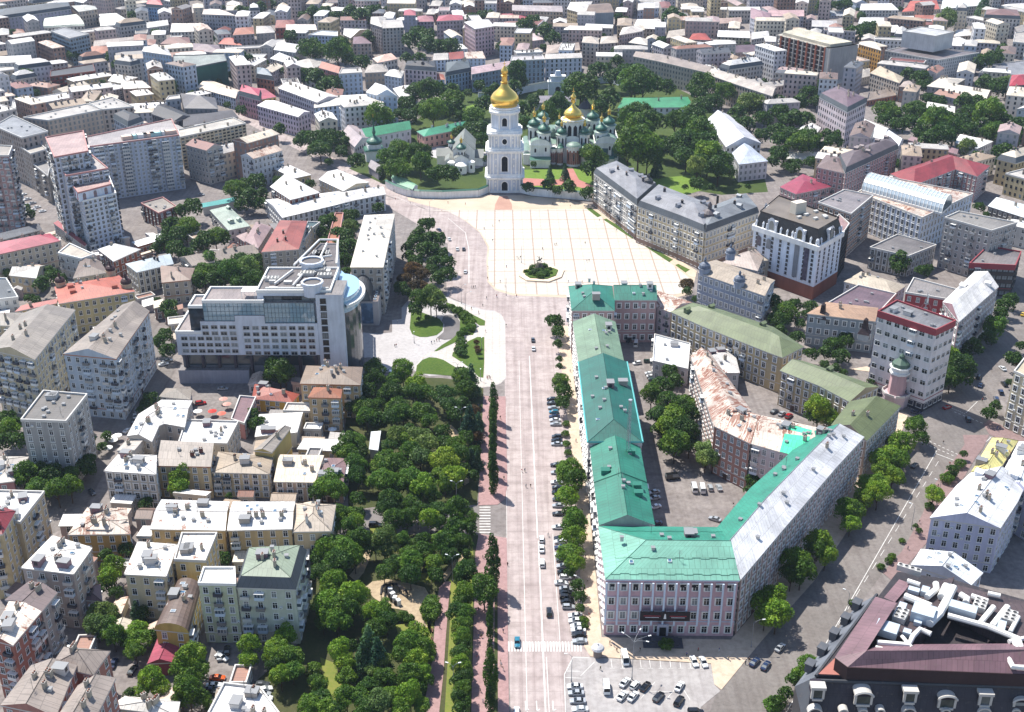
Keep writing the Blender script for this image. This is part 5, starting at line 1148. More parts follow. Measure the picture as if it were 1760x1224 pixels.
buildings(Tile(0, 0), """
long grey block with a gleaming white roof strip; b830; f; a29f9c; rwhite; 80,750 840,612 / 90,700 830,572; chim=10 floors=5 ws=3
rose-tan block with a hipped white roof ending the long white strip; b720; h; b39e96; ddd6ce; 850,612 1040,602 / 830,570 980,555; chim=3 balc=.3
long nine-storey beige slab behind the white tower; 30; f; b5a596; b9b4ae; 330,832 705,757 / 160,812 600,717; chim=0 floors=9 vents=4
+; 30; f; b0a298; b9b4ae; 706,758 920,737 / 612,712 772,672; chim=0 floors=9 vents=6
broad dark slab with a slate flat roof at the left edge; 32; f; a0948c; 8f9298; -40,870 150,952 / 88,797 330,907; chim=0 floors=9 vents=5
stepped grey block below the slate flat roof; 25; f; a39a92; b3aca4; 130,1006 212,1062 / 265,980 320,1030; chim=0 floors=8
low dark block squeezed beside the white tower; 18; f; 8f8880; 8f8c8a; 220,1125 330,1215 / 290,1090 345,1140; chim=0
black roofed complex with one bright white skylight roof; 13; g; 6f6c70; rdark; 1040,782 1192,836 / 1130,712 1330,802; chim=0 rise=3
+; 17; f; b0b0b4; rlight; 1140,692 1240,682 / 1160,665 1232,656; chim=0
+; 11; g; 6f6c70; 4c4a50; 1258,872 1640,805 / 1262,790 1560,760; chim=0 rise=3
grey-brown pyramid roofed halls behind the black roofs; 15; h; 8f8a88; 6a6668; 1265,745 1500,748 / 1240,640 1480,672; chim=0 rise=5
tall beige slab of ten floors beside the white tower block; b1165; f; b7ad98; c2bbb0; 1240,947 1690,852 / 1225,897 1602,812; chim=3 floors=10 ws=3 wk=w_white
dark mansard attic house behind the tower block; 30; m; a8acb4; rdark; 775,812 880,872 / 860,777 990,832; chim=0
deep pink tenement with a crimson mansard; b792; m; b58c94; b8485e; 1640,652 1790,692 / 1660,600 1800,642; chim=2 balc=.2
pale blue terrace with a sand and white roof; b682; g; b3bcc8; d9c9b8; 1350,602 1620,677 / 1440,548 1650,622; chim=2 rise=2
building wrapped in dark green scaffold netting; b622; f; 2c5a50; 9aa09a; 1195,442 1330,467 1560,422 / 1190,382 1330,382 1540,372; win=0 chim=0 floors=5 trim=rslate
tall steel-blue ornate block with tiered bays; b602; h; 8fa2b6; c9c6c4; 975,352 1180,382 / 990,320 1150,332; balc=.5 chim=3 floors=8
wine red modern block with glazed dark roof; b612; f; 6e3432; 3c3c42; 345,532 655,492 / 350,490 640,442; chim=0 trim=dbrick wk=w_white
cream walled low house with a white gutter roof; b672; s; c0b0a0; ded8d0; 80,640 340,602 / 150,600 320,577; rise=1 chim=1
long tan block with white roof line near the left edge; b562; f; a8a090; c9c4bc; -40,498 250,462 / -40,470 240,440; chim=0
white ridge roofs above the tan block at the left edge; 12; g; lgrey; e0dedc; -40,434 222,422 / -40,402 210,390; chim=4
grey-blue glass block with a teal side; b402; f; 8496a2; 9c9c9e; 350,217 480,267 / 440,190 612,237; chim=1 wk=w_white
barrel roofed pale hall near the palace front; 15; b; c0bcb4; cbd0c0; 300,192 582,177 / 320,142 512,112; rise=5 chim=0
long lavender palace front with arcades; b262; m; 9c9cac; rslate; -60,140 490,62 / -60,92 480,32; chim=0 wk=a_white ws=4
tan square palace pavilion; b192; h; b0a090; c4c4bc; 540,82 670,62 / 490,40 652,42; chim=0 wk=a_white
broad low white roof with dark dots beside the pavilion; 9; h; lgrey; e2e2dc; 690,180 920,162 / 680,97 800,90; vents=8 chim=0
bright blue house with coral attic roofs; b142; m; 7c9cc0; c86a68; 1000,47 1130,57 / 1010,17 1110,15; chim=0
pinkish grey curved tenement right of the blue house; b172; h; b0a29c; c4b8ae; 1150,102 1400,84 / 1160,52 1350,42; chim=5
slate grey tenement with a rust flecked white roof; b232; h; 8c8f98; d2c2b6; 1390,97 1620,107 / 1400,65 1560,80; rust=.4 chim=2
white roofed dark cube near the rust flecked roof; b232; g; 7f828c; e6e6e6; 1595,147 1680,157 / 1640,108 1715,130; chim=0
terracotta hipped villa above the scaffold netting; b372; h; b9b2ac; c0604a; 1500,302 1665,312 / 1540,262 1622,262; chim=2
brownish terracotta roofed block with dark walls; b372; h; 7f7a80; b07058; 1600,242 1750,232 / 1620,195 1740,185; chim=1
long terracotta roofed white house; b402; h; c4c4cc; b5765c; 585,342 680,372 800,352 / 640,315 700,318 790,318; chim=5
pale blue house with a salmon roof; b382; h; b0c0cc; d07c70; 515,322 600,322 / 560,292 612,298; chim=1
cluster of tilted white roofs before the steel-blue block; 11; h; cream; dedad4; 740,557 840,572 / 780,510 950,532; chim=4
rubble roofed mauve house beside the scaffold netting; 13; h; a08c90; 8f7c80; 1310,342 1540,372 / 1330,297 1500,310; chim=6
brick red stepped house above the steel-blue block; 13; h; 8c4c48; 8a6258; 1100,302 1312,302 / 1160,257 1300,257; chim=2
long low white roof under the curved pink tenement; 9; g; lgrey; e2e0da; 870,212 1160,172 / 900,180 1150,147; chim=3
grey brown long roof left of the brick stepped house; 11; g; lgrey; b5a8a0; 640,322 1060,272 / 660,290 1060,252; chim=5
white crumpled roofs right of the pink tenement; 11; h; lgrey; dcd4cc; 1170,222 1440,212 / 1180,160 1400,160; chim=5
""")
buildings(Tile(2, 0), """
blue-grey classical block behind the monastery wall; b592; f; 8a98a8; c4bebe; -10,422 225,412 / 0,388 210,382; chim=3 wk=t_white
white-lilac four-storey block behind the baroque gate; b557; g; c6c6d4; c9c2bc; 226,407 484,397 / 230,372 470,364; chim=0 rise=2 wk=a_white ws=4
curved brown roofed tenement facing the monastery garden; 20; g; a89c90; a3958c; 830,387 1005,422 1350,502 / 870,357 1030,372 1390,462; balc=.5 chim=5 rise=2.5
+; 20; g; a3988f; cabfb4; 1345,512 1545,582 1790,662 / 1390,472 1600,532 1820,602; balc=.5 chim=5 rise=2.5
long white monastery house with a bright green roof; b812; h; d2d0d4; 3f9468; 725,742 1250,738 / 765,672 1210,666; wk=a_white floors=2 ws=4.4 chim=2; monastery_building,building
long white building with layered pale roofs beside the garden; 12; g; cdccd0; d0d0d6; 1330,832 1385,895 1470,1012 / 1490,790 1590,870 1715,985; chim=1 rise=6 floors=3 ends=1; monastery_building,building
+; 12; h; cdccd0; bcc4d2; 1512,1052 1560,1132 / 1600,972 1762,1108; chim=0 rise=5 floors=3
grey slate block with a painted face mural on its blank wall; b232; g; 7f8a92; 8a7668; 505,92 702,84 / 550,30 655,22; win=0 chim=2 ends=G rise=4
sandy ornate block left of the mural wall; b192; h; c9b590; d8d2cc; 378,62 503,97 / 400,15 555,10; chim=1 balc=.2
white and grey block right of the mural wall; b132; g; b3bccc; d0ccc8; 862,72 1020,52 / 870,20 1010,15; chim=1
white zigzag roofs below the white block; 12; h; b3a89c; e4e0dc; 832,192 1040,202 / 860,132 1020,132; chim=3 rust=.2
pinkish grey tenement behind the garden wall; b452; h; b0a49a; c2b6aa; 480,292 600,302 / 490,252 592,260; chim=3 balc=.2
grey tenement with one bay behind the garden; b402; h; a8a09c; c6bcb0; 604,302 732,292 / 612,252 720,250; chim=2
squat grey house with a cream hipped roof; b422; h; 8f8680; ccc2b6; 800,292 932,312 / 850,257 932,270; chim=2
rose grey house left of the squat cream roof; b402; h; a89494; cfc6be; 737,242 900,214 / 760,190 880,180; chim=2
dark brick block with a cream gable roof; b382; g; 705048; cabeb0; 1060,262 1190,242 / 1090,215 1180,205; chim=1
brick red hipped roof among white ones; 11; h; 8f7468; b04c40; 1215,272 1372,277 / 1240,232 1330,230; chim=1
grey-green house with white mansard dormers; b402; m; 8c9c98; rwhite; 1150,342 1300,372 / 1190,300 1332,312; chim=2
long dark mauve roofed block with small attic windows; b432; h; b5a8a4; 75606a; 1370,372 1710,352 / 1390,325 1680,305; chim=3
long white roof above an olive wall; b322; g; 9a9884; e2e0de; 1410,252 1640,262 / 1420,215 1620,215; chim=1
white roof beyond the olive walled one; 14; g; lgrey; dcd8d4; 1646,272 1770,252 / 1646,228 1750,222; chim=2
dusty mauve roofed block with white arcades at the seam; b232; h; c4c4cc; a8868c; 1640,122 1762,172 / 1640,52 1782,92; chim=3
pale salmon roof behind dark poplars; b212; g; a8a098; c6aca0; 1370,167 1580,152 / 1370,137 1570,132; chim=2
cream roofed house cluster near the dark poplar clump; b122; h; c0b090; d0c4b4; 1170,62 1290,52 / 1160,27 1270,27; chim=2
mauve block with a patchy white and pink roof; b372; h; a898a0; d9c6c4; 40,292 216,272 / 60,232 200,226; chim=4
tumbled grey-tan roofs behind the blue-grey block; 10; h; a89888; b5a498; 232,372 470,342 / 240,312 460,292; chim=6
long tan terrace with a grey roof at the top; b172; g; b0a08c; b8acac; 0,72 350,82 / 0,42 340,47; chim=4
long low monastery cells with a lilac-grey roof behind the cathedral; b762; g; d0d0d6; 8f8a94; 150,707 440,702 / 160,672 440,666; chim=0 floors=1; monastery_building,building
""")
buildings(Tile(3, 0), """
pale modern office block with a raised upper block; b552; f; bcbcbc; 7f7678; 1165,417 1450,367 / 805,352 980,312; floors=6 chim=0 vents=5 ws=3
+; 34; f; c0c0c0; c9c9c9; 1150,252 1280,222 / 925,217 1050,187; z0=20 win=0 chim=0
ochre sided block next to the unfinished frame; b472; h; b58a48; d8ccc0; 622,302 780,347 / 640,287 770,322; chim=3
grey-white ridge roofs below the unfinished frame; b642; g; a8a4a0; c4bdb4; 430,587 700,522 / 560,482 700,470; chim=3 rise=3
tan hipped roofs between the frame and the office block; 15; h; a8a098; c4b49c; 700,502 905,572 / 770,452 935,532; chim=2
pale rose ornate block with purple mansard above the white hall; b922; m; c6b8bc; 75606a; 350,667 545,772 / 480,612 680,702; chim=4 wk=p_white balc=.3 floors=6
brown gabled block with brick walls behind the purple mansard; b732; g; 9a6a58; a8988c; 680,692 940,642 / 700,642 920,592; chim=2
small hipped block by the brown gabled one; b702; h; 8f7468; b8a8a0; 900,595 1032,605 / 930,562 1000,570; chim=1
white hall with stepped bright roofs; b992; g; d0d2d8; e6e6e4; 555,905 800,962 / 640,810 830,882; chim=0 rise=3 floors=2 wk=a_white
+; 12; g; c9c9cf; e6e8ee; 798,982 900,1002 / 830,892 935,962; chim=0 rise=3 floors=2
grey hipped double roof below the office block; b692; h; 8f8a88; d3cabc; 1090,592 1245,612 / 1190,530 1360,542; chim=3
long pale roof with an orange end gable; b722; g; 8a8684; d3cabc; 1212,622 1500,682 / 1250,580 1545,622; chim=4 ends=G
small white roofed house under dark garden trees; 11; g; a8a4a0; d6d2cc; 1085,742 1285,777 / 1100,710 1280,745; chim=1
white house with a faceted white roof among garden trees; 12; h; d0d0d0; e6e6e4; 1280,982 1440,1022 / 1320,922 1550,972; chim=1 rise=2
stone tower house with a scarlet roof at the right edge; b802; m; b0a498; b03a48; 1640,622 1790,612 / 1660,540 1780,532; floors=6 chim=0 balc=.2
grey-blue modern block with a slate roof at the right edge; b572; f; aeb4be; 8f9096; 1450,502 1760,522 / 1520,450 1780,417; chim=0 vents=3
balconied grey block at the right edge; b402; f; a8a8a8; b8b0a8; 1685,292 1800,302 / 1700,227 1800,222; balc=.6 chim=0
mauve mansard block with white arched windows; b252; m; c0bab4; 8a6a66; 1480,122 1740,132 / 1490,85 1720,85; wk=a_white chim=2
yellow block with a cream roof near the office tower; b302; h; c4a668; d6ccc0; 1400,212 1610,207 / 1400,180 1590,180; chim=2
white ridge roof between yellow and white blocks; b312; h; a89c90; e2e0de; 1280,252 1400,242 / 1290,207 1390,202; chim=2
dark walled block with a clean white roof; b312; g; 6f7078; e6e6e6; 725,222 905,222 / 735,178 890,172; chim=2 rise=2
brown tinted low roof along the top; b152; g; a08c84; a08a84; 590,122 830,132 / 600,77 820,82; chim=1
terracotta roofed low block near the top; b192; g; a88c80; b06a58; 1005,142 1170,152 / 1010,107 1160,107; chim=3
white roof left of the terracotta block; b185; g; 9c9c9c; dedede; 880,152 1002,155 / 890,112 1000,115; chim=0
row of white attic gables near the top; 12; g; lgrey; dcdcda; 620,162 800,162 / 640,127 790,127; dorm=4 chim=1
pale grey barracks roof near the top; b125; g; c4c6cc; b8bcc4; 370,112 580,107 / 390,82 570,77; chim=1
big bright white hall roof at the top; 14; h; lgrey; eceae8; 630,70 900,70 / 640,27 850,22; chim=1
coral roofed block at the top beside the great pale dome roof; b110; h; c4b4a8; c86858; 920,82 1180,62 / 980,7 1160,2; chim=2
great pale greenish low roof at the top; 14; h; lgrey; dfe5e0; 1190,62 1530,32 / 1200,2 1500,-8; chim=0
grey and white roofs left of the attic gables; 12; g; 6f7078; c8c4c2; 300,182 480,190 / 300,142 460,142; chim=2
dusty pink long roof at the upper seam; b210; g; a8a0a4; c9a6a6; 0,112 250,112 / 0,77 240,72; chim=3
huge red sheet roofed block bent round its yard; 17; h; a8807c; 963c42; 840,1195 1240,1062 1528,1140 / 1000,1275 1290,1165 1440,1215; chim=4 floors=5 rise=4
long rose tenement with arched windows and a dark attic; 23; m; b58e8a; 6c5f62; 530,1192 900,1022 / 480,1092 840,962; wk=a_white floors=6 chim=4 dorm=6
+; 22; h; a88480; 7d6a68; 335,1150 525,1192 / 400,1062 560,1092; chim=2
low pale garden building at the edge of the lawn; 5; h; bcb8b0; d0ccc4; 110,1092 360,1102 / 130,1042 350,1047; chim=0 floors=1
white low roof above the huge red one; 8; h; lgrey; e4e2e0; 950,1082 1160,1092 / 980,1042 1150,1047; chim=0
long narrow wine coloured roof above the huge red one; 9; g; rose; 85606a; 960,962 1300,1062 / 1010,950 1312,1032; chim=0
""")
buildings(Tile(2, 1), """
grand pale stone building with a grey mansard along the square; 21; m; c0b8ae; 8f9096; 560,-36 860,190 / 720,-95 1000,65; wk=p_white floors=5 dorm=4 chim=3 chc=dark ground=8a7468 ws=3 balc=.25
sandy yellow building with a round corner dome along the square; 22; m; c4b494; 8f9096; 860,192 1150,300 1325,372 / 1000,68 1290,180 1440,245; wk=p_white floors=5 dorm=5 chim=3 chc=dark ground=8a7468 ws=3 balc=.3
+; 22; m; c4b494; 7f848a; 1330,374 1700,236 / 1250,265 1610,130; wk=p_white floors=5 dorm=5 chim=3 chc=dark ground=8a7468 ws=3
slate blue building with two bell-shaped domes by the square; 19; g; 9aa2b0; b0a292; 1275,650 1740,812 / 1400,562 1810,702; wk=p_white floors=4 chim=3 rise=2 ws=3 balc=.2
pale roofs joined behind the slate blue building; 14; h; a8a4a8; bcaea6; 1440,582 1690,640 / 1565,520 1765,462; chim=3 rust=.15
""")
buildings(Tile(3, 1), """
crimson roofed low house beside the rose tenement; 12; h; a88c8c; a04058; 80,62 192,112 / 240,-28 460,56; chim=1 rise=3
grey flat block with a brick side and pink roof terrace; 25; f; a58068; 8f888a; 345,172 570,252 / 525,85 722,125; chim=0 floors=7 wk=w_white vents=5
white civic block with a rust streaked roof and glazed barrel vault; 21; f; b9c2d2; rrust; 615,102 1060,277 / 790,-10 1410,112; rust=.6 chim=1 floors=5 wk=t_white ws=3.6
low olive-grey flat roofed hall beside a round tree; b622; f; 9c968c; 7c7878; 700,482 965,542 / 890,393 1155,466; chim=0 wk=t_white floors=3 vents=2
pale brown office block with a cornice and paired windows; b615; f; aaa29c; 8c8884; 1215,277 1535,367 / 1312,234 1712,312; floors=7 chim=0 vents=3 ws=3.4
dark glass block edged by a bright red cornice; b802; f; 4c4644; 807a7a; 1385,592 1700,607 / 1510,472 1740,512; trim=rred chim=0 wk=w_dark ws=2.6 vents=2
beige hipped roofs behind the turreted house; 12; h; b8c0c8; c2b6a4; 520,712 860,802 / 640,642 950,742; chim=2 vents=3
turreted house with a broad tan and mauve roof; b1150; h; 9aa2a6; b09078; 265,932 740,987 / 400,852 760,892; rise=2 chim=2 floors=3 wk=p_white
+; 13; f; b09080; 75606a; 400,872 740,952 / 620,742 880,802; vents=5 chim=0
white grid fronted office block with a red roof band; b1464; f; d2cccc; 7c7c80; 755,922 1155,1052 / 885,847 1290,987; trim=rred floors=7 ws=3.3 chim=0 wk=w_white ground=dark
long pale roofed block beyond the red banded office block; 23; g; 9c7c82; dcdad8; 1312,992 1587,747 / 1200,852 1420,642; chim=0 dorm=3 rise=4 wk=t_white
+; 21; f; a04a4c; 8c8684; 945,792 1250,842 / 1000,692 1300,772; chim=0 vents=3
pale roofed dark block near the right edge; b282; h; 6c6864; dde4e8; 1510,192 1760,272 / 1570,132 1800,192; chim=1
white roofs near the right edge above the red cornice; 12; h; lgrey; e4e2e0; 1620,312 1790,352 / 1650,280 1810,302; chim=2
faded house squeezed below the white art nouveau block; 13; h; stone; c2b4a2; -60,572 65,562 / -40,468 20,475; chim=1
""")
buildings(Tile(3, 2), """
cream corner house with tall bays at the junction; 25; f; c6b89c; c4b8a0; 1690,110 1765,15 / 1870,190 1920,70; balc=.3 wk=p_white floors=6
white block whose roof is patched yellow and rust; 17; h; bcb8b4; d8cf88; 1392,802 1540,562 / 1562,832 1722,582; rust=.35 chim=3 rise=2.5
white metal roofed lavender block with blue dormers; 18; g; b8b8cc; dcdee2; 1110,1112 1292,892 1392,802 / 1600,1185 1720,1000 1790,850; chim=4 dorm=3 rise=4 sky=2 floors=5
white roofed wing at the right edge beyond the yellow roof; 17; g; b8b8cc; dfe2e6; 1590,840 1724,586 / 1850,1000 1900,700; chim=3 dorm=2
""")
buildings(Tile(3, 3), """
white annex with a glazed roof hatch below the lavender block; 9; g; c4c6d0; dfe4ea; 980,212 1050,102 / 1400,352 1482,267; rise=3.5 sky=4 chim=0 floors=2
""")
buildings(Tile(0, 3), """
long white and mauve roofed tenement running to the lower left corner; 21; h; a59a94; e2ddd6; 360,7 140,232 / 637,92 507,277; chim=4 chc=grey balc=.3 rise=1.5
+; 20.5; g; a59a94; 6f5f60; 30,452 200,322 / 290,532 397,402; chim=3 balc=.4 rise=1.5
+; 21; g; a06e60; ddd2c6; -80,722 60,462 / 90,767 287,532; chim=3 rust=.3 balc=.3 rise=1.5
ochre house half hidden behind trees with a rust streaked roof; 12; h; c29440; d3c6ba; 590,-30 760,-30 / 650,-120 880,-100; rust=.4 chim=1
small mauve roofed outbuilding between tenement and tree; 8; h; b59a90; 7a6264; 480,447 520,337 / 702,462 692,342; chim=0
white roofed cream house with a blue-grey attic lantern; 17; h; cfc3a4; ded8d0; 850,277 945,50 / 1145,292 1225,70; rust=.25 chim=3 rise=1.6 floors=4
+; 17; f; cfb888; e2dcd4; 1200,182 1252,0 / 1412,192 1492,0; chim=1 floors=4 rust=.1
narrow pale green house with a white terrace roof; b745; f; bcc0a2; d9d6d0; 1365,347 1402,237 / 1620,352 1615,237; chim=0 balc=.4 floors=6 trim=white
brown barrel roofed yard house; 11; b; c4a660; 6c5a52; 1060,657 1212,347 / 1300,682 1385,362; rise=3 sky=5 chim=1
low wine red roofed shelter; 5; g; 8a4a50; a8485e; 1010,892 1092,692 / 1190,882 1278,707; chim=0 win=0 rise=1.5
large weathered grey roofed tenement in the lower left corner; 21; g; a8786c; 9c9088; 0,1177 212,902 / 385,1257 532,902; chim=4 rise=2.5
+; 21; g; a8786c; a0948c; 390,1257 532,1042 / 645,1290 800,987; chim=3 rise=2.5
+; 20; h; a07468; 988c84; 350,902 440,772 / 640,972 762,802; chim=2 rise=3
white roofed low terrace on the lower edge; 11; h; cream; ddd8d2; 735,1192 860,1112 / 1220,1250 1240,1152; chim=5 rise=1.5
white flat roof on the lower edge by parked cars; 11; f; cream; e4e2e0; 1420,1262 1540,1032 / 1960,1292 1790,1062; chim=3
""")
buildings(Tile(1, 3), """
pale house under a dark attic and a weathered green roof; b745; m; c2c4b4; 84927f; -140,367 -70,130 / 275,382 350,110; chim=3 floors=5 wk=n_white balc=.25 rise=1.5
""")
# ---- the long green-roofed building, its neighbours behind
gb = 'government_building,building'
z2 = Tile(2, 1)
buildings(F, f"""
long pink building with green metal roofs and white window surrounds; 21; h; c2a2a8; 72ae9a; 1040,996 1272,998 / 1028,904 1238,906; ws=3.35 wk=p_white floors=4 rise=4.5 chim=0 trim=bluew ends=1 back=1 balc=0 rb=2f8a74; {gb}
+; 21; h; b0a29e; 2b7d69; 1013,765 1029,903 / 1100,765 1126,903; ws=3.5 wk=p_white floors=4 rise=4 dorm=4 chim=0 ends=G back=1
+; 23; h; c9c0bc; 1b665b; 994,622 1010,760 / 1078,622 1105,760; ws=3.5 wk=p_white floors=4 rise=4 chim=0 ends=0 back=1
+; 20; g; c9c0bc; 7a957c; 984,553 994,622 / 1058,553 1073,622; ws=3.5 wk=p_white floors=4 rise=4 chim=0 ends=G
+; 21.5; h; b59c98; 2f806f; 977,492 982,534 / 1056,492 1057,534; ws=3.4 wk=p_white floors=4 rise=5 chim=0
+; 21.5; h; b59692; 2f806f; 1056,516 1130,516 / 1052,492 1125,492; ws=3.4 wk=p_white floors=4 rise=4 chim=0 ends=G
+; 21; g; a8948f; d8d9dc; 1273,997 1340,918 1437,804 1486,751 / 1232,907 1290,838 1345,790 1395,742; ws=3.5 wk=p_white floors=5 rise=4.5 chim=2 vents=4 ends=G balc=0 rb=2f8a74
rusty roofed red brick housing block inside the courtyard; 20; g; b08a7c; rrust; 1187,612 1227,733 / 1222,608 1292,706; rust=.9 ws=3 rise=3.5 floors=5 chim=2 wk=n_white balc=.05
+; 20; g; a88072; rrust; 1228,733 1290,763 / 1262,700 1308,714; rust=.9 ws=3 rise=3 floors=5 chim=2
+; 20; g; c6bcbc; rrust; 1291,763 1397,793 / 1309,714 1412,736; rust=.5 ws=3 rise=3 floors=5 chim=3
+; 20.5; s; c6bcbc; 3fcf9c; 1340,776 1382,788 / 1352,740 1394,752; rise=3 z0=19 win=0 chim=0
olive roofed yellow ochre block along the back lane; 17; h; b8a684; 6f7a58; 1152,536 1205,560 1320,606 1345,615 / 1190,520 1240,532 1330,562 1382,596; ws=3.4 floors=4 rise=3.5 chim=0 dorm=3 wk=p_white
+; 16; g; b8a888; 6f7a58; 1340,637 1407,663 1460,691 / 1380,620 1445,642 1512,665; ws=3.4 floors=4 rise=3 chim=0 dorm=1 wk=p_white
+; 16; g; a8988a; 69734f; 1549,698 1490,758 / 1460,690 1428,731; ws=3.4 floors=4 rise=3.5 chim=2 wk=p_white
rust roofed pink house linking the green and olive roofs; 16; g; cdbcc0; rrust; 1128,528 1153,537 / 1127,498 1190,520; rust=.9 rise=2 floors=4 chim=0
flat white roofed courtyard hall; 8; f; c6c2c0; dfe2e6; 1125,576 1122,622 / 1186,592 1182,636; chim=0 floors=2
patched white and rust roofed courtyard store; 9; h; c6c2c0; d8d4d0; 1190,606 1262,601 / 1196,641 1272,641; chim=1 rust=.35 floors=2
""")
# ------------------------------------------------------------ buildings with a shape of their own
def quad(T, s, h): return [P(*T(*map(float, q.split(','))), h) for q in s.split()]
def newb(name, label, c, cat='building'): return B(name, label, cat, c)
def slabpart(bd, name, ring, z0, z1, mat, cap=None): RINGS.append([Vector(p[:2]) for p in ring]); s = MB(); s.prism([tuple(p[:2]) for p in ring], z0, z1, mat, capmat=cap); return s.build(name, bd.root)
def fan_unit(bd, p, n, m, rot=0.0, h=1.6, sc=1.0):
    s = MB(); g = plain('duct_metal', 'c9c6c0', .45, .3); s.box((0, 0, 0), (n * 1.5 * sc, m * 1.5 * sc, h), g)
    for i in range(n):
        for j in range(m):
            x, y = (i - (n - 1) / 2) * 1.5 * sc, (j - (m - 1) / 2) * 1.5 * sc; s.lathe((x, y, h), [(.62 * sc, 0), (.62 * sc, .18), (.5 * sc, .18), (.5 * sc, .05)], g, 10, cap=False); s.lathe((x, y, h + .06), [(.5 * sc, 0)], plain('fan_dark', '1c1d20'), 10)
    bd.place('cooling_unit', s.mesh('cooling_unit'), p, rot)
# ---- glass and grey hotel beside the boulevard plaza
zh = Zm(280, 420, 4.889)
hH = hfrom(*[zh(0, y)[1] for y in (745, 1150)]); c0 = P(*zh(700, 900))
hb = newb('hotel_building', 'large grey stone and glass hotel with curved glass end and rooftop machinery', (c0.x, c0.y + 15))
gx = P(*zh(125, 1150)); 
def HP(x, y, Y): return PYp(*zh(x, y), Y)
fl_, fr_ = P(*zh(160, 1150)), P(*zh(1560, 1150)); Yf = lambda t: fl_.y + (fr_.y - fl_.y) * t
ang = math.atan2(fr_.y - fl_.y, fr_.x - fl_.x)
GW = wall_mat('cdd1da'); mir = glass_mat('7f98a4', .04, dark=True); dkg = glass_mat('1e2a34', .08)
def hpt(x, d=0.0):
    """a point on the hotel's front line under zoom column x, d metres behind it"""
    t = (x - 125) / (1560 - 125); p = fl_.lerp(fr_, max(-.05, min(1.1, t))); return (p.x - math.sin(ang) * d, p.y + math.cos(ang) * d)
def hz(x, y): t = (x - 125) / 1435; return PYp(*zh(x, y), Yf(t)).z
def hblock(name, x0, x1, d0, d1, z0, z1, m, par=True, cap='8c8684'):
    ring = [hpt(x0, d0), hpt(x1, d0), hpt(x1, d1), hpt(x0, d1)]; slabpart(hb, name, ring, z0, z1, m, roof_mat(cap))
    if par:
        s = MB(); tm = plain('trim_white', 'd9d8d4', .8); o = inset(ring, -.12); n_ = inset(ring, .5)
        for i in range(4):
            j = (i + 1) % 4
            for a, b, za, zb in ((o[i], o[j], z1 - .5, z1 + .9), (n_[j], n_[i], z1, z1 + .9)): s.face([(a.x, a.y, za), (b.x, b.y, za), (b.x, b.y, zb), (a.x, a.y, zb)], tm)
            s.face([(o[i].x, o[i].y, z1 + .9), (o[j].x, o[j].y, z1 + .9), (n_[j].x, n_[j].y, z1 + .9), (n_[i].x, n_[i].y, z1 + .9)], tm)
        s.build('cornice', hb.root)
zA, zB, zC, zD = hz(150, 745), hz(345, 648), hz(700, 490), hz(1300, 425)
zU = hz(200, 930)
hblock('wall', 125, 345, 0, 22, zU, zA, GW, cap='9a8e8c'); hblock('wall', 345, 640, 0, 20, zU, zB, GW, False); hblock('wall', 640, 890, 0, 24, zU, hz(700, 600), GW, False)
hblock('tower', 830, 1450, 3.2, 30, zU, zD, GW, cap='6f6868'); hblock('wall', 890, 1330, 0, 3.2, zU, hz(1100, 665), GW, False); hblock('wall', 1330, 1555, .5, 17, 0, zD - .2, GW, False)
hblock('glass_front', 380, 890, .6, 16, zB, zC, mir, cap='9a8e8c'); hblock('glass_front', 890, 1310, .8, 3.5, hz(1100, 665), hz(1100, 500), mir, False); hblock('glass_front', 250, 380, 2, 14, zA, zC - 3, dkg, cap='9a8e8c')
hblock('base', 150, 1330, 1.5, 26, 0, zU, wall_mat('7c7d84'), False); hblock('base', 120, 720, -2.2, 3, 0, hz(300, 1040), wall_mat('9496a0'), False)
for i in range(8): hblock('glass_front', 206 + i * 138, 312 + i * 138, 1.2, 1.6, hz(300, 1035) + .5, zU - .6, glass_mat('2c3a42', .08, dark=True), False)
for i in range(9): hblock('column', 180 + i * 138, 200 + i * 138, -.3, 1.6, 0, zU, wall_mat('4a4248'), False)
s = MB(); mu = plain('mullion', '4c565c', .5)
for x0, x1, d, z0, z1 in ((380, 890, .55, zB, zC), (890, 1310, .75, hz(1100, 665), hz(1100, 500))):
    for k in range(15): s.tube([hpt(x0 + (x1 - x0) * k / 14, d) + (z0,), hpt(x0 + (x1 - x0) * k / 14, d) + (z1,)], .07, mu, 4)
    for k in range(5): s.tube([hpt(x0, d) + (z0 + (z1 - z0) * k / 4,), hpt(x1, d) + (z0 + (z1 - z0) * k / 4,)], .07, mu, 4)
s.build('mullion', hb.root)
pr = win_proto('w_lgrey'); fls = 5
for x0, x1, n, rows in ((160, 650, 7, (785, 838, 890)), (345, 650, 4, (690, 742)), (690, 1310, 8, (697, 750, 803, 855, 908))):
    for r_ in rows:
        for i in range(n):
            xx = x0 + (x1 - x0) * (i + .5) / n; p = hpt(xx, -.05); hb.place('window', pr, (p[0], p[1], hz(xx, r_ + 18 + (xx - x0) * .004)), ang, (1.15, 1, .8))
for k in range(9): p = hpt(1390, .4); hb.place('window', win_proto('w_dark'), (p[0], p[1], hz(1390, 500 + k * 58)), ang, (1.0, 1, 1.1))
for i in range(3): p = hpt(965 + i * 155, 3.1); hb.place('window', win_proto('w_dark'), (p[0], p[1], hz(965 + i * 155, 492)), ang, (3.2, 1, .9))
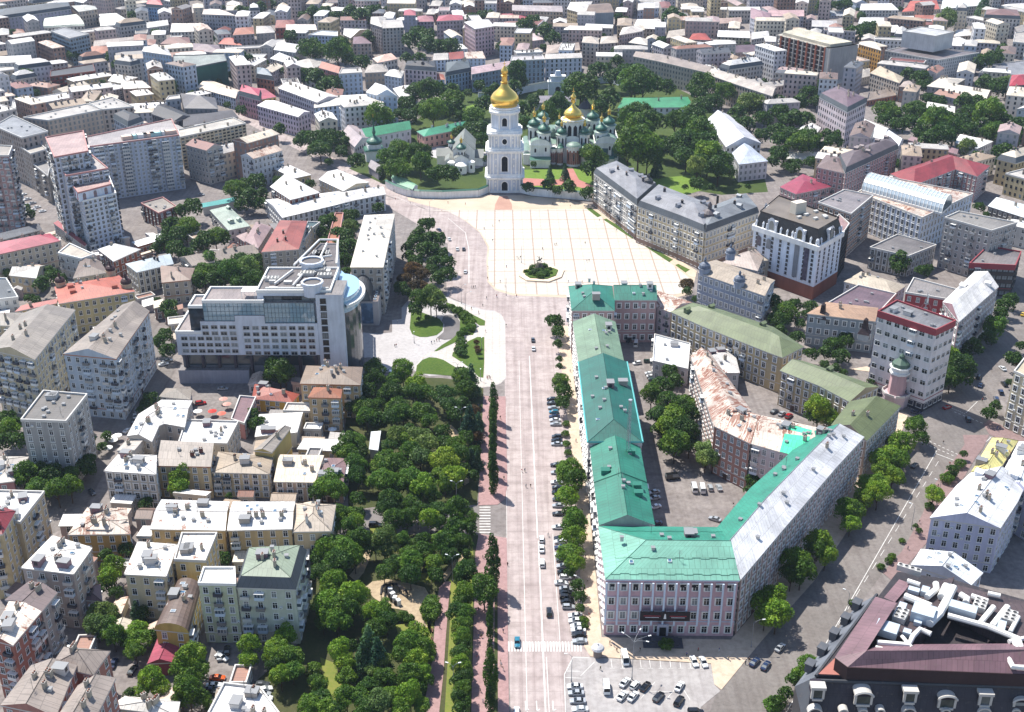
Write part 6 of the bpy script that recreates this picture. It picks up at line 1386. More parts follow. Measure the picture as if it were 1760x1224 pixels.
# the curved glass end
s = MB(); c_ = hpt(1480, 17); n = 14; arc = [hpt(1480, 3)] + [(c_[0] + 9.0 * math.cos(a), c_[1] + 15 * math.sin(a)) for a in [(-1.1 + 2.6 * k / n) for k in range(n + 1)]] + [hpt(1450, 36)]
s.prism(arc, 0, zD - 10, glass_mat('3c444c', .1, dark=True)); s.build('curved_wall', hb.root); s = MB(); s.prism(arc, zD - 10, zD - 3, glass_mat('8fb0c4', .1, dark=True)); s.build('curved_glass', hb.root)
o = inset(arc, -2.2); s = MB(); tm = plain('trim_white', 'd9d8d4', .8)
for a, b, c, d in zip(o[1:], o[2:], arc[2:], arc[1:]):
    s.face([(a.x, a.y, zD - 7), (b.x, b.y, zD - 7), (b.x, b.y, zD - 5.6), (a.x, a.y, zD - 5.6)], tm); s.face([(a.x, a.y, zD - 5.6), (b.x, b.y, zD - 5.6), (c[0], c[1], zD - 5.6), (d[0], d[1], zD - 5.6)], tm); s.face([(a.x, a.y, zD - 7), (b.x, b.y, zD - 7), (c[0], c[1], zD - 7), (d[0], d[1], zD - 7)], tm)
s.build('roof_terrace', hb.root)
for x, y, rr_ in ((1255, 290, 4.2), (1250, 110, 4.8)):
    p = HP(x, y, 0) if 0 else P(*zh(x, y + 40), zD + 3); s = MB(); s.lathe((p.x, p.y, zD - 2), [(rr_, 0), (rr_, 5), (rr_ * 1.15, 5), (rr_ * 1.15, 6), (rr_ * .95, 6), (rr_ * .95, 5.4)], GW, 10, cap=False); s.lathe((p.x, p.y, zD + 3.2), [(rr_ * .95, 0)], roof_mat('8c8684'), 10); s.build('stair_tower', hb.root)
slabpart(hb, 'wall', [hpt(1040, 30), hpt(1430, 30), hpt(1350, 66), hpt(1180, 66)], 0, zD - 1, GW, roof_mat('6f6868'))
rdm = random.Random(5)
for k in range(16):
    x, d = rdm.uniform(900, 1380), rdm.uniform(6, 28); p = hpt(x, d)
    if k < 5: fan_unit(hb, (p[0], p[1], zD), 4, 2, ang)
    else: s = MB(); s.box((0, 0, 0), (rdm.uniform(1, 4), rdm.uniform(1, 3), rdm.uniform(.8, 2)), plain('duct_metal', 'c9c6c0', .45, .3)); hb.place('roof_unit', s.mesh('roof_unit'), (p[0], p[1], zD), ang)
for k in range(8):
    p = hpt(1190 + 30 * (k % 4), 36 + 14 * (k // 4)); fan_unit(hb, (p[0], p[1], zD - 1), 2, 3, ang)
s = MB()
for x0, d0, x1, d1 in ((1180, 65, 1350, 65), (1050, 32, 1180, 65), (1420, 34, 1350, 65), (1250, 34, 1260, 60), (900, 5, 1430, 5), (1120, 8, 1200, 34), (1190, 40, 1350, 44), (960, 10, 1060, 26)): s.tube([hpt(x0, d0) + (zD + 1,), hpt(x1, d1) + (zD + 1,)], .5, plain('duct_white', 'd8d5cf', .5), 6)
s.build('duct', hb.root)
for x, y in ((730, 440),): p = P(*zh(x, y), zC); s = MB(); s.box((0, 0, 3.2), (6, 5, .3), plain('awning_white', 'e6e4de')); [s.box((a, b, 0), (.2, .2, 3.2), plain('awning_white', 'e6e4de')) for a in (-2.8, 2.8) for b in (-2.3, 2.3)]; hb.place('awning', s.mesh('awning'), (p.x, p.y, zC), ang)
# ---- the glass barrel-fronted wing of the cream office
hbz = hfrom(*[z4(0, y)[1] for y in (935, 1165)]); c0 = P(*z4(300, 1160))
bb = newb('office_annex', 'glass fronted annex with a grey barrel vault roof', (c0.x, c0.y + 14))
fa, fb = P(*z4(190, 1165)), P(*z4(400, 1165)); d_ = (fb - fa).normalized(); nn = Vector((-d_.y, d_.x, 0))
zt_ = hbz; q = lambda a, d: (fa + d_ * a + nn * d); Wd = (fb - fa).length
bb_r = [q(0, 0), q(Wd, 0), q(Wd, 34), q(0, 34)]
slabpart(bb, 'wall', [q(-6, 9), q(Wd * .5, 9), q(Wd * .5, 36), q(-6, 36)], 0, zt_ + 3, wall_mat('b5aa9e'), roof_mat('8c7f7c')); slabpart(bb, 'wall', bb_r, 0, zt_, wall_mat('a8a4a4'), roof_mat('8c7f7c'))
s = MB(); K = 12; rm = roof_mat('7c7f84', 0, .4)
w0, w1 = -2.5, Wd - 3.5
for k in range(K):
    A1, A2 = math.pi * k / K, math.pi * (k + 1) / K; f = lambda A_, dd: tuple((q((w0 + w1) / 2 - math.cos(A_) * (w1 - w0) / 2, dd))[:2]) + (zt_ + math.sin(A_) * 8.5,)
    s.face([f(A1, -1), f(A2, -1), f(A2, 30), f(A1, 30)], rm)
s.face([f(math.pi * k / K, 1.0) for k in range(K + 1)], glass_mat('2c3a40', .1)); s.build('roof', bb.root)
s = MB(); s.face([tuple(q(1, -.06)[:2]) + (1,), tuple(q(Wd * .75, -.06)[:2]) + (1,), tuple(q(Wd * .75, -.06)[:2]) + (zt_ - 1,), tuple(q(1, -.06)[:2]) + (zt_ - 1,)], glass_mat('4b6076', .1)); s.build('glass_front', bb.root)
for i in range(8): bb.place('awning', part_proto('skylight'), tuple(q(Wd - 1.7, 2 + i * 3.4)[:2]) + (zt_ + .3,), math.atan2(d_.y, d_.x))
# ---- white art nouveau block with a black mansard
z5 = Zm(1280, 310, 5.565); h5 = hfrom(z5(0, 625)[1], z5(0, 1140)[1])
A, Bq = quad(z5, "90,428 702,628", h5), quad(z5, "300,250 935,490", h5)
wb = newb('office_building', 'tall white ornate block with a black mansard and round gable windows', ((A[0] + Bq[1]) / 2))
ring = [A[0], A[1], Bq[1], Bq[0]]
slabpart(wb, 'wall', ring, 7, h5, wall_mat('dfe4ec')); slabpart(wb, 'base', inset(ring, -.15), 0, 7, wall_mat(pc('brick')))
mb = MB(); wb.windows(mb, [tuple(p[:2]) for p in ring], 8, h5 - 3, 8, 4.6, 's_dgrey', door=False)
if mb.v: mb.build('window', wb.root)
s = MB(); o = inset(ring, -.9); s.prism([tuple(p) for p in o], h5 - 2.6, h5, WH, bottom=True); s.build('cornice', wb.root)
dk = roof_mat('2c2c30', 0, .5); i2 = inset(ring, 2.3); mh = 7.0; s = MB()
for a in range(4): b = (a + 1) % 4; s.face([tuple(ring[a][:2]) + (h5,), tuple(ring[b][:2]) + (h5,), tuple(i2[b]) + (h5 + mh,), tuple(i2[a]) + (h5 + mh,)], dk)
s.prism([tuple(p) for p in inset(ring, 2.0)], h5 + mh, h5 + mh + .8, dk, cap=False); s.face([tuple(p) + (h5 + mh + .05,) for p in i2], roof_mat('a89c90')); s.build('roof', wb.root)
def along(a, b, t): p = a.lerp(b, t); d = (b - a); r_ = math.atan2(d.y, d.x); nrm = Vector((d.y, -d.x, 0)).normalized(); return p, r_, nrm
s = MB(); n = 10
s.face([(2.6 * math.cos(6.283 * k / 20), -.1, 3.4 + 3.6 * math.sin(6.283 * k / 20) - (0)) for k in range(11)] + [(-2.6, -.1, 0), (2.6, -.1, 0)], plain('ornament_white', 'd8dade', .8))
s.box((0, .9, 0), (5.2, 2, 5.4), plain('ornament_white', 'd8dade', .8)); s.face([(1.5 * math.cos(math.pi * k / n), -.2, 3.4 + 2.0 * math.sin(math.pi * k / n)) for k in range(n + 1)] + [(-1.5, -.2, .6), (1.5, -.2, .6)], glass_mat('5a5440', .2))
for x in (-2.9, 2.9): s.box((x, 0, 0), (1, 1, 3.2), plain('ornament_white', 'd8dade', .8), 0, .6)
gab = s.mesh('gable_window')
for a, b, ts in ((A[0], A[1], (.28, .72)), (A[1], Bq[1], (.5,)), (Bq[0], A[0], (.5,))):
    for t in ts: p, r_, nrm = along(a, b, t); wb.place('gable_window', gab, (p.x + nrm.x * .2, p.y + nrm.y * .2, h5), r_)
s = MB(); s.box((0, 0, 0), (1.1, 1.1, 2.2), plain('ornament_white', 'd8dade', .8), 0, .8); s.lathe((0, 0, 2.2), [(.7, 0), (.5, .6), (.15, 1.2)], plain('ornament_white', 'd8dade', .8), 8); fin = s.mesh('finial')
for a, b in ((A[0], A[1]), (A[1], Bq[1])):
    for t in (.03, .14, .42, .52, .6, .88, .97): p, r_, nrm = along(a, b, t); wb.place('finial', fin, (p.x - nrm.x * .5, p.y - nrm.y * .5, h5), r_)
s = MB(); n = 8; H_ = (h5 - 8) * .78; s.face([(-1.5, -.06, 0), (1.5, -.06, 0)] + [(1.5 * math.cos(math.pi * k / n), -.06, H_ + 1.5 * math.sin(math.pi * k / n)) for k in range(n + 1)], glass_mat('4a4450', .15)); tall = s.mesh('tall_window')
for t in (.7, .85): p, r_, nrm = along(A[0], A[1], t); wb.place('tall_window', tall, (p.x + nrm.x * .25, p.y + nrm.y * .25, 9), r_)
s = MB(); s.face([(-1.5, -.06, 0), (1.5, -.06, 0)] + [(1.5 * math.cos(math.pi * k / n), -.06, 4 + 1.5 * math.sin(math.pi * k / n)) for k in range(n + 1)], glass_mat('4a4450', .15)); tl2 = s.mesh('tall_window')
for t in (.1, .26): p, r_, nrm = along(A[0], A[1], t); wb.place('tall_window', tl2, (p.x + nrm.x * .25, p.y + nrm.y * .25, h5 - 10), r_)
ctr = (A[0] + A[1] + Bq[0] + Bq[1]) / 4; s = MB(); s.box((0, 0, 0), (7, 4.5, 6), plain('plant_room', 'c9c0b0', .8)); wb.place('plant_room', s.mesh('plant_room'), (ctr.x, ctr.y + 2, h5 + mh), .5)
for k in range(6): s = MB(); s.box((0, 0, 0), (2.5, 1.6, 1.2), plain('duct_metal', 'c9c6c0', .45, .3)); wb.place('roof_unit', s.mesh('roof_unit'), (ctr.x + rdm.uniform(-2, 13), ctr.y + rdm.uniform(-9, 3), h5 + mh), .6)
wb.finish()
g1, g2 = quad(z5, "1020,355 1130,290", h5 - 1), quad(z5, "940,500 1060,420", h5 - 1)
gb_ = newb('office_building', 'narrow dark glass block behind the black mansard block', g1[0]); ring = [P(*z5(905, 560), h5 - 4), P(*z5(1000, 420), h5 - 4), P(*z5(900, 330), h5 - 4), P(*z5(800, 470), h5 - 4)]
block(gb_, ring, 0, h5 - 4, '4a4e55', 'b08f8c', 9, 2.6, 'w_dark'); gb_.finish()
# ---- white apartment tower with stepped red-edged roofs
z6 = Zm(70, 180, 4.707)
tw = newb('apartment_tower', 'tall white apartment tower stepping down with red edged terraces', P(150, 330))
def t6(s, yt, yb): h = hfrom(z6(0, yt)[1], z6(0, yb)[1]); return h
hN = hfrom(z6(0, 780)[1], z6(0, 1215)[1] + 0)            # near corner at the lowest terrace
r1 = quad(z6, "340,785 610,720 545,560 205,600", hN); block(tw, r1, 0, hN, 'c3cad8', 'b8b0ac', 12, 2.7, 'n_white', trim='white', balc=.35)
r1b = quad(z6, "300,720 570,650 545,560 205,600", hN + 5); block(tw, inset([p[:2] for p in r1b], .3), hN, hN + 5, 'c9d0dc', 'c9a8a0', 1, 5, 'a_rred', trim='rose')
hM = hN + 11; r2 = quad(z6, "205,580 545,520 400,400 110,440", hM); block(tw, [Vector(p[:2]) for p in r2], 0, hM, 'c3cad8', 'b8b0ac', 14, 2.8, 'n_white', trim='rose', balc=.4)
hT = hM + 9; r3 = quad(z6, "60,330 235,310 350,220 345,215 150,225 40,270", hT); 
r3 = quad(z6, "110,430 385,380 345,215 40,270", hT); block(tw, [Vector(p[:2]) for p in r3], 0, hT, 'c3cad8', 'b89c98', 17, 2.8, 'n_white', trim='rose', balc=.4)
hW = hfrom(z6(0, 260)[1], z6(0, 690)[1]); rw = quad(z6, "385,345 1120,250 1060,120 370,265", hW); block(tw, [Vector(p[:2]) for p in rw], 0, hW, 'b9c0cf', 'b0a8a6', 14, 2.8, 'n_white', trim='rose', balc=.35)
d = (Vector(rw[1][:2]) - Vector(rw[0][:2])); rot = math.atan2(d.y, d.x); nrm = Vector((d.y, -d.x)).normalized()
for t in (.39, .83):
    for f in range(13): p = Vector(rw[0][:2]) + d * t + nrm * .3; tw.place('balcony', part_proto('loggia_lgrey'), (p.x, p.y, 3 + f * (hW - 5) / 13), rot, (1.5, 1.5, 1))
for k in range(7): s = MB(); s.box((0, 0, 0), (rdm.uniform(3, 8), 4, 2.4), plain('roof_box_%d' % (k % 3), ('c9b0a0', '9fc4c4', 'd8d8d8')[k % 3], .7)); p = Vector(rw[0][:2]) + d * (.45 + .08 * k) - nrm * 7; tw.place('plant_room', s.mesh('plant_room'), (p.x, p.y, hW), rot)
tw.finish()
# ---- unfinished concrete frame
z7 = Tile(3, 0); hF = hfrom(z7(0, 240)[1], z7(0, 515)[1]); A, Bq = quad(z7, "62,240 425,335", hF), quad(z7, "210,200 620,308", hF); ring = [A[0], A[1], Bq[1], Bq[0]]
fb_ = newb('unfinished_building', 'unfinished concrete frame building with open floors and brick piers', ring[0]); fm = wall_mat('b0aaa4')
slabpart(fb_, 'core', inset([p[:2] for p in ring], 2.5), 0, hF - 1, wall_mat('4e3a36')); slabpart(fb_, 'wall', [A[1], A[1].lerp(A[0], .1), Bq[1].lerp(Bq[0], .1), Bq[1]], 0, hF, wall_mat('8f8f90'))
NF = 8
for f in range(NF + 1): slabpart(fb_, 'floor_slab', inset([p[:2] for p in ring], .2), hF * (f + 1) / (NF + 1) - .5, hF * (f + 1) / (NF + 1), fm, roof_mat('c9c2b4'))
for i in range(13):
    p = A[0].lerp(A[1], i / 12); s = MB(); s.box((0, .5, 0), (1.8 if i % 2 else .8, 1.6, hF), wall_mat('8e5644') if i % 2 else fm); fb_.place('pier', s.mesh('pier'), (p.x, p.y, 0), math.atan2((A[1] - A[0]).y, (A[1] - A[0]).x))
slabpart(fb_, 'roof', inset([p[:2] for p in ring], 4), hF, hF + 2.5, wall_mat('b8b0a0'), roof_mat('d0c8b0'))
# ---- glazed barrel vault on the civic block
z8 = Tile(3, 1); A, Bq = quad(z8, "645,80 1195,238", 22.5), quad(z8, "725,22 1262,178", 22.5)
gv = newb('skylight_hall', 'long glazed barrel vault with white ribs on the civic block', A[0]); s = MB(); rb = MB(); K = 10; Wv = (A[0] - Bq[0]).length / 2
def vp(a, b, k, g=0): an = math.pi * k / K; return tuple(a.lerp(b, .5 - .5 * math.cos(an))[:2]) + (22.3 + (Wv * .75 + g) * math.sin(an),)
for k in range(K): s.face([vp(A[0], Bq[0], k), vp(A[1], Bq[1], k), vp(A[1], Bq[1], k + 1), vp(A[0], Bq[0], k + 1)], glass_mat('a0acb4', .2, dark=True))
for e in (0, 1): s.face([vp(A[e], Bq[e], k) for k in range(K + 1)], glass_mat('3c5058', .15))
s.build('glass', gv.root); wm_ = plain('trim_white', 'd9d8d4', .8)
for i in range(23): a, b = A[0].lerp(A[1], i / 22), Bq[0].lerp(Bq[1], i / 22); rb.tube([vp(a, b, k, .15) for k in range(K + 1)], .22, wm_, 4)
for k in range(0, K + 1, 2): rb.tube([vp(A[0], Bq[0], k, .1), vp(A[1], Bq[1], k, .1)], .18, wm_, 4)
rb.build('rib', gv.root); s = MB(); s.prism([tuple(p[:2]) for p in (A[0], A[1], Bq[1], Bq[0])], 21.1, 22.4, wm_); s.build('base', gv.root)
# ---- pink fire watch tower
z9 = Tile(3, 2); f0 = P(*z9(870, 330)); ft = newb('watch_tower', 'pink octagonal watch tower with a green cap above the olive roofs', (f0.x, f0.y), 'tower')
zz = [PYp(*z9(870, y), f0.y).z for y in (250, 115, 85, 45, 0)]; pk = wall_mat('c4a2a2'); s = MB(); s.lathe((f0.x, f0.y, 0), [(5.2, 0), (5.2, zz[0] - 1.5), (5.7, zz[0] - 1.5), (5.7, zz[0])], wall_mat('b8a8ac'), 8, .39); s.build('base', ft.root)
s = MB(); s.lathe((f0.x, f0.y, zz[0]), [(3.7, 0), (3.3, zz[1] - zz[0])], pk, 8, .39); s.build('shaft', ft.root)
s = MB(); s.lathe((f0.x, f0.y, zz[1]), [(4.2, 0), (4.2, .8), (3.6, .8), (3.6, 2.6), (4.4, 2.6), (4.4, 3.2)], WH, 8, .39); s.build('gallery', ft.root)
s = MB(); s.lathe((f0.x, f0.y, zz[1] + 3.2), [(3.7, 0), (3.5, 1.5), (1.1, 3.6), (1.1, 4.6), (.2, 5.6)], roof_mat('6c8c78'), 8, .39); s.build('roof', ft.root)
for k in range(8):
    a = 6.283 * k / 8 + .39 + .39; s = MB(); s.box((f0.x + math.cos(a) * 5.5, f0.y + math.sin(a) * 5.5, zz[0]), (.25, 4.0, 1), plain('balc_lgrey', 'bdbab5'), a); s.build('railing', ft.root)
# ---- snow guards stepping across the green roofs
def guard(a0, a1, b0, b1, z, rise, v, n=14):
    s = MB(); pts = []
    for i in range(n + 1):
        for dv_ in ((0, .012) if i % 2 else (.012, 0)): t = i / n; w_ = v + dv_; p = a0.lerp(a1, t).lerp(b0.lerp(b1, t), w_); pts.append((p.x, p.y, z + rise * (1 - abs(2 * w_ - 1)) + .12))
    s.tube(pts, .07, plain('guard_green', '1c5a4c', .6), 4); o = s.build('snow_guard', pfr)
pfr = next(o for o in COL.objects if o.get('label', '').startswith('long pink building with green'))
q = [P(*c, 21) for c in ((1040, 996), (1272, 998), (1028, 904), (1238, 906))]
for v in (.06, .26): guard(q[0].lerp(q[1], .03 + v * .35), q[1], q[2], q[3], 21, 4.5, v)
guard(q[0].lerp(q[1], .1), q[1], q[2].lerp(q[3], .1), q[3], 21, 4.5, .8)
q = [P(*c, 21) for c in ((1013, 765), (1100, 765), (1029, 903), (1126, 903))]
for t in (.5,): s = MB(); a_, b_ = q[0].lerp(q[2], t), q[1].lerp(q[3], t); m_ = (a_ + b_) / 2; s.tube([(a_.x, a_.y, 21.1), (m_.x, m_.y, 25.1), (b_.x, b_.y, 21.1)], .2, plain('guard_green', '1c5a4c', .6), 4); s.build('roof_seam', pfr)
q = [P(*c, 23) for c in ((994, 622), (1010, 760), (1105, 760), (1078, 622))]
s = MB(); s.tube([tuple(q[0]), tuple(q[1]), tuple(q[2]), tuple(q[3])], .35, plain('guard_teal', '5fb0b0', .5), 4); s.build('gutter', pfr)
# ---- domes of the slate-blue and sandy buildings
DB = roof_mat('8592a8', 0, .5)
for T, x, y, h_, r_, m, lb in ((Tile(2, 1), 1322, 650, 19, 2.9, DB, 'blue-grey bell dome on the corner of the slate blue building'), (Tile(2, 1), 1560, 740, 19, 2.7, DB, 'blue-grey bell dome midway along the slate blue building'), (Tile(2, 1), 1500, 545, 19, 2.5, DB, 'blue-grey bell dome at the rear of the slate blue building'),
    (Tile(2, 1), 1352, 300, 22, 4.6, roof_mat('8a7f84'), 'rounded grey corner dome on the sandy yellow building'), (Tile(2, 1), 935, 60, 22, 3.0, roof_mat('66686c'), 'dark grey dome between the pale stone and sandy buildings'),
    (Tile(0, 1), 418, 745, 17, 2.4, roof_mat('5c2c30'), 'dark red onion cupola at the far corner of the coral roof'), (Tile(0, 1), 765, 665, 17, 2.4, roof_mat('5c2c30'), 'dark red onion cupola at the rear of the coral roof'), (Tile(0, 1), 872, 755, 17, 2.6, roof_mat('5c2c30'), 'dark red onion cupola over the near corner of the coral roof'),
    (Tile(2, 0), 505, 740, 7, 6.5, roof_mat('7c7884'), 'round grey conical roof behind the cathedral')):
    p = P(*T(x, y), h_); root = thing('cupola', (p.x, p.y, h_), lb, 'dome'); s = MB()
    if r_ > 6: s.lathe((p.x, p.y, 0), [(r_ * .7, 0), (r_ * .7, h_)], WH, 16); s.build('drum', root); s = MB(); s.lathe((p.x, p.y, h_), [(r_ * .9, 0), (r_ * .25, r_ * .9), (.1, r_ * 1.3)], m, 16)
    else: s.lathe((p.x, p.y, h_ - 1), [(r_ * .95, 0), (r_ * .95, 3.2), (r_ * 1.1, 3.2), (r_ * 1.12, 3.6)], wall_mat('9aa2b0') if m is DB else wall_mat('b8a890'), 12); s.build('drum', root); s = MB(); s.lathe((p.x, p.y, h_ + 2.5), [(a * r_, z * r_ * .8) for a, z in ((1.0, 0), (1.02, .3), (.9, .75), (.55, 1.15), (.25, 1.3), (.2, 1.7), (.28, 1.9), (.05, 2.4))], m, 14)
    s.build('dome', root)
for x, y in ((372, 960), (662, 1065)):                    # witch-hat turrets
    p = P(*Tile(3, 1)(x, y), 14); root = thing('turret', (p.x, p.y, 14), 'dark pointed turret roof %s of the turreted house' % ('at the corner' if x < 500 else 'over the middle bay'), 'turret'); s = MB(); s.lathe((p.x, p.y, 11), [(3, 0), (3, 3)], wall_mat('9aa2a6'), 4, .3); s.build('drum', root); s = MB(); s.lathe((p.x, p.y, 14), [(3.6, 0), (1.6, 2.5), (1.2, 6.5), (.1, 7.5)], roof_mat('4a3438'), 4, .3); s.build('roof', root)
# ---- pink front: banner, entrance, steps
pf = next(o for o in COL.objects if o.get('label', '').startswith('long pink building with green')); R0_ = pf.location
a, b = P(1040, 996, 21), P(1272, 998, 21); a = P(1036, 1096); b = P(1257, 1099); dd = (b - a).normalized(); ro = math.atan2(dd.y, dd.x); a = a + Vector((-dd.y, dd.x, 0)) * 0
def pfz(y): return hfrom(y, 1097)
def front(t, off): p = a.lerp(b, t); return p + Vector((dd.y, -dd.x, 0)) * off
fr_y = 0
s = MB(); rdk = plain('banner_dark', '1d1014', .8); L = (b - a).length
p = front(.47, .75); s.box((0, 0, 0), (L * .385, .15, 3.4), rdk)
for x, w_ in ((-L * .1, L * .13), (L * .1, L * .13)):
    s.box((x, -.1, 1.7), (w_, .08, .22), plain('banner_red', '9c2c38')); s.box((x, -.1, 1.2), (w_ * .8, .08, .14), plain('banner_white', 'd8d8d8'))
s.box((0, -.1, .8), (.8, .08, 1.8), plain('banner_white', 'd8d8d8'), 0, .4)
o = link('banner', s.mesh('banner'), pf, tuple(Vector((p.x, p.y, pfz(1064))) - R0_), ro)
s = MB(); ds = wall_mat('4a4a50'); s.box((0, -1, 0), (12, 4.5, .5), ds); s.box((0, -.6, .5), (9.5, 3.5, .5), ds); s.box((0, -.3, 1), (7, 2.5, .5), ds); p = front(.46, 1.5); link('steps', s.mesh('steps'), pf, tuple(Vector((p.x, p.y, 0)) - R0_), ro)
s = MB(); s.box((0, 0, 1.4), (3.4, .5, 4.2), wall_mat('a8a8b4')); s.box((0, -.3, 1.4), (2, .2, 3.2), DK); p = front(.46, .3); link('door', s.mesh('door'), pf, tuple(Vector((p.x, p.y, 0)) - R0_), ro)
s = MB()
for k in range(11): s.box((((k + .5) / 11 - .5) * (L - 1), 0, 19.2), (1.3, .1, .9), DK)
for k in range(12): s.box(((k / 11 - .5) * (L - 1), 0, 5), (.55, .35, 15.5), plain('trim_bluew', pc('bluew'), .8))
p = front(.5, .1); link('pilaster', s.mesh('pilaster'), pf, tuple(Vector((p.x, p.y, 0)) - R0_), ro)
s = MB(); s.tube([(0, 0, 0), (0, 0, .8)], 1.6, plain('mast_base', '8a8f94'), 8); m_ = plain('mast_steel', 'a9aeb2', .4, .5)
for i in range(4): a_ = i * 1.571; s.tube([(math.cos(a_) * .7, math.sin(a_) * .7, 0), (math.cos(a_) * .45, math.sin(a_) * .45, 21)], .07, m_, 4)
for k in range(14):
    z = k * 1.5; r_ = .7 - .25 * z / 21
    for i in range(4): a_, b_ = i * 1.571, (i + 1) * 1.571; s.tube([(math.cos(a_) * r_, math.sin(a_) * r_, z), (math.cos(b_) * r_, math.sin(b_) * r_, z + 1.5)], .05, m_, 3)
s.lathe((0, 0, 21), [(.7, 0), (.7, .5)], m_, 8)
mp = P(1079, 780, 22.5); o = link('radio_mast', s.mesh('radio_mast'), None, tuple(mp)); tag(o, 'grey lattice radio mast standing on the green roof', 'mast')
for x, y, z in ((1600, 560, 24), (1590, 555, 24)): pass
am = P(*Tile(3, 1)(1080, 915), 24.8); s = MB(); s.tube([(0, 0, 0), (0, 0, 9)], .15, m_, 5); [s.tube([(math.cos(i * 2.1) * 3, math.sin(i * 2.1) * 3, 0), (0, 0, 6)], .05, m_, 3) for i in range(3)]; [s.box((.4, 0, 4 + i), (.5, .3, .8), WH) for i in range(4)]; tag(link('antenna_mast', s.mesh('antenna_mast'), None, tuple(am)), 'thin antenna mast on the roof of the red banded office block', 'mast')
ch_ = P(1233, 348, 18); s = MB(); s.lathe((0, 0, -8), [(.9, 0), (.7, 22)], plain('stack_black', '1f1d1e', .7), 10); tag(link('boiler_stack', s.mesh('boiler_stack'), None, (ch_.x, ch_.y, 8)), 'black boiler stack rising behind the sandy yellow building', 'chimney stack')
# ---- dark hotel with rooftop ducts in the near corner
zi = Zm(1340, 960, 4.19); hI = 27.0
ib = newb('hotel_building', 'near corner hotel with black walls, mauve roofs and a tangle of white ducts', P(*zi(900, 900), hI)); bk = wall_mat('3c3840')
def Q(s, h): return [Vector(P(*zi(*map(float, q.split(','))), h)) for q in s.split()]
ringI = Q("215,885 1000,915 1900,950 1900,330 1250,170 850,80", hI - 2); ringI = Q("120,950 230,880 1900,945 1900,1010", hI - 3)
front_ = Q("235,885 1900,945", hI - 1); left_ = Q("235,885 280,830 870,95", hI - 1)
# body
body = Q("270,835 1900,900 1900,330 1250,150 850,90", hI); slabpart(ib, 'wall', body, 0, hI - .2, bk, roof_mat('3a3438'))
# sloping black mansard front and grey-blue mansard side
s = MB(); f1, f2 = P(*zi(235, 880), hI - .5), P(*zi(1900, 935), hI - .5); low = Vector((0, -5.5, -11)); sl = roof_mat('38343e', 0, .6)
s.face([f1 + low + Vector((-2, 0, 0)), f2 + low, f2, f1], sl, [(0, 0), (60, 0), (60, 12), (0, 12)]); s.prism([tuple((f1 + low)[:2]), tuple((f2 + low)[:2]), tuple(f2[:2]), tuple(f1[:2])], 0, f1.z - 11, bk); s.build('mansard', ib.root)
g1, g2 = P(*zi(262, 850), hI - .5), P(*zi(700, 262), hI - .5); s = MB(); dl = (g2 - g1).normalized(); nl = Vector((-dl.y, dl.x, 0)) * 5.2
tr_ = plain('trim_stone', 'b0aca6', .8); gm_ = roof_mat('747983', 0, .6); s.face([g1, g2, g2 + nl + Vector((0, 0, -6)), g1 + nl + Vector((0, 0, -6))], gm_, [(0, 0), (60, 0), (60, 6), (0, 6)]); s.face([g1, g1 + nl + Vector((0, 0, -6)), f1 + low + Vector((-2, 0, 0))], gm_); s.prism([tuple((g1 + nl)[:2]), tuple((g2 + nl)[:2]), tuple(g2[:2]), tuple(g1[:2])], 0, hI - 6.5, wall_mat('8a8078'), cap=False); s.build('mansard', ib.root)
for i in range(5): p = g1.lerp(g2, .14 + .19 * i) + nl * .75; s = MB(); s.box((0, 0, -5.0), (2.6, 2.0, 2.6), gm_); s.box((0, 0, -2.4), (3.0, 2.4, .25), gm_); s.box((0, 1.02, -4.4), (1.6, .1, 1.6), DK); ib.place('dormer', s.mesh('dormer'), (p.x, p.y, hI + .4), math.atan2(dl.y, dl.x))
s = MB(); tr = plain('trim_stone', 'b0aca6', .8); s.tube([tuple(f1 + Vector((0, 0, .1))), tuple(f2 + Vector((0, 0, .1)))], .5, roof_mat('5c6068'), 6); s.tube([tuple(g1 + Vector((0, 0, .1))), tuple(g2 + Vector((0, 0, .1)))], .5, roof_mat('5c6068'), 6); s.build('gutter', ib.root)
# roof: two mauve pitches round a yard
mv = '80626a'; rmv = roof_mat(mv, 0, .55); s = MB()
u = lambda x, y, h: P(*zi(x, y), h)
s.face([u(395, 712, hI + 4), u(690, 275, hI + 4), u(845, 320, hI + 7.5), u(625, 665, hI + 7.5)], rmv, [(0, 0), (34, 0), (32, 8), (6, 8)])
s.face([u(395, 712, hI + 4), u(625, 665, hI + 7.5), u(490, 782, hI + 4)], rmv, [(0, 0), (4, 8), (8, 0)])
s.face([u(490, 782, hI + 4), u(1900, 838, hI + 4), u(1900, 655, hI + 7.5), u(625, 665, hI + 7.5)], rmv, [(0, 0), (62, 0), (62, 9), (6, 9)])
s.face([u(625, 665, hI + 7.5), u(1900, 655, hI + 7.5), u(1900, 610, hI + 5), u(700, 620, hI + 5)], rmv, [(0, 0), (62, 0), (62, 4), (0, 4)])
s.face([u(750, 280, hI + 2), u(860, 150, hI + 2), u(945, 180, hI + 5), u(830, 315, hI + 5)], rmv, [(0, 0), (14, 0), (14, 6), (0, 6)]); s.build('roof', ib.root)
slabpart(ib, 'attic_wall', [u(400, 715, hI + 4), u(490, 785, hI + 4), u(1900, 840, hI + 4), u(1900, 700, hI + 4), u(640, 700, hI + 4), u(690, 290, hI + 4)], hI - .3, hI + 3.95, wall_mat('3a2c2c'))
slabpart(ib, 'terrace', [u(280, 832, hI), u(395, 720, hI), u(490, 790, hI), u(500, 842, hI)], hI - .3, hI + .05, ground_mat('terrace_tile', ('a06a60', '946056'), .3))
DM = plain('duct_white', 'd2c6b8', .55)
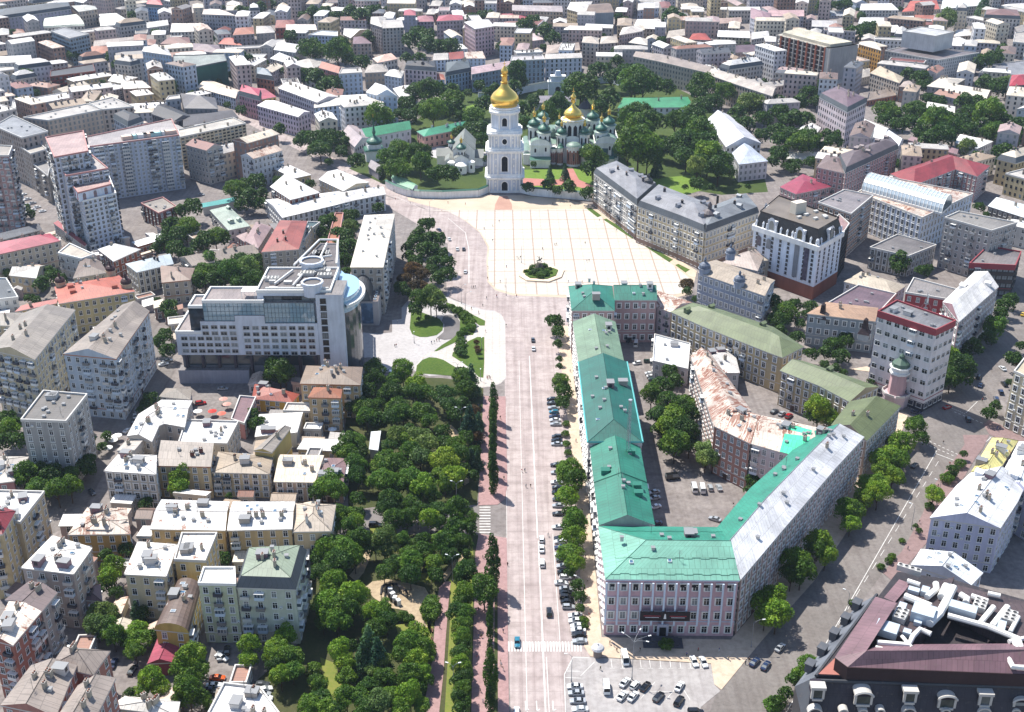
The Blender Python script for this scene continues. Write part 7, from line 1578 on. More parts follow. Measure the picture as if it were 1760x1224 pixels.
yard = [u(990, 640, hI), u(1150, 430, hI), u(1700, 640, hI), u(1500, 660, hI)]
slabpart(ib, 'plant_deck', [u(640, 600, hI + 2), u(860, 300, hI + 2), u(1250, 180, hI + 2), u(1190, 330, hI + 2), u(1000, 620, hI + 2)], hI, hI + 4.4, roof_mat('57494c'))
slabpart(ib, 'plant_deck', [u(1190, 380, hI + 2), u(1270, 240, hI + 2), u(1900, 400, hI + 2), u(1900, 700, hI + 2), u(1650, 600, hI + 2)], hI, hI + 4.4, roof_mat('57494c'))
def duct(pts, r_): 
    s = MB(); q_ = [u(x, y, hI + 5.6 + (z[0] if z else 0)) for x, y, *z in pts]; s.tube([tuple(v) for v in q_], r_, DM, 8); s.build('duct', ib.root)
for pts, r_ in (([(700, 605), (930, 625), (960, 560), (1010, 510), (1090, 545)], .75), ([(690, 640), (800, 670), (960, 665)], .6), ([(1080, 470), (1150, 400), (1210, 290), (1250, 210), (1200, 200), (1165, 280)], 1.15), ([(900, 270), (1090, 345)], 1.0), ([(920, 160), (1010, 190)], .7), ([(1060, 280), (1130, 220), (1125, 180)], .9),
    ([(1210, 410), (1500, 490), (1720, 580), (1740, 650)], .8), ([(1300, 260), (1350, 290), (1340, 320)], .95), ([(1380, 270), (1500, 310)], .8), ([(1540, 350), (1440, 470)], .8), ([(1640, 350), (1530, 490)], .95), ([(1720, 420), (1660, 530)], .6), ([(960, 680), (1100, 690), (1420, 690)], .5), ([(1420, 680), (1600, 685), (1620, 670), (1680, 780), (1800, 790)], .75), ([(1690, 600), (1730, 690), (1760, 700)], .7), ([(880, 560), (950, 640)], .5), ([(1590, 270), (1500, 250)], .7), ([(1650, 600), (1830, 560)], .6)): duct(pts, r_)
for x, y, n_, m_2 in ((868, 425, 2, 3), (1440, 350, 2, 3), (1655, 440, 2, 3), (930, 95, 4, 1)): p = u(x, y, hI + 4.6); fan_unit(ib, (p.x, p.y, hI + 4.4), n_, m_2, -.55, 1.8, 1.1)
for x, y, w_, d_2, h_ in ((775, 500, 5.6, 4.6, 2.2), (1035, 400, 5.8, 5.2, 3.2), (1320, 365, 7, 3.4, 2.6), (885, 335, 2, 3, 1.5), (1000, 440, 2, 2, 1.3), (920, 520, 2, 2, 1.6), (1600, 480, 2, 4, 1.8), (1050, 220, 2, 3, 1.6), (970, 210, 3, 2, 1.2)):
    s = MB(); s.box((0, 0, 0), (w_, d_2, h_), plain('plant_blue', 'b4bec6', .4, .2)); p = u(x, y, hI + 6); ib.place('air_handler', s.mesh('air_handler'), (p.x, p.y, hI + 4.4), -.5)
def dormerI(x, y, arch):
    s = MB(); w_ = 4.6 if arch else 3.4; s.box((0, 1.5, 0), (w_ - .6, 4, 3), wall_mat('35303a')); n = 10
    if arch: pts = [(-w_ / 2 * math.cos(math.pi * k / n), 2.6 + 1.3 * math.sin(math.pi * k / n)) for k in range(n + 1)]; s.tube([(x_, -.7, z) for x_, z in pts], .35, tr, 5); s.face([(x_, -.7, z) for x_, z in pts] + [(x_, 2, z) for x_, z in pts[::-1]], tr) if 0 else [s.face([(p1[0], -.7, p1[1]), (p2[0], -.7, p2[1]), (p2[0], 3, p2[1]), (p1[0], 3, p1[1])], tr) for p1, p2 in zip(pts, pts[1:])]
    else: s.box((0, .4, 3), (w_ + .4, 2.6, .8), tr)
    for x_ in (-w_ / 2 + .3, w_ / 2 - .3): s.box((x_, -.4, 0), (.6, .6, 2.8), tr)
    s.face([(-w_ / 2 + .6, -.55, .3), (w_ / 2 - .6, -.55, .3), (w_ / 2 - .6, -.55, 2.6), (-w_ / 2 + .6, -.55, 2.6)], glass_mat('2a3430', .15)); s.box((0, -.7, -.5), (w_ * .75, .4, .6), tr)
    me = s.mesh('dormer'); p = PYp(*zi(x, y), 0 or (f1.y - 3.6 - (y - 1000) * .006)); ib.place('dormer', me, tuple(p), math.atan2((f2 - f1).y, (f2 - f1).x))
for x, y, ar in ((268, 1000, 0), (595, 1040, 1), (930, 1025, 0), (1195, 1065, 1), (1470, 1045, 0), (1730, 1085, 1)): dormerI(x, y, ar)
for x in (255, 460, 600, 725, 930, 1195, 1470, 1700):
    s = MB(); n = 10; r_ = 1.9 if x in (255, 930, 1470) else 1.25
    for k in range(n): a1, a2 = math.pi * k / n, math.pi * (k + 1) / n; s.face([(r_ * math.cos(a1), -.5, r_ * math.sin(a1)), (r_ * math.cos(a2), -.5, r_ * math.sin(a2)), ((r_ - .4) * math.cos(a2), -.5, (r_ - .4) * math.sin(a2)), ((r_ - .4) * math.cos(a1), -.5, (r_ - .4) * math.sin(a1))], tr); s.face([(r_ * math.cos(a1), -.5, r_ * math.sin(a1)), (r_ * math.cos(a2), -.5, r_ * math.sin(a2)), (r_ * math.cos(a2), 1.5, r_ * math.sin(a2)), (r_ * math.cos(a1), 1.5, r_ * math.sin(a1))], tr)
    s.face([((r_ - .4) * math.cos(math.pi * k / n), -.4, (r_ - .4) * math.sin(math.pi * k / n)) for k in range(n + 1)] + [(-(r_ - .4), -.4, -2), (r_ - .4, -.4, -2)], glass_mat('2a3038', .15)); p = PYp(*zi(x, 1112 if r_ > 1.5 else 1105), f1.y - 4.9); ib.place('arch_window', s.mesh('arch_window'), tuple(p), math.atan2((f2 - f1).y, (f2 - f1).x))
for x, y in ((1440, 890), (90, 1020)): p = P(*zi(x, y), hI); s = MB(); s.lathe((0, 0, 0), [(.9, 0), (1.0, .8), (.5, 2), (.1, 2.6)], GOLD, 8); ib.place('gilded_ornament', s.mesh('gilded_ornament'), (p.x, p.y, hI - (0 if x > 500 else 8)), 0)
s = MB(); p1, p2 = P(*zi(1460, 900), hI), P(*zi(1900, 925), hI); s.tube([tuple(p1 + Vector((0, 0, 1))), tuple(p2 + Vector((0, 0, 1)))], .12, GOLD, 4); [s.lathe(tuple(p1.lerp(p2, k / 14)), [(.1, 0), (.1, 1.1), (.35, 1.2), (.1, 1.6)], GOLD, 6) for k in range(15)]; s.build('gilded_railing', ib.root)
# ------------------------------------------------------------ trees, traced as kind x,y,width per tile
T = Tile
trees(T(0, 0), "o780,400,130 o830,370,120 o880,390,130 o820,440,110 o900,340,110 o500,380,90 o540,390,70 o170,510,110 o910,110,90 o1410,245,90 o1460,270,70 o1280,235,60 o1600,380,110 o1660,400,110 o1720,410,90 o1650,70,90 o1720,80,90 o1180,600,110 o1330,650,70 o700,570,60 o240,640,70 o1660,760,90 o1590,520,70 o90,230,80 o840,200,60 o1070,230,80", 'trees scattered between the far blocks')
trees(T(1, 0), "o400,90,100 l450,100,90 l540,120,90 o480,80,80 o660,90,110 o720,110,120 o790,90,110 o830,70,80 o40,50,80 o100,30,70 o320,110,70 o240,250,90 o380,340,150 o440,350,110 l340,330,90 o560,370,160 l600,320,130 o530,330,110 l720,430,110 o640,410,100 o780,260,100 o1080,270,130 l1110,230,110 o1180,250,110 o1190,310,120 o1250,320,110 o1330,320,120 l1290,340,90 o1040,400,80 l1120,400,90 o1480,120,70 o1560,110,80 o1620,110,80 o1700,190,70 o300,530,110 o360,520,110 o430,540,130 o480,590,120 o520,570,110 o250,480,80 o210,490,70 l850,800,170 o990,790,100 o1040,720,120 o1100,640,130 o1180,650,150 o1230,620,130 o1060,800,110 l1160,760,130 l1220,770,150 o1290,760,130 o1350,680,140 o1380,740,120 o1340,620,110 o1400,800,90 o1540,590,80 o1500,790,130 o1570,710,120 o1600,640,90 o1480,890,110 o1560,890,120 o1400,910,100 o1540,960,110 o1470,950,100 o170,890,90 o330,940,100 o290,980,80 o400,960,130 o440,1010,140 o500,970,140 l560,950,110 o590,1040,90 o620,980,90 o690,1100,110 o920,1080,140 l980,1030,150 o1050,1060,140 o1120,1060,150 o1130,1130,130 o980,1150,150 o1180,1150,90 o870,1170,80 o1220,1200,110 o1290,1190,120 o1360,1200,110 o1580,1090,50 o1330,380,50 o1460,640,60 l1650,610,80 o1690,320,80", None, 1.2)
trees(T(2, 0), "o90,180,110 o150,150,90 o240,220,110 o280,260,90 o730,120,60 o780,140,50 o1110,110,110 o1150,130,90 o1030,290,80 o1040,340,70 l730,420,80 l590,480,110 l640,470,80 o720,360,70 o20,520,130 o0,600,110 o60,560,80 o470,590,190 o430,570,90 o700,530,110 o780,500,120 o850,530,170 o900,580,150 o960,570,120 o1050,600,110 o820,590,130 l680,660,110 o640,700,110 o600,740,100 o560,660,70 o720,680,70 o330,730,120 o290,700,70 o200,640,50 o120,730,90 o60,750,110 o60,830,120 o150,690,80 o260,800,130 o330,790,90 o1300,580,150 o1290,640,110 o1450,620,130 o1460,560,80 o1380,700,110 l1330,720,110 l1270,760,120 w1640,700,150 w1690,650,120 o1660,740,110 o1560,780,110 l1600,850,110 o1720,820,110 o1720,930,90 l1490,400,90 o820,820,160 o900,800,170 o940,860,160 o860,890,150 o1000,830,110 o760,900,100 o870,1000,220 o800,1050,150 o930,1060,160 o1000,990,110 o1060,1010,110 o1120,840,130 l1200,810,150 o1250,860,160 o1180,950,160 o1290,920,160 o1330,1000,150 o1240,1000,110 o1140,1040,100 o1200,1060,130 l1350,1070,150 o1420,1080,150 o1300,1120,130 w1270,1160,110 o1420,1150,140 o1480,1180,90 l1100,980,80 s1000,1150,60 l990,1120,60 s260,1200,45 s365,1190,45 o560,1090,150 l540,1150,110 o500,1060,90 l150,1130,40 o1540,830,80", None, 1.3)
trees(T(2, 1), "o110,60,90 o240,50,100 o310,85,80 o400,60,120 o520,100,115 o270,20,60 o1270,40,110 l1370,60,60 o1190,60,50 l1620,60,50 r1200,730,110 o1210,780,80 l1270,830,70 o285,990,140 o320,1060,110 o320,1140,80", 'trees by the square')
trees(T(3, 0), "o390,30,90 o470,40,70 o540,30,80 l370,50,70 o570,230,120 o650,220,110 o700,200,110 l860,300,90 l820,310,80 w1230,150,130 s1325,130,60 s1480,60,80 o1010,330,50 o1480,420,110 o1560,400,110 o1620,340,80 o1600,380,90 w1650,560,130 o1590,600,130 o1500,570,110 o1700,600,70 o1050,540,120 o1070,590,90 o970,510,90 l1130,690,80 o1100,680,90 o1180,700,90 o1360,700,120 l1430,700,110 o1380,780,130 l1530,800,180 l1500,860,130 o1620,840,130 o1560,900,150 o1680,870,130 o1740,870,120 o820,750,150 o800,830,110 l870,790,110 o1010,760,140 l1060,740,80 o980,850,130 o900,860,110 o1150,860,180 l1220,820,130 o1280,870,150 o1330,840,130 o1120,960,130 o1200,950,150 o1380,900,120 o1060,920,110 w1370,1010,120 o1620,1040,130 o1600,1120,90 o1450,1080,90 l1680,980,90 o1720,940,100 o280,640,110 l320,600,100 l230,700,110 o60,700,110 l80,780,130 o130,830,110 l190,820,130 l250,820,120 o150,930,160 o230,960,170 o280,930,150 l60,900,120 o90,970,130 l260,990,110 l410,930,90 l480,930,90 l450,970,110 l80,1060,120 o40,1110,90 o120,1140,60 o300,1120,100 o900,1140,60 l1340,560,50 o330,690,80 w640,120,60", None, 1.2)
trees(T(0, 1), "l1330,200,150 l1250,230,120 l1180,320,150 l1280,320,170 l1230,390,150 l1330,340,130 o1160,370,110 l1480,390,170 l1420,420,150 l1540,410,140 l1370,450,130 l1130,440,150 l1210,490,150 l1090,480,110 l1280,520,120 l1620,80,170 l1700,50,130 o1730,130,150 o1660,180,110 o1740,190,80 o1450,560,170 o1400,640,190 l1450,600,110 o1530,620,170 o1590,660,190 o1370,710,150 o1660,580,170 w1700,640,190 o1740,700,170 o1480,700,150 l1520,730,80 o1640,730,150 o180,210,80 o220,250,80 o170,370,70 o360,680,130 o420,700,110 o300,730,140 w340,650,90 l200,830,90 l250,840,80 w50,650,70 l1160,880,130 l1170,940,100 o1140,1080,120 l1100,1130,130 o1150,1180,120 l1080,840,60")
trees(T(1, 1), "o10,30,150 o50,110,110 o20,170,110 l370,40,80 l640,260,110 l690,250,80 l840,200,90 o490,310,150 w530,270,110 o450,380,130 o560,390,150 w640,340,130 o620,410,150 o680,330,100 o640,470,150 o480,440,110 o570,480,130 l500,520,130 l450,550,110 o590,560,130 l540,600,120 o640,570,100 o620,650,110 o620,710,90 o0,570,130 o20,640,110 o10,720,90 l1160,320,120 o1200,310,90 l1130,390,130 o1200,420,150 o1100,440,140 o1260,420,120 o1060,480,120 o1170,490,150 l1210,500,130 o1280,520,110 o1060,540,110 l1230,580,130 l1310,580,120 o1100,580,130 r1080,640,130 r1140,660,120 o1310,660,130 l1210,640,110 o1260,690,120 r1020,700,110 r1100,730,130 o1000,760,120 o1050,790,90 r1150,760,90 o1130,850,160 o1100,900,120 w1200,830,170 w1240,860,150 o1280,900,90 l1180,960,50 l1120,970,40 b1345,900,55 b1390,925,70 b1430,945,60 b1450,970,70 b1475,995,70 b1480,1030,60 b1435,1055,55 b1410,1080,55 b1410,1130,65 b1405,1160,60 b1395,1190,60 b1420,1210,60 r1515,1135,45 r1520,1165,45 r1525,1195,45", 'trees and clipped shrubs round the plaza')
trees(T(3, 1), "o920,560,150 o900,610,110 l1060,640,110 o1110,620,70 l50,860,150 o120,900,190 l180,870,110 o70,960,160 l140,960,110 o290,880,110 l260,940,90 o220,1000,90 l90,1050,110 o200,1090,110 o450,1150,150 l540,1110,120 o400,1200,120 o500,1220,130 l290,1210,110 l1560,1030,170 l1520,1100,130 o1630,870,130 l1670,830,110 o1600,930,110 l1420,1160,150 o1740,1150,80 o1450,200,90 l1500,250,50 o1360,1210,100 o1650,560,40", 'street trees near the junction')
trees(T(0, 2), "l40,430,150 l60,500,170 o110,470,130 o30,580,150 o120,580,150 w380,660,170 o300,720,170 o420,720,150 o190,830,190 o280,800,170 o370,830,190 o460,810,190 o250,900,190 o390,920,190 o480,900,170 l560,500,100 o590,560,120 o600,470,90 o570,640,130 o600,720,130 o560,760,150 o620,780,110 l740,550,90 o700,620,80 l1030,290,120 l1000,330,90 l970,370,70 o1000,1010,110 l1240,850,190 l1240,910,160 l1210,560,90 l1160,570,60 l1700,470,90 l1740,400,110 l1580,960,60", 'trees between the old houses')
trees(T(1, 2), "o740,330,150 o760,420,130 o800,340,130 o760,250,120 o830,430,120 o850,330,110 o160,90,200 o200,140,150 o110,130,120 w660,260,120 w650,340,110 w690,210,80 o800,80,160 o810,160,140 o780,230,110 l1010,110,150 o960,150,130 l1100,180,150 o1080,240,150 o1150,250,130 o930,250,160 o880,280,110 o980,330,170 o1010,390,150 o930,420,130 o1150,370,160 o1180,430,130 o1090,420,110 o1290,260,170 o1330,330,150 o1440,240,130 s1480,180,110 o1430,160,150 o1400,110,90 o1370,400,120 o1430,330,120 r1500,380,90 s1470,480,130 o1450,560,110 r1520,560,80 s1530,460,70 o1500,650,90 s1480,730,90 o1500,820,90 s1520,720,70 o1280,520,120 w1110,540,170 l1060,510,110 w980,560,150 l1040,590,130 o930,610,130 w1180,600,160 w1130,680,160 o1060,660,130 l1300,600,120 l1330,620,110 o1380,620,130 y1290,700,190 y1330,760,170 l1400,700,150 l1280,800,150 l1370,830,170 o1430,780,110 l1300,880,130 o900,690,150 o860,740,150 o960,730,150 o1020,770,130 o880,780,130 l870,840,170 y800,860,110 l930,880,130 o960,900,110 l1070,850,170 y1040,840,90 l1140,900,170 l1180,850,110 o1200,950,130 o1110,960,110 o640,600,150 l690,580,130 o640,680,150 l720,650,120 o680,740,150 o700,830,130 o650,560,70 l440,830,130 l520,850,170 l450,900,150 l410,940,120 l540,930,150 o540,780,70 l10,460,110 o560,650,100 l700,980,110 o740,1000,60 o570,1100,160 l640,1090,130 o700,1090,120 o630,1170,150 l680,1160,130 o500,1180,150 o920,1000,170 o900,1060,160 o970,1050,150 o950,1130,170 o1060,1040,150 o1110,1080,150 o1040,1130,150 l1200,1130,150 o1260,1060,170 o1240,1120,150 o1390,1080,180 l1450,1120,140 o1380,1160,150 l1480,1190,110 o1330,1190,110 p1632,310,58 p1630,400,50 p1628,470,48 p1630,560,50 p1625,640,48 p1625,720,50 p1628,800,66", 'trees of the boulevard park', 1.12)
trees(T(1, 3), "l560,60,200 l480,100,170 l620,110,190 o700,60,170 o560,180,190 o450,250,170 o430,160,120 o500,280,130 l680,180,130 o760,110,110 o820,80,130 w880,50,170 w900,110,130 o1000,40,130 o950,200,150 o880,250,140 o1050,140,150 l1060,200,170 o1060,280,150 o1150,120,160 o1130,50,150 l1220,190,140 o1240,280,120 o1300,80,170 o1340,160,130 l1280,30,150 o1420,60,130 l1450,140,90 l1570,380,210 l540,360,190 o580,440,210 l480,470,190 l660,440,190 l720,430,130 l620,520,190 l500,560,150 l560,600,170 o460,600,130 l800,520,150 l870,530,150 o900,600,150 o840,640,170 l920,560,110 o790,690,130 o140,520,190 l200,560,140 l80,560,110 l200,700,150 l150,760,170 l230,820,190 l120,850,150 l250,930,150 l170,980,150 o130,920,130 b1210,470,80 b1200,520,110 b1200,560,90 b1010,570,60 b1050,590,60 b980,580,50 l570,800,170 l640,770,110 l610,880,150 l620,980,140 s780,800,170 s840,860,150 s740,870,130 w800,920,130 w870,880,130 o870,980,170 l1100,690,170 l1050,760,170 l1140,770,170 l1020,830,170 l1100,860,170 l1170,840,130 l1050,960,170 l1140,950,130 o1190,1000,90 b400,940,90 o400,1000,90 o440,1050,130 o430,1130,170 l370,1170,170 l470,1180,170 o540,1200,150 o620,1120,170 o700,1100,170 o770,1050,150 w850,1150,190 o760,1190,170 l920,1100,130 l1060,1110,170 l1110,1060,110 l1000,1200,150 l1140,1170,130 l380,1000,60 l1420,110,90 o1440,260,150 l1480,210,90 o1420,320,110 l1430,410,150 o1420,460,130 o1380,530,150 l1440,550,130 o1420,620,140 l1410,710,130 l1440,760,110 o1400,820,130 l1400,900,140 o1430,960,130 o1390,1010,110 l1420,1060,130 o1400,1120,130 l1440,1150,100 l1410,1200,110 p1625,190,90 p1618,330,52 p1610,430,45 p1610,500,42 p1608,580,44 p1608,650,46 p1608,820,52 p1612,960,88 p1610,1130,64 l1590,380,60", 'trees of the boulevard park', 1.1)
trees(T(0, 3), "l780,230,170 l760,300,160 o740,340,130 l790,400,110 o870,100,130 o740,150,130 w700,530,210 w660,620,200 o730,620,200 w760,560,150 o780,700,170 o960,540,130 s940,560,110 l930,650,170 l960,720,180 l1030,700,130 l880,740,120 o930,810,150 l1310,850,230 l1250,920,190 l1350,930,190 o1280,1000,170 l1040,1000,180 l980,1050,150 l1100,1050,150 o900,1100,110 o1300,1090,210 o1250,1140,150 o1370,1120,150 l1720,780,170 l1700,850,150 o1730,730,110 o1540,170,130 b1430,1180,60", 'trees of the near courtyards')
trees(T(2, 2), "l340,180,150 o350,250,140 l350,320,120 l330,70,60 l390,770,190 l360,830,160 o440,880,190 l380,960,170 l430,1150,190 o400,1080,130 l470,820,110 o330,20,60 b372,470,45 b370,540,50 b375,610,50 b385,670,50 o960,270,170 o1030,210,170 l1090,110,130 o1130,170,130 o1080,300,190 o1180,330,190 o1020,400,190 l1130,400,210 o1220,420,170 l1080,480,210 o1180,520,210 o1020,500,130 o1120,600,210 o1220,600,150 o1060,620,130 w1340,640,190 w1380,720,130 w1330,700,150 l1660,860,120 l1630,920,80", 'trees in the pink building courtyard and along its pavement')
trees(T(2, 3), "l420,40,190 l400,120,190 l430,200,150 l400,260,90 l450,350,110 l460,430,110 l470,510,80 b490,600,60 b500,640,45 b1060,765,90 l1720,440,200 l1740,560,170 l1700,360,120", 'trees along the pavement of the pink building')
trees(T(3, 3), "l40,430,220 l60,550,220 l190,200,210 l230,260,200 o160,280,180 l350,60,200 l400,140,170 o330,130,170 l280,900,150 l230,960,140 o180,1000,120 l120,1090,110 l70,1150,120 b580,480,50 b855,160,50 b830,190,50 b775,230,50 b920,50,40 b30,1190,110", 'trees beside the shaded street')
trees(T(3, 2), "l1150,60,170 l1250,30,200 o1310,80,200 l1370,50,150 o1260,140,170 l1340,140,150 l1180,170,130 l1400,90,90 o1020,480,170 o1050,560,120 l920,620,190 l860,590,110 l770,710,170 l840,680,180 l900,730,150 l790,780,150 l860,810,160 l680,880,190 l740,870,190 l760,940,180 l670,960,170 l540,1050,180 l600,1090,150 l570,1140,150 l1345,670,60 l1270,780,90 b1320,750,70 b1230,850,80 l1140,940,150 b1110,1040,60 l1660,180,60 l1570,340,90 o1520,390,110 r1710,50,90 o1690,20,130 l350,370,190 l410,400,170 l300,420,120 l390,60,80 l470,80,80 l520,110,60 l720,180,90 l740,190,50 l1020,1170,50 l1040,1200,50 b1260,820,60 b1750,1100,130", 'trees along the shaded street')
# clumps on the monument bed
for x, y, w_ in ((921, 470, 15), (937, 472, 14), (929, 474, 15), (915, 462, 12), (922, 466, 11), (930, 468, 14), (938, 468, 12), (944, 464, 9), (905, 468, 9), (912, 472, 9), (920, 474, 9), (932, 475, 9), (946, 471, 8), (926, 460, 13), (935, 459, 12)): trees(F, f"b{x},{y},{w_}", 'shrubs on the monument bed')
# ------------------------------------------------------------ cars
z5_ = Zm(860, 1040, 6.286); PKG = 'cars parked nose in along the boulevard kerb'
cars(F, "as180@996.5,1102 ak180@995,1091 aw180@994,1083 aw180@993,1076 ew180@990,1067 aw180@989,1058 hs0@977,1043 ak0@975.5,1034 uk0@974,1027 ak0@973,1018.5 as0@973,1012 aw0@965,1002 hw0@972,992 ak0@969.5,984", PKG, 'kerb')
cars(F, "as180@968,973 hg180@966,962 aw180@965,952 ab180@964,941 hw180@963,931 ak180@963,925 aw180@960,906 ak180@960,883 as180@960,869 hg180@959,858 uk180@959,846 hk180@958,838 aw180@957,829 as180@957,812 ak180@956,799 as180@957,763 ak180@957,757 hg180@957,750 as180@955,729 aw180@954,722 ab180@953,716 ht180@952,708 as180@951,701 ak180@949,693 hk180@948,686", PKG, 'kerb')
cars(F, "hw90@931,927 aw90@931,943 ew90@932,968 uk90@944,1052 at-90@889,1104 hw90@888,1224 ag90@916,584 aw90@917,599 ab90@912,1260 hw90@955,1245", 'cars driving along the boulevard', 'road')
cars(F, "ab120@754,395 aw105@772,411 aw95@786,428 ag90@797,428 aw85@800,467 es60@590,297 aw-60@640,332", 'cars on the curve round the square', 'curve')
LOT = 'cars in the parking lot'
cars(F, "aw180@988,1180 as180@990,1191 as180@993,1205 aw180@997,1219 hw180@1002,1232 aw55@1074,1173 hw55@1091,1178 ak55@1109,1180 aw55@1070,1196 aw55@1088,1197 uk55@1132,1198 aw60@1168,1180 uk60@1167,1205 aw-80@1193,1137 aw-80@1209,1138 vw90@1042,1182 vw-85@1074,1133 uk0@1196,1224", LOT, 'lot')
cars(F, "ab50@1297,1138 ab55@1316,1144 as50@1341,1113 ub60@1365,1160 ar30@1628,700 ab-20@1575,709 uk80@1664,721 aw100@1723,633 uk90@1726,660 ub80@1720,674 ub80@1712,686 ab60@1685,662 uk60@1682,648 ag50@1572,800 ay60@1758,540 uw75@1740,610", 'cars on the shaded street', 'street')
CY = 'cars in the courtyard of the pink building'
cars(F, "vw90@1193,840 vw88@1207,841 es90@1221,838 as95@1236,838 vk10@1156,821 as150@1229,892 as200@1125,856 aw200@1126,871 ab200@1128,900 as200@1124,846 hn0@1114,621 aw0@1117,642 aw0@1120,647 hn0@1122,653 ag45@1331,707 as50@1344,711 ur50@1356,715 hw200@1095,624 uk40@1366,730 vw80@1093,592 vk80@1080,584", CY, 'yard')
cars(F, "uk0@645,902 ur20@345,693 aw30@281,626 as30@288,620 aw-40@113,1108 as100@235,705 aw110@232,715 ak110@229,725 aw60@220,740 ag-50@158,846 as100@378,1127 ak100@390,1118 ao0@374,1165 aw5@368,1178 ab5@363,1186 ah0@369,1192 ab90@195,1140 ak80@228,1152 aw30@170,1095 aw20@455,1185 as0@452,1193 aw0@455,1200 ag0@450,1176 aw-30@381,1130 as0@383,668 aw0@665,638 as-20@346,334 aw40@40,334 aw40@48,342 as40@56,349 aw40@64,356 aw40@73,363 aw40@38,344 as40@46,352 aw40@56,361 as0@594,304 ak20@605,312".replace('ah0', 'ak0'), 'cars among the old houses', 'lane')
# ------------------------------------------------------------ people
z4p = Zm(820, 230, 4.533)
people(z4p, "172,690 122,725 55,748 122,840 606,872 620,868 842,860 312,975 325,978 338,972 230,1045 855,1000 872,995 82,1135 218,1195 712,1160 818,1165 180,1160 510,905 450,1015 85,1050", 'square')
people(Zm(620, 480, 6.121), "1165,95 1185,95 1205,93 1325,210 1430,190 1285,290 1240,360 1165,320 1640,190 1315,560 1330,1040 1350,1040 745,680 775,675 800,655 825,655 360,715 375,710 385,460 1530,500", 'plaza')
people(T(1, 3), "1530,715 1550,715 1655,920 1685,910 1700,940 1730,220 1560,1160 1700,680", 'promenade'); people(T(1, 2), "1560,560 1575,560 1570,600 1705,850 1590,160 1610,160", 'promenade')
people(F, "897,812 902,811 904,838 912,838 942,922 1120,1105 1252,1135 1287,1138 1281,1142 1055,1112 1048,1108 1032,1152 1106,838 1236,1120 1714,738 1621,763 1688,690 640,340 680,345 705,350 677,330 900,338 655,330 1010,1000 1006,960 1012,1060 1000,880 996,840 990,760 985,700 980,640 1600,870 1580,900 1612,838 1632,800 1560,945 1715,742 1740,735 1100,1120 1180,1128 1060,1120 1200,1120 1030,380 1060,398 1090,412 1110,425 1150,450 1170,462 822,700 838,720 826,760 835,800 825,830 860,720 855,1000 822,1050 830,960 820,1130 826,1190 860,1140 756,1080 750,1130 745,1180 770,350 800,352 950,352 980,356 1040,900 1150,640 1260,870", 'street')
# ------------------------------------------------------------ lamps
for x, y, lb, ar in ((1086, 1168, 'tall four-armed lamp mast in the parking lot', ((.3, 4), (1.1, 4), (2.4, 3.4), (-.3, 3.2))), (1291, 1113, 'curved street lamp at the corner of the pink building', ((.1, 2.5),)), (982, 1172, 'slim lamp on the parking lot edge', ((3.1, 1.5),)),
    (780, 1190, 'white headed lamp by the near lawn of the promenade', ((2.8, 1.6), (.3, 1.6))), (778, 1000, 'white armed lamp near the playground path', ((2.8, 1.6), (.3, 1.6))), (785, 870, 'white armed lamp at the side street corner', ((2.8, 1.6), (.3, 1.6))), (792, 740, 'white armed lamp in the upper park', ((2.8, 1.6), (.3, 1.6))), (787, 660, 'white armed lamp by the plaza shrubs', ((2.8, 1.6), (.3, 1.6))),
    (1001, 1040, 'lamp leaning over the parked cars nearest the crossing', ((2.6, 2.4),)), (994, 930, 'lamp between the pavement tree clumps', ((2.6, 2.4),)), (1560, 690, 'tall lamp at the foot of the watch tower', ((1.2, 2),)), (1610, 868, 'slim dark post by the shrubs of the shaded street', ((2.6, 1.5),)), (1566, 910, 'slim dark post above the benches of the shaded street', ((2.6, 1.5),)), (1454, 1062, 'slim dark post before the dark hotel', ((2.6, 1.5),)),
    (793, 522, 'slender mast on the pavement of the curved road', ((.2, 1.8),)), (800, 535, 'lamp casting a long arm over the curved road', ((.3, 2.4),)), (739, 372, 'lamp at the road edge beside the square', ((.3, 2),)), (1058, 378, 'lamp by the pale stone building', ((3.0, 1.5),)), (1147, 440, 'lamp by the sandy yellow building', ((3.0, 1.5),)), (870, 508, 'lamp at the near rim of the square', ((1.5, 1.5),)), (896, 452, 'lamp on the open square', ((1.5, 1.2),)),
    (712, 590, 'round headed lamp on the rounded lawn', ((1.5, .2),)), (828, 600, 'round headed lamp by the clipped shrubs', ((1.5, .2),)), (826, 655, 'round headed lamp by the last walkway', ((1.5, .2),))):
    p = P(x, y); street_lamp(p.x, p.y, lb, ar, h=14 if 'four-armed' in lb else 5 if 'round headed' in lb else 9.5)
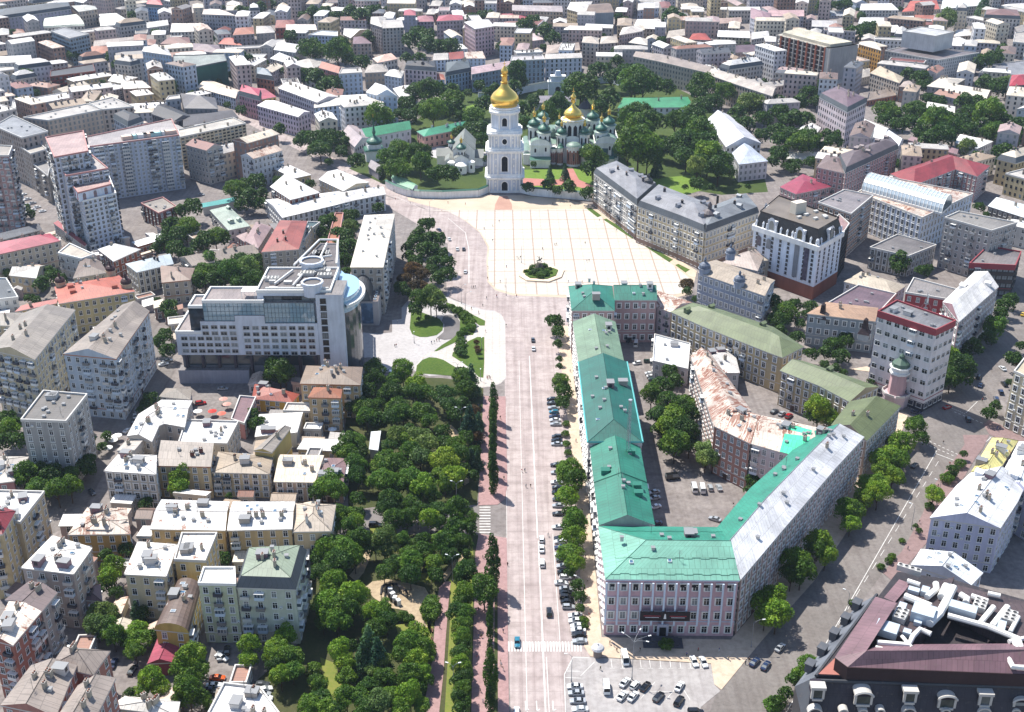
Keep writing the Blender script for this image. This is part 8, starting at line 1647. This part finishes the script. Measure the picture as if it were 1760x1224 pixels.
# ------------------------------------------------------------ small street things
def umbrella(x, y, c, label, r_=2.2):
    p = P(x, y); root = thing('parasol', (p.x, p.y, 0), label, 'parasol', 'cafe parasols'); s = MB(); s.tube([(0, 0, 0), (0, 0, 2.6)], .05, plain('lamp_metal', '8d9094'), 5); link('pole', s.mesh('pole'), root); s = MB(); s.lathe((0, 0, 2.3), [(r_, 0), (r_ * .5, .45), (.08, .8)], plain('canopy_' + c, c, .8), 8); link('canopy', s.mesh('canopy'), root)
for i, (x, y, c, l) in enumerate(((184, 756, 'dcdcd8', 'first white parasol up the lane from the grey corner house'), (189, 761, 'dcdcd8', 'white parasol second up the lane'), (196, 765, 'dcdcd8', 'white parasol third up the lane'), (203, 757, 'dcdcd8', 'white parasol in the lane beside the sloped roof'), (187, 778, 'dcdcd8', 'white parasol touching the white corner roof'), (385, 694, 'c09488', 'pink parasol in the cafe yard'), (391, 703, 'c09488', 'pink parasol beside the first pink one'), (366, 715, 'b8342c', 'small red parasol on the cafe grass'), (382, 719, 'c86a58', 'coral parasol on the cafe grass edge'), (341, 715, 'd8d4d0', 'cream parasol at the cafe wall'), (548, 748, 'cfd4d8', 'pale blue parasol before the sandy mansion'), (572, 746, 'cfd4d8', 'pale blue parasol beside the other before the mansion'))): umbrella(x, y, c, l, 1.9)
k = P(1027, 1128); kt = thing('kiosk', (k.x, k.y, 0), 'round white roofed ticket kiosk at the end of the zebra crossing', 'kiosk'); s = MB(); s.lathe((0, 0, 0), [(1.3, 0), (1.3, 2.8)], wall_mat('8a7f78'), 10); link('wall', s.mesh('wall'), kt); s = MB(); s.lathe((0, 0, 2.8), [(1.9, 0), (2.0, .3), (1.7, .8), (1.0, 1.2), (.3, 1.5), (.1, 2.0)], plain('canopy_dome', 'b4b4b6', .5), 14); link('roof', s.mesh('roof'), kt)
# playground climbing frame
pg = P(665, 1020); pt = thing('climbing_frame', (pg.x, pg.y, 0), 'dark rope and white panel climbing frame on the sandy mound', 'playground'); s = MB(); dk_ = plain('rope_dark', '1d1b20', .8); rp = random.Random(2)
pts = [P(x, y, rp.uniform(.8, 2.6)) - pg for x, y in ((655, 1022), (657, 1008), (668, 1006), (676, 1004), (686, 1008), (694, 1014), (700, 1020))]
for a_, b_ in zip(pts, pts[1:]): s.tube([tuple(a_), tuple((a_ + b_) / 2 + Vector((0, 0, .6))), tuple(b_)], .4, dk_, 5)
for p_ in pts: s.tube([(p_.x, p_.y, 0), tuple(p_)], .12, dk_, 4)
link('rope_net', s.mesh('rope_net'), pt)
for i, (x, y) in enumerate(((668, 1018), (672, 1026), (676, 1033), (682, 1038))): q_ = P(x, y) - pg; s = MB(); s.box((q_.x, q_.y, .2), (1.8, 1.4, 1.6), dk_, i * .5); s.box((q_.x + .6, q_.y - .5, .2), (1.5, 1.2, 1.9), plain('panel_white', 'dcdcda'), i * .7); link('panel', s.mesh('panel'), pt)
# benches along the inner path
for i in range(7):
    p = P(743 - i * 1.1 + (0 if i < 4 else -2), 1085 + i * 15); root = thing('park_bench', (p.x, p.y, 0), f"{('first', 'second', 'third', 'fourth', 'fifth', 'sixth', 'seventh')[i]} bench down the inner path from the playground", 'bench', 'benches on the inner path', R(90)); s = MB(); wd_ = plain('bench_wood', '6b4a34', .8); s.box((0, 0, .4), (1.8, .5, .08), wd_); link('seat', s.mesh('seat'), root); s = MB(); s.box((0, .25, .5), (1.8, .08, .5), wd_); link('backrest', s.mesh('backrest'), root)
    for x in (-.7, .7): s = MB(); s.box((x, 0, 0), (.08, .45, .4), plain('iron', '2b2b2d')); link('leg', s.mesh('leg'), root)
# ------------------------------------------------------------ the rest of the far town: houses in the gaps between the traced ones
def grid(x0, y0, s_, nx, ny):
    global GX0, GY0, GS, NX, NY, occ, WX, WY
    GX0, GY0, GS, NX, NY = x0, y0, s_, nx, ny; occ = np.zeros((ny, nx), bool); yy, xx = np.mgrid[0:ny, 0:nx]; WX, WY = x0 + xx * s_, y0 + yy * s_
grid(-760, 520, 2.0, 760, 540)
def fillpoly(pts, marg=0.0, test=False):
    if marg: pts = inset(pts, -marg)
    xs, ys = [p[0] for p in pts], [p[1] for p in pts]; i0, i1 = int((min(xs) - GX0) / GS), int((max(xs) - GX0) / GS) + 2; j0, j1 = int((min(ys) - GY0) / GS), int((max(ys) - GY0) / GS) + 2
    i0, j0, i1, j1 = max(0, i0), max(0, j0), min(NX, i1), min(NY, j1)
    if i1 <= i0 or j1 <= j0: return 1.0 if test else None
    X, Y = WX[j0:j1, i0:i1], WY[j0:j1, i0:i1]; ins = np.zeros(X.shape, bool); n = len(pts)
    for a in range(n):
        x1, y1 = pts[a][0], pts[a][1]; x2, y2 = pts[a - 1][0], pts[a - 1][1]
        if y1 == y2: continue
        ins ^= ((y1 > Y) != (y2 > Y)) & (X < (x2 - x1) * (Y - y1) / (y2 - y1) + x1)
    if test: return float((occ[j0:j1, i0:i1] & ins).sum())
    occ[j0:j1, i0:i1] |= ins
for r_ in RINGS: fillpoly(r_, 1.5)
for r_ in SHEETS: fillpoly(r_, 2.0)
for s_ in ("590,345 600,290 640,250 700,215 800,140 1110,120 1240,165 1330,250 1340,330 1240,340", "420,230 560,300 640,330 700,345 640,380 560,330 400,250", "0,260 60,330 100,420 30,410 -40,300", "395,310 500,345 450,430 300,470 260,400", "1000,330 1340,330 1340,420 1190,470", "640,60 760,60 760,110 640,120", "130,40 200,60 200,80 130,75", "560,80 700,110 800,150 640,190 560,130", "700,160 850,100 880,160 800,210", "1400,200 1500,170 1700,260 1640,300 1420,240"): fillpoly(FG(s_))
for t in TREES:
    if t[2] > 1000: continue
    q = t[3] * .45; fillpoly([(t[1] - q, t[2] - q), (t[1] + q, t[2] - q), (t[1] + q, t[2] + q), (t[1] - q, t[2] + q)])
rf = random.Random(42); TH = []
ORI = []
for r_ in RINGS:
    e = max(((r_[i - 1] - r_[i]) for i in range(len(r_))), key=lambda v: v.length); c_ = r_[0]; ORI.append((c_.x, c_.y, math.atan2(e.y, e.x)))
RC = [('white', 'e2e0de'), ('white', 'dcd8d4'), ('pale grey', 'c4bfba'), ('cream', 'd0c4b2'), ('tan', 'b09c88'), ('grey', '8f8a88'), ('brown', '7d6860'), ('rosy', 'b09896'), ('terracotta', 'a07464'), ('rusty', 'cdb8a8'), ('slate', '62666e'), ('dark red', '86504a')]
WC = [('cream', 'ccc2b0'), ('stone', 'b8b0a8'), ('grey', 'a8a5a4'), ('pale blue', 'a5b2c2'), ('pink', 'b8a6a2'), ('yellow', 'b5a684'), ('white', 'c9c9cc'), ('brick', '93786c'), ('lilac', 'a8a4aa')]
for it in range(14000):
    if len(TH) >= 520: break
    py = rf.uniform(-14, 330) if it > 2500 else rf.uniform(10, 330); px = rf.uniform(-20, 1780); p = P(px, py, 0)
    if not (540 < p.y < 1560): continue
    a = min(ORI, key=lambda o: (o[0] - p.x) ** 2 + (o[1] - p.y) ** 2)[2] + rf.gauss(0, .05)
    if rf.random() < .3: a += math.pi / 2
    sh = 1 - it / 20000; L, D_ = rf.uniform(18, 38) * sh + 5, rf.uniform(11, 15); rc = rect(p.x, p.y, L, D_, a)
    if fillpoly(rc, 0, True) > 0: continue
    fillpoly(rc, .8); TH.append((p.x, p.y, L, D_, a, rf.choice(RC[:5] + RC[:4] + RC[:3] + RC), rf.choice(WC), rf.choice([9, 12, 15, 18, 22, 26]) * rf.uniform(.85, 1.1), rf.random())); ORI.append((p.x, p.y, a))
for k in range(700):                                       # trees in what is left
    px, py = rf.uniform(-10, 1770), rf.uniform(-10, 330); p = P(px, py)
    if not (560 < p.y < 1500): continue
    rad = rf.uniform(3.2, 5.5); sq = rect(p.x, p.y, rad * 1.5, rad * 1.5)
    if fillpoly(sq, 0, True) > 0: continue
    fillpoly(sq); tree_at(rf.choice('oool'), p.x, p.y, rad)
# low yard annexes that pack the courts between the old houses
grid(-260, 225, 1.0, 560, 420); AN = []
for r_ in RINGS: fillpoly(r_, .3)
for r_ in SHEETS: fillpoly(r_, .8)
for c_ in CARS: fillpoly(rect(c_[0], c_[1], 5, 5))
for s_ in ("590,640 660,640 830,640 830,1300 420,1300 470,1150 540,1110 540,930 600,870", "322,670 405,670 400,730 330,730", "960,560 1660,560 1660,1300 960,1300", "1300,300 1760,300 1760,700 1480,700 1100,480", "30,560 200,620 230,860 20,880", "150,600 310,600 280,760 190,850", "560,480 870,480 870,900 620,660"): fillpoly(FG(s_))
for t in TREES:
    if t[2] < 620: q = t[3] * .3; fillpoly([(t[1] - q, t[2] - q), (t[1] + q, t[2] - q), (t[1] + q, t[2] + q), (t[1] - q, t[2] + q)])
for it in range(5000):
    if len(AN) >= 150: break
    p = P(rf.uniform(0, 640), rf.uniform(400, 1220)); a = min(ORI, key=lambda o: (o[0] - p.x) ** 2 + (o[1] - p.y) ** 2)[2]
    L, D_ = rf.uniform(5, 17) * (1 - it / 9000), rf.uniform(4, 8); rc = rect(p.x, p.y, L, D_, a)
    if fillpoly(rc, 0, True) > 0: continue
    fillpoly(rc, .3); AN.append((p.x, p.y, L, D_, a, rf.choice(RC[:7] + RC[8:10]), rf.choice(WC), rf.uniform(2.6, 7), rf.random()))
def make_annexes():
    labs = label_all(AN, lambda t: (t[0], t[1]), lambda t: f"{t[5][0]} roofed yard annex")
    for (x, y, L, D_, a, rc, wc, h, q), lb in zip(AN, labs):
        c = rect(x, y, L, D_, a); bd = B('yard_annex', lb, 'annex', (x, y), 'low annexes in the old courtyards')
        strip(bd, [c[0], c[1]], [c[3], c[2]], h, 's' if q < .6 else 'f' if q < .8 else 'g', wc[1], rc[1], chim=0, rust=.5 if rc[0] == 'rusty' or q > .85 else 0, balc=0, band=False, rise=.5 + q, win=h > 3.5, ws=2.8); bd.finish()
def make_townhouses():
    labs = label_all(TH, lambda t: (t[0], t[1]), lambda t: f"{t[5][0]} roofed {t[6][0]} house")
    for n_, ((x, y, L, D_, a, rc, wc, h, q), lb) in enumerate(zip(TH, labs)):
        c = rect(x, y, L, D_, a); bd = B('townhouse' if n_ % 2 else 'tenement_house', lb, 'building', (x, y), 'old houses of the far town')
        strip(bd, [c[0], c[1]], [c[3], c[2]], h, 'h' if q < .45 else 'g' if q < .8 else 'f' if q < .92 else 'm', wc[1], rc[1], chim=3 if q < .6 else 6, chc='stone' if q < .5 else 'dgrey', vents=2, rust=.5 if rc[0] == 'rusty' else 0, balc=.15 if q > .6 else 0, band=False, rise=1.6 + q * 1.6); bd.finish()
# ------------------------------------------------------------ landmarks for the labels
for n, x, y in (('the bell tower', 867, 331), ('the cathedral', 985, 287), ('the baroque gate', 960, 165), ('the domed church', 795, 300), ('the gate tower', 642, 280), ('the monument', 930, 474), ('the pale grand block', 1075, 395), ('the sandy block', 1160, 440),
    ('the slate-blue block', 1240, 545), ('the black mansard', 1400, 520), ('the pink office front', 1145, 1097), ('the mast roof', 1075, 800), ('the rusty roofs', 1250, 800), ('the watch tower', 1538, 700), ('the junction', 1640, 715), ('the lavender block', 1620, 900), ('the dark hotel', 1450, 1160),
    ('the zebra crossing', 930, 1112), ('the ticket kiosk', 1027, 1128), ('the playground', 665, 1020), ('the side street', 740, 895), ('the sandy mansion', 570, 735), ('the corner house', 220, 870), ('the grey panel block', 90, 800), ('the glass hotel', 450, 660), ('the barrel roofed annex', 635, 555),
    ('the plaza ramp', 765, 565), ('the coral roof', 170, 560), ('the white tower', 200, 420), ('the beige slab', 400, 290), ('the white terrace', 560, 370), ('the mural wall', 1040, 60), ('the unfinished frame', 1380, 140), ('the pale office block', 1600, 140), ('the huge red roof', 1620, 330), ('the white hall', 1500, 240),
    ('the glazed vault', 1560, 390), ('the turreted house', 1430, 590), ('the red banded block', 1590, 670), ('the green attic house', 450, 1104), ('the shelter', 280, 1130), ('the barrel roof', 300, 1060), ('the near grey tenement', 100, 1224), ('the scaffolded block', 350, 155), ('the palace', 60, 60), ('the red roofed towers', 740, 80), ('the white flat roof', 400, 1224), ('the mauve block', 1270, 100), ('the lilac tenement', 480, 230)):
    p = P(x, y); LM.append((n, p.x, p.y))
# ------------------------------------------------------------ trees
make_townhouses(); make_annexes()
MAXT = 300
order = sorted(range(len(TREES)), key=lambda i: -TREES[i][3] / math.hypot(TREES[i][1], TREES[i][2]))
def tdesc(t):
    k, x, y, rad = t[:4]; sz = 'large ' if rad > 6.3 and k not in 'pb' else 'small ' if rad < 3.4 and k not in 'pb' else ''
    return sz + {'o': 'dark green tree', 'l': 'light green tree', 'y': 'yellow-green tree', 's': 'blue-green spruce', 'b': 'round shrub', 'p': 'slim poplar', 'w': 'grey-green willow', 'r': 'brownish leaved tree'}[k]
seen = {'o': 0}; keep, rest = [], []
cnt = {}
for i in order:
    nm = TREEK[TREES[i][0]][0]; cnt[nm] = cnt.get(nm, 0) + 1
    (keep if cnt[nm] <= MAXT else rest).append(i)
kt_ = [TREES[i] for i in keep]; labs = label_all(kt_, lambda t: (t[1], t[2]), tdesc)
for t, lb in zip(kt_, labs): make_tree(t[0], t[1], t[2], t[3], t[4] or 'city trees', lb, t[6])
if rest:                                                  # the smallest far trees of that kind: one mass
    V, Fc = [], []
    for i in rest:
        k, x, y, rad = TREES[i][:4]; me = crown_mesh('o', i % 4); n = len(me.vertices); co = np.empty(n * 3, 'f'); me.vertices.foreach_get('co', co); co = co.reshape(-1, 4, 3)[::4].reshape(-1, 3)
        co = co * rad; c4 = co.reshape(-1, 4, 3); m_ = c4.mean(axis=1, keepdims=True); c4 = m_ + (c4 - m_) * 1.9; co = c4.reshape(-1, 3) + np.array([x, y, rad * 1.25 + .8]); V.append(co)
    V = np.concatenate(V); N = len(V) // 4; me = bpy.data.meshes.new('distant_foliage'); me.vertices.add(len(V)); me.vertices.foreach_set('co', V.ravel().astype('f')); me.loops.add(N * 4); me.loops.foreach_set('vertex_index', np.arange(N * 4)); me.polygons.add(N); me.polygons.foreach_set('loop_start', np.arange(N) * 4); me.materials.append(leaf_mat('leaf_o', *TREEK['o'][2])); me.update(); me.validate()
    tag(link('distant_foliage', me), 'small far tree crowns spread between the blocks', 'foliage', None, 'stuff')
# ------------------------------------------------------------ cars and people
cl = label_all(CARS, lambda c: (c[0], c[1]), lambda c: ('moving ' if 'driving' in c[5] else '') + CCOL[c[4]][0] + ' ' + KINDW[c[3]])
for c, lb in zip(CARS, cl): make_car(*c[:6], lb)
rp = random.Random(11); PP = [(x, y, rp.randrange(7), rp.randrange(7)) for x, y, _ in PEOPLE]
pl_ = label_all(PP, lambda c: (c[0], c[1]), lambda c: f"person in {PCOL[c[2]][0]} and {PCOL[c[3]][0]}")
for (x, y, a_, b_), lb in zip(PP, pl_): place_person(x, y, lb, PCOL[a_][0], PCOL[b_][0], rp.uniform(0, 6.28))
print('objects', len(COL.objects), 'trees', len(TREES), 'cars', len(CARS), 'win parts', NOBJ[0])
# ------------------------------------------------------------ the air
hz = MB(); m = bpy.data.materials.new('haze'); m.use_nodes = True; nt = m.node_tree; nt.nodes.remove(nt.nodes['Principled BSDF']); v = nt.nodes.new('ShaderNodeVolumePrincipled')
v.inputs['Color'].default_value = (.62, .74, .95, 1); v.inputs['Density'].default_value = HAZE; v.inputs['Anisotropy'].default_value = .2
nt.links.new(v.outputs[0], nt.nodes['Material Output'].inputs['Volume']); hz.prism([(-2700, -400), (2700, -400), (2700, 4300), (-2700, 4300)], -2.5, 262, m, bottom=True)
tag(hz.build('haze', off=(0, 0, 0)), kind='stuff')
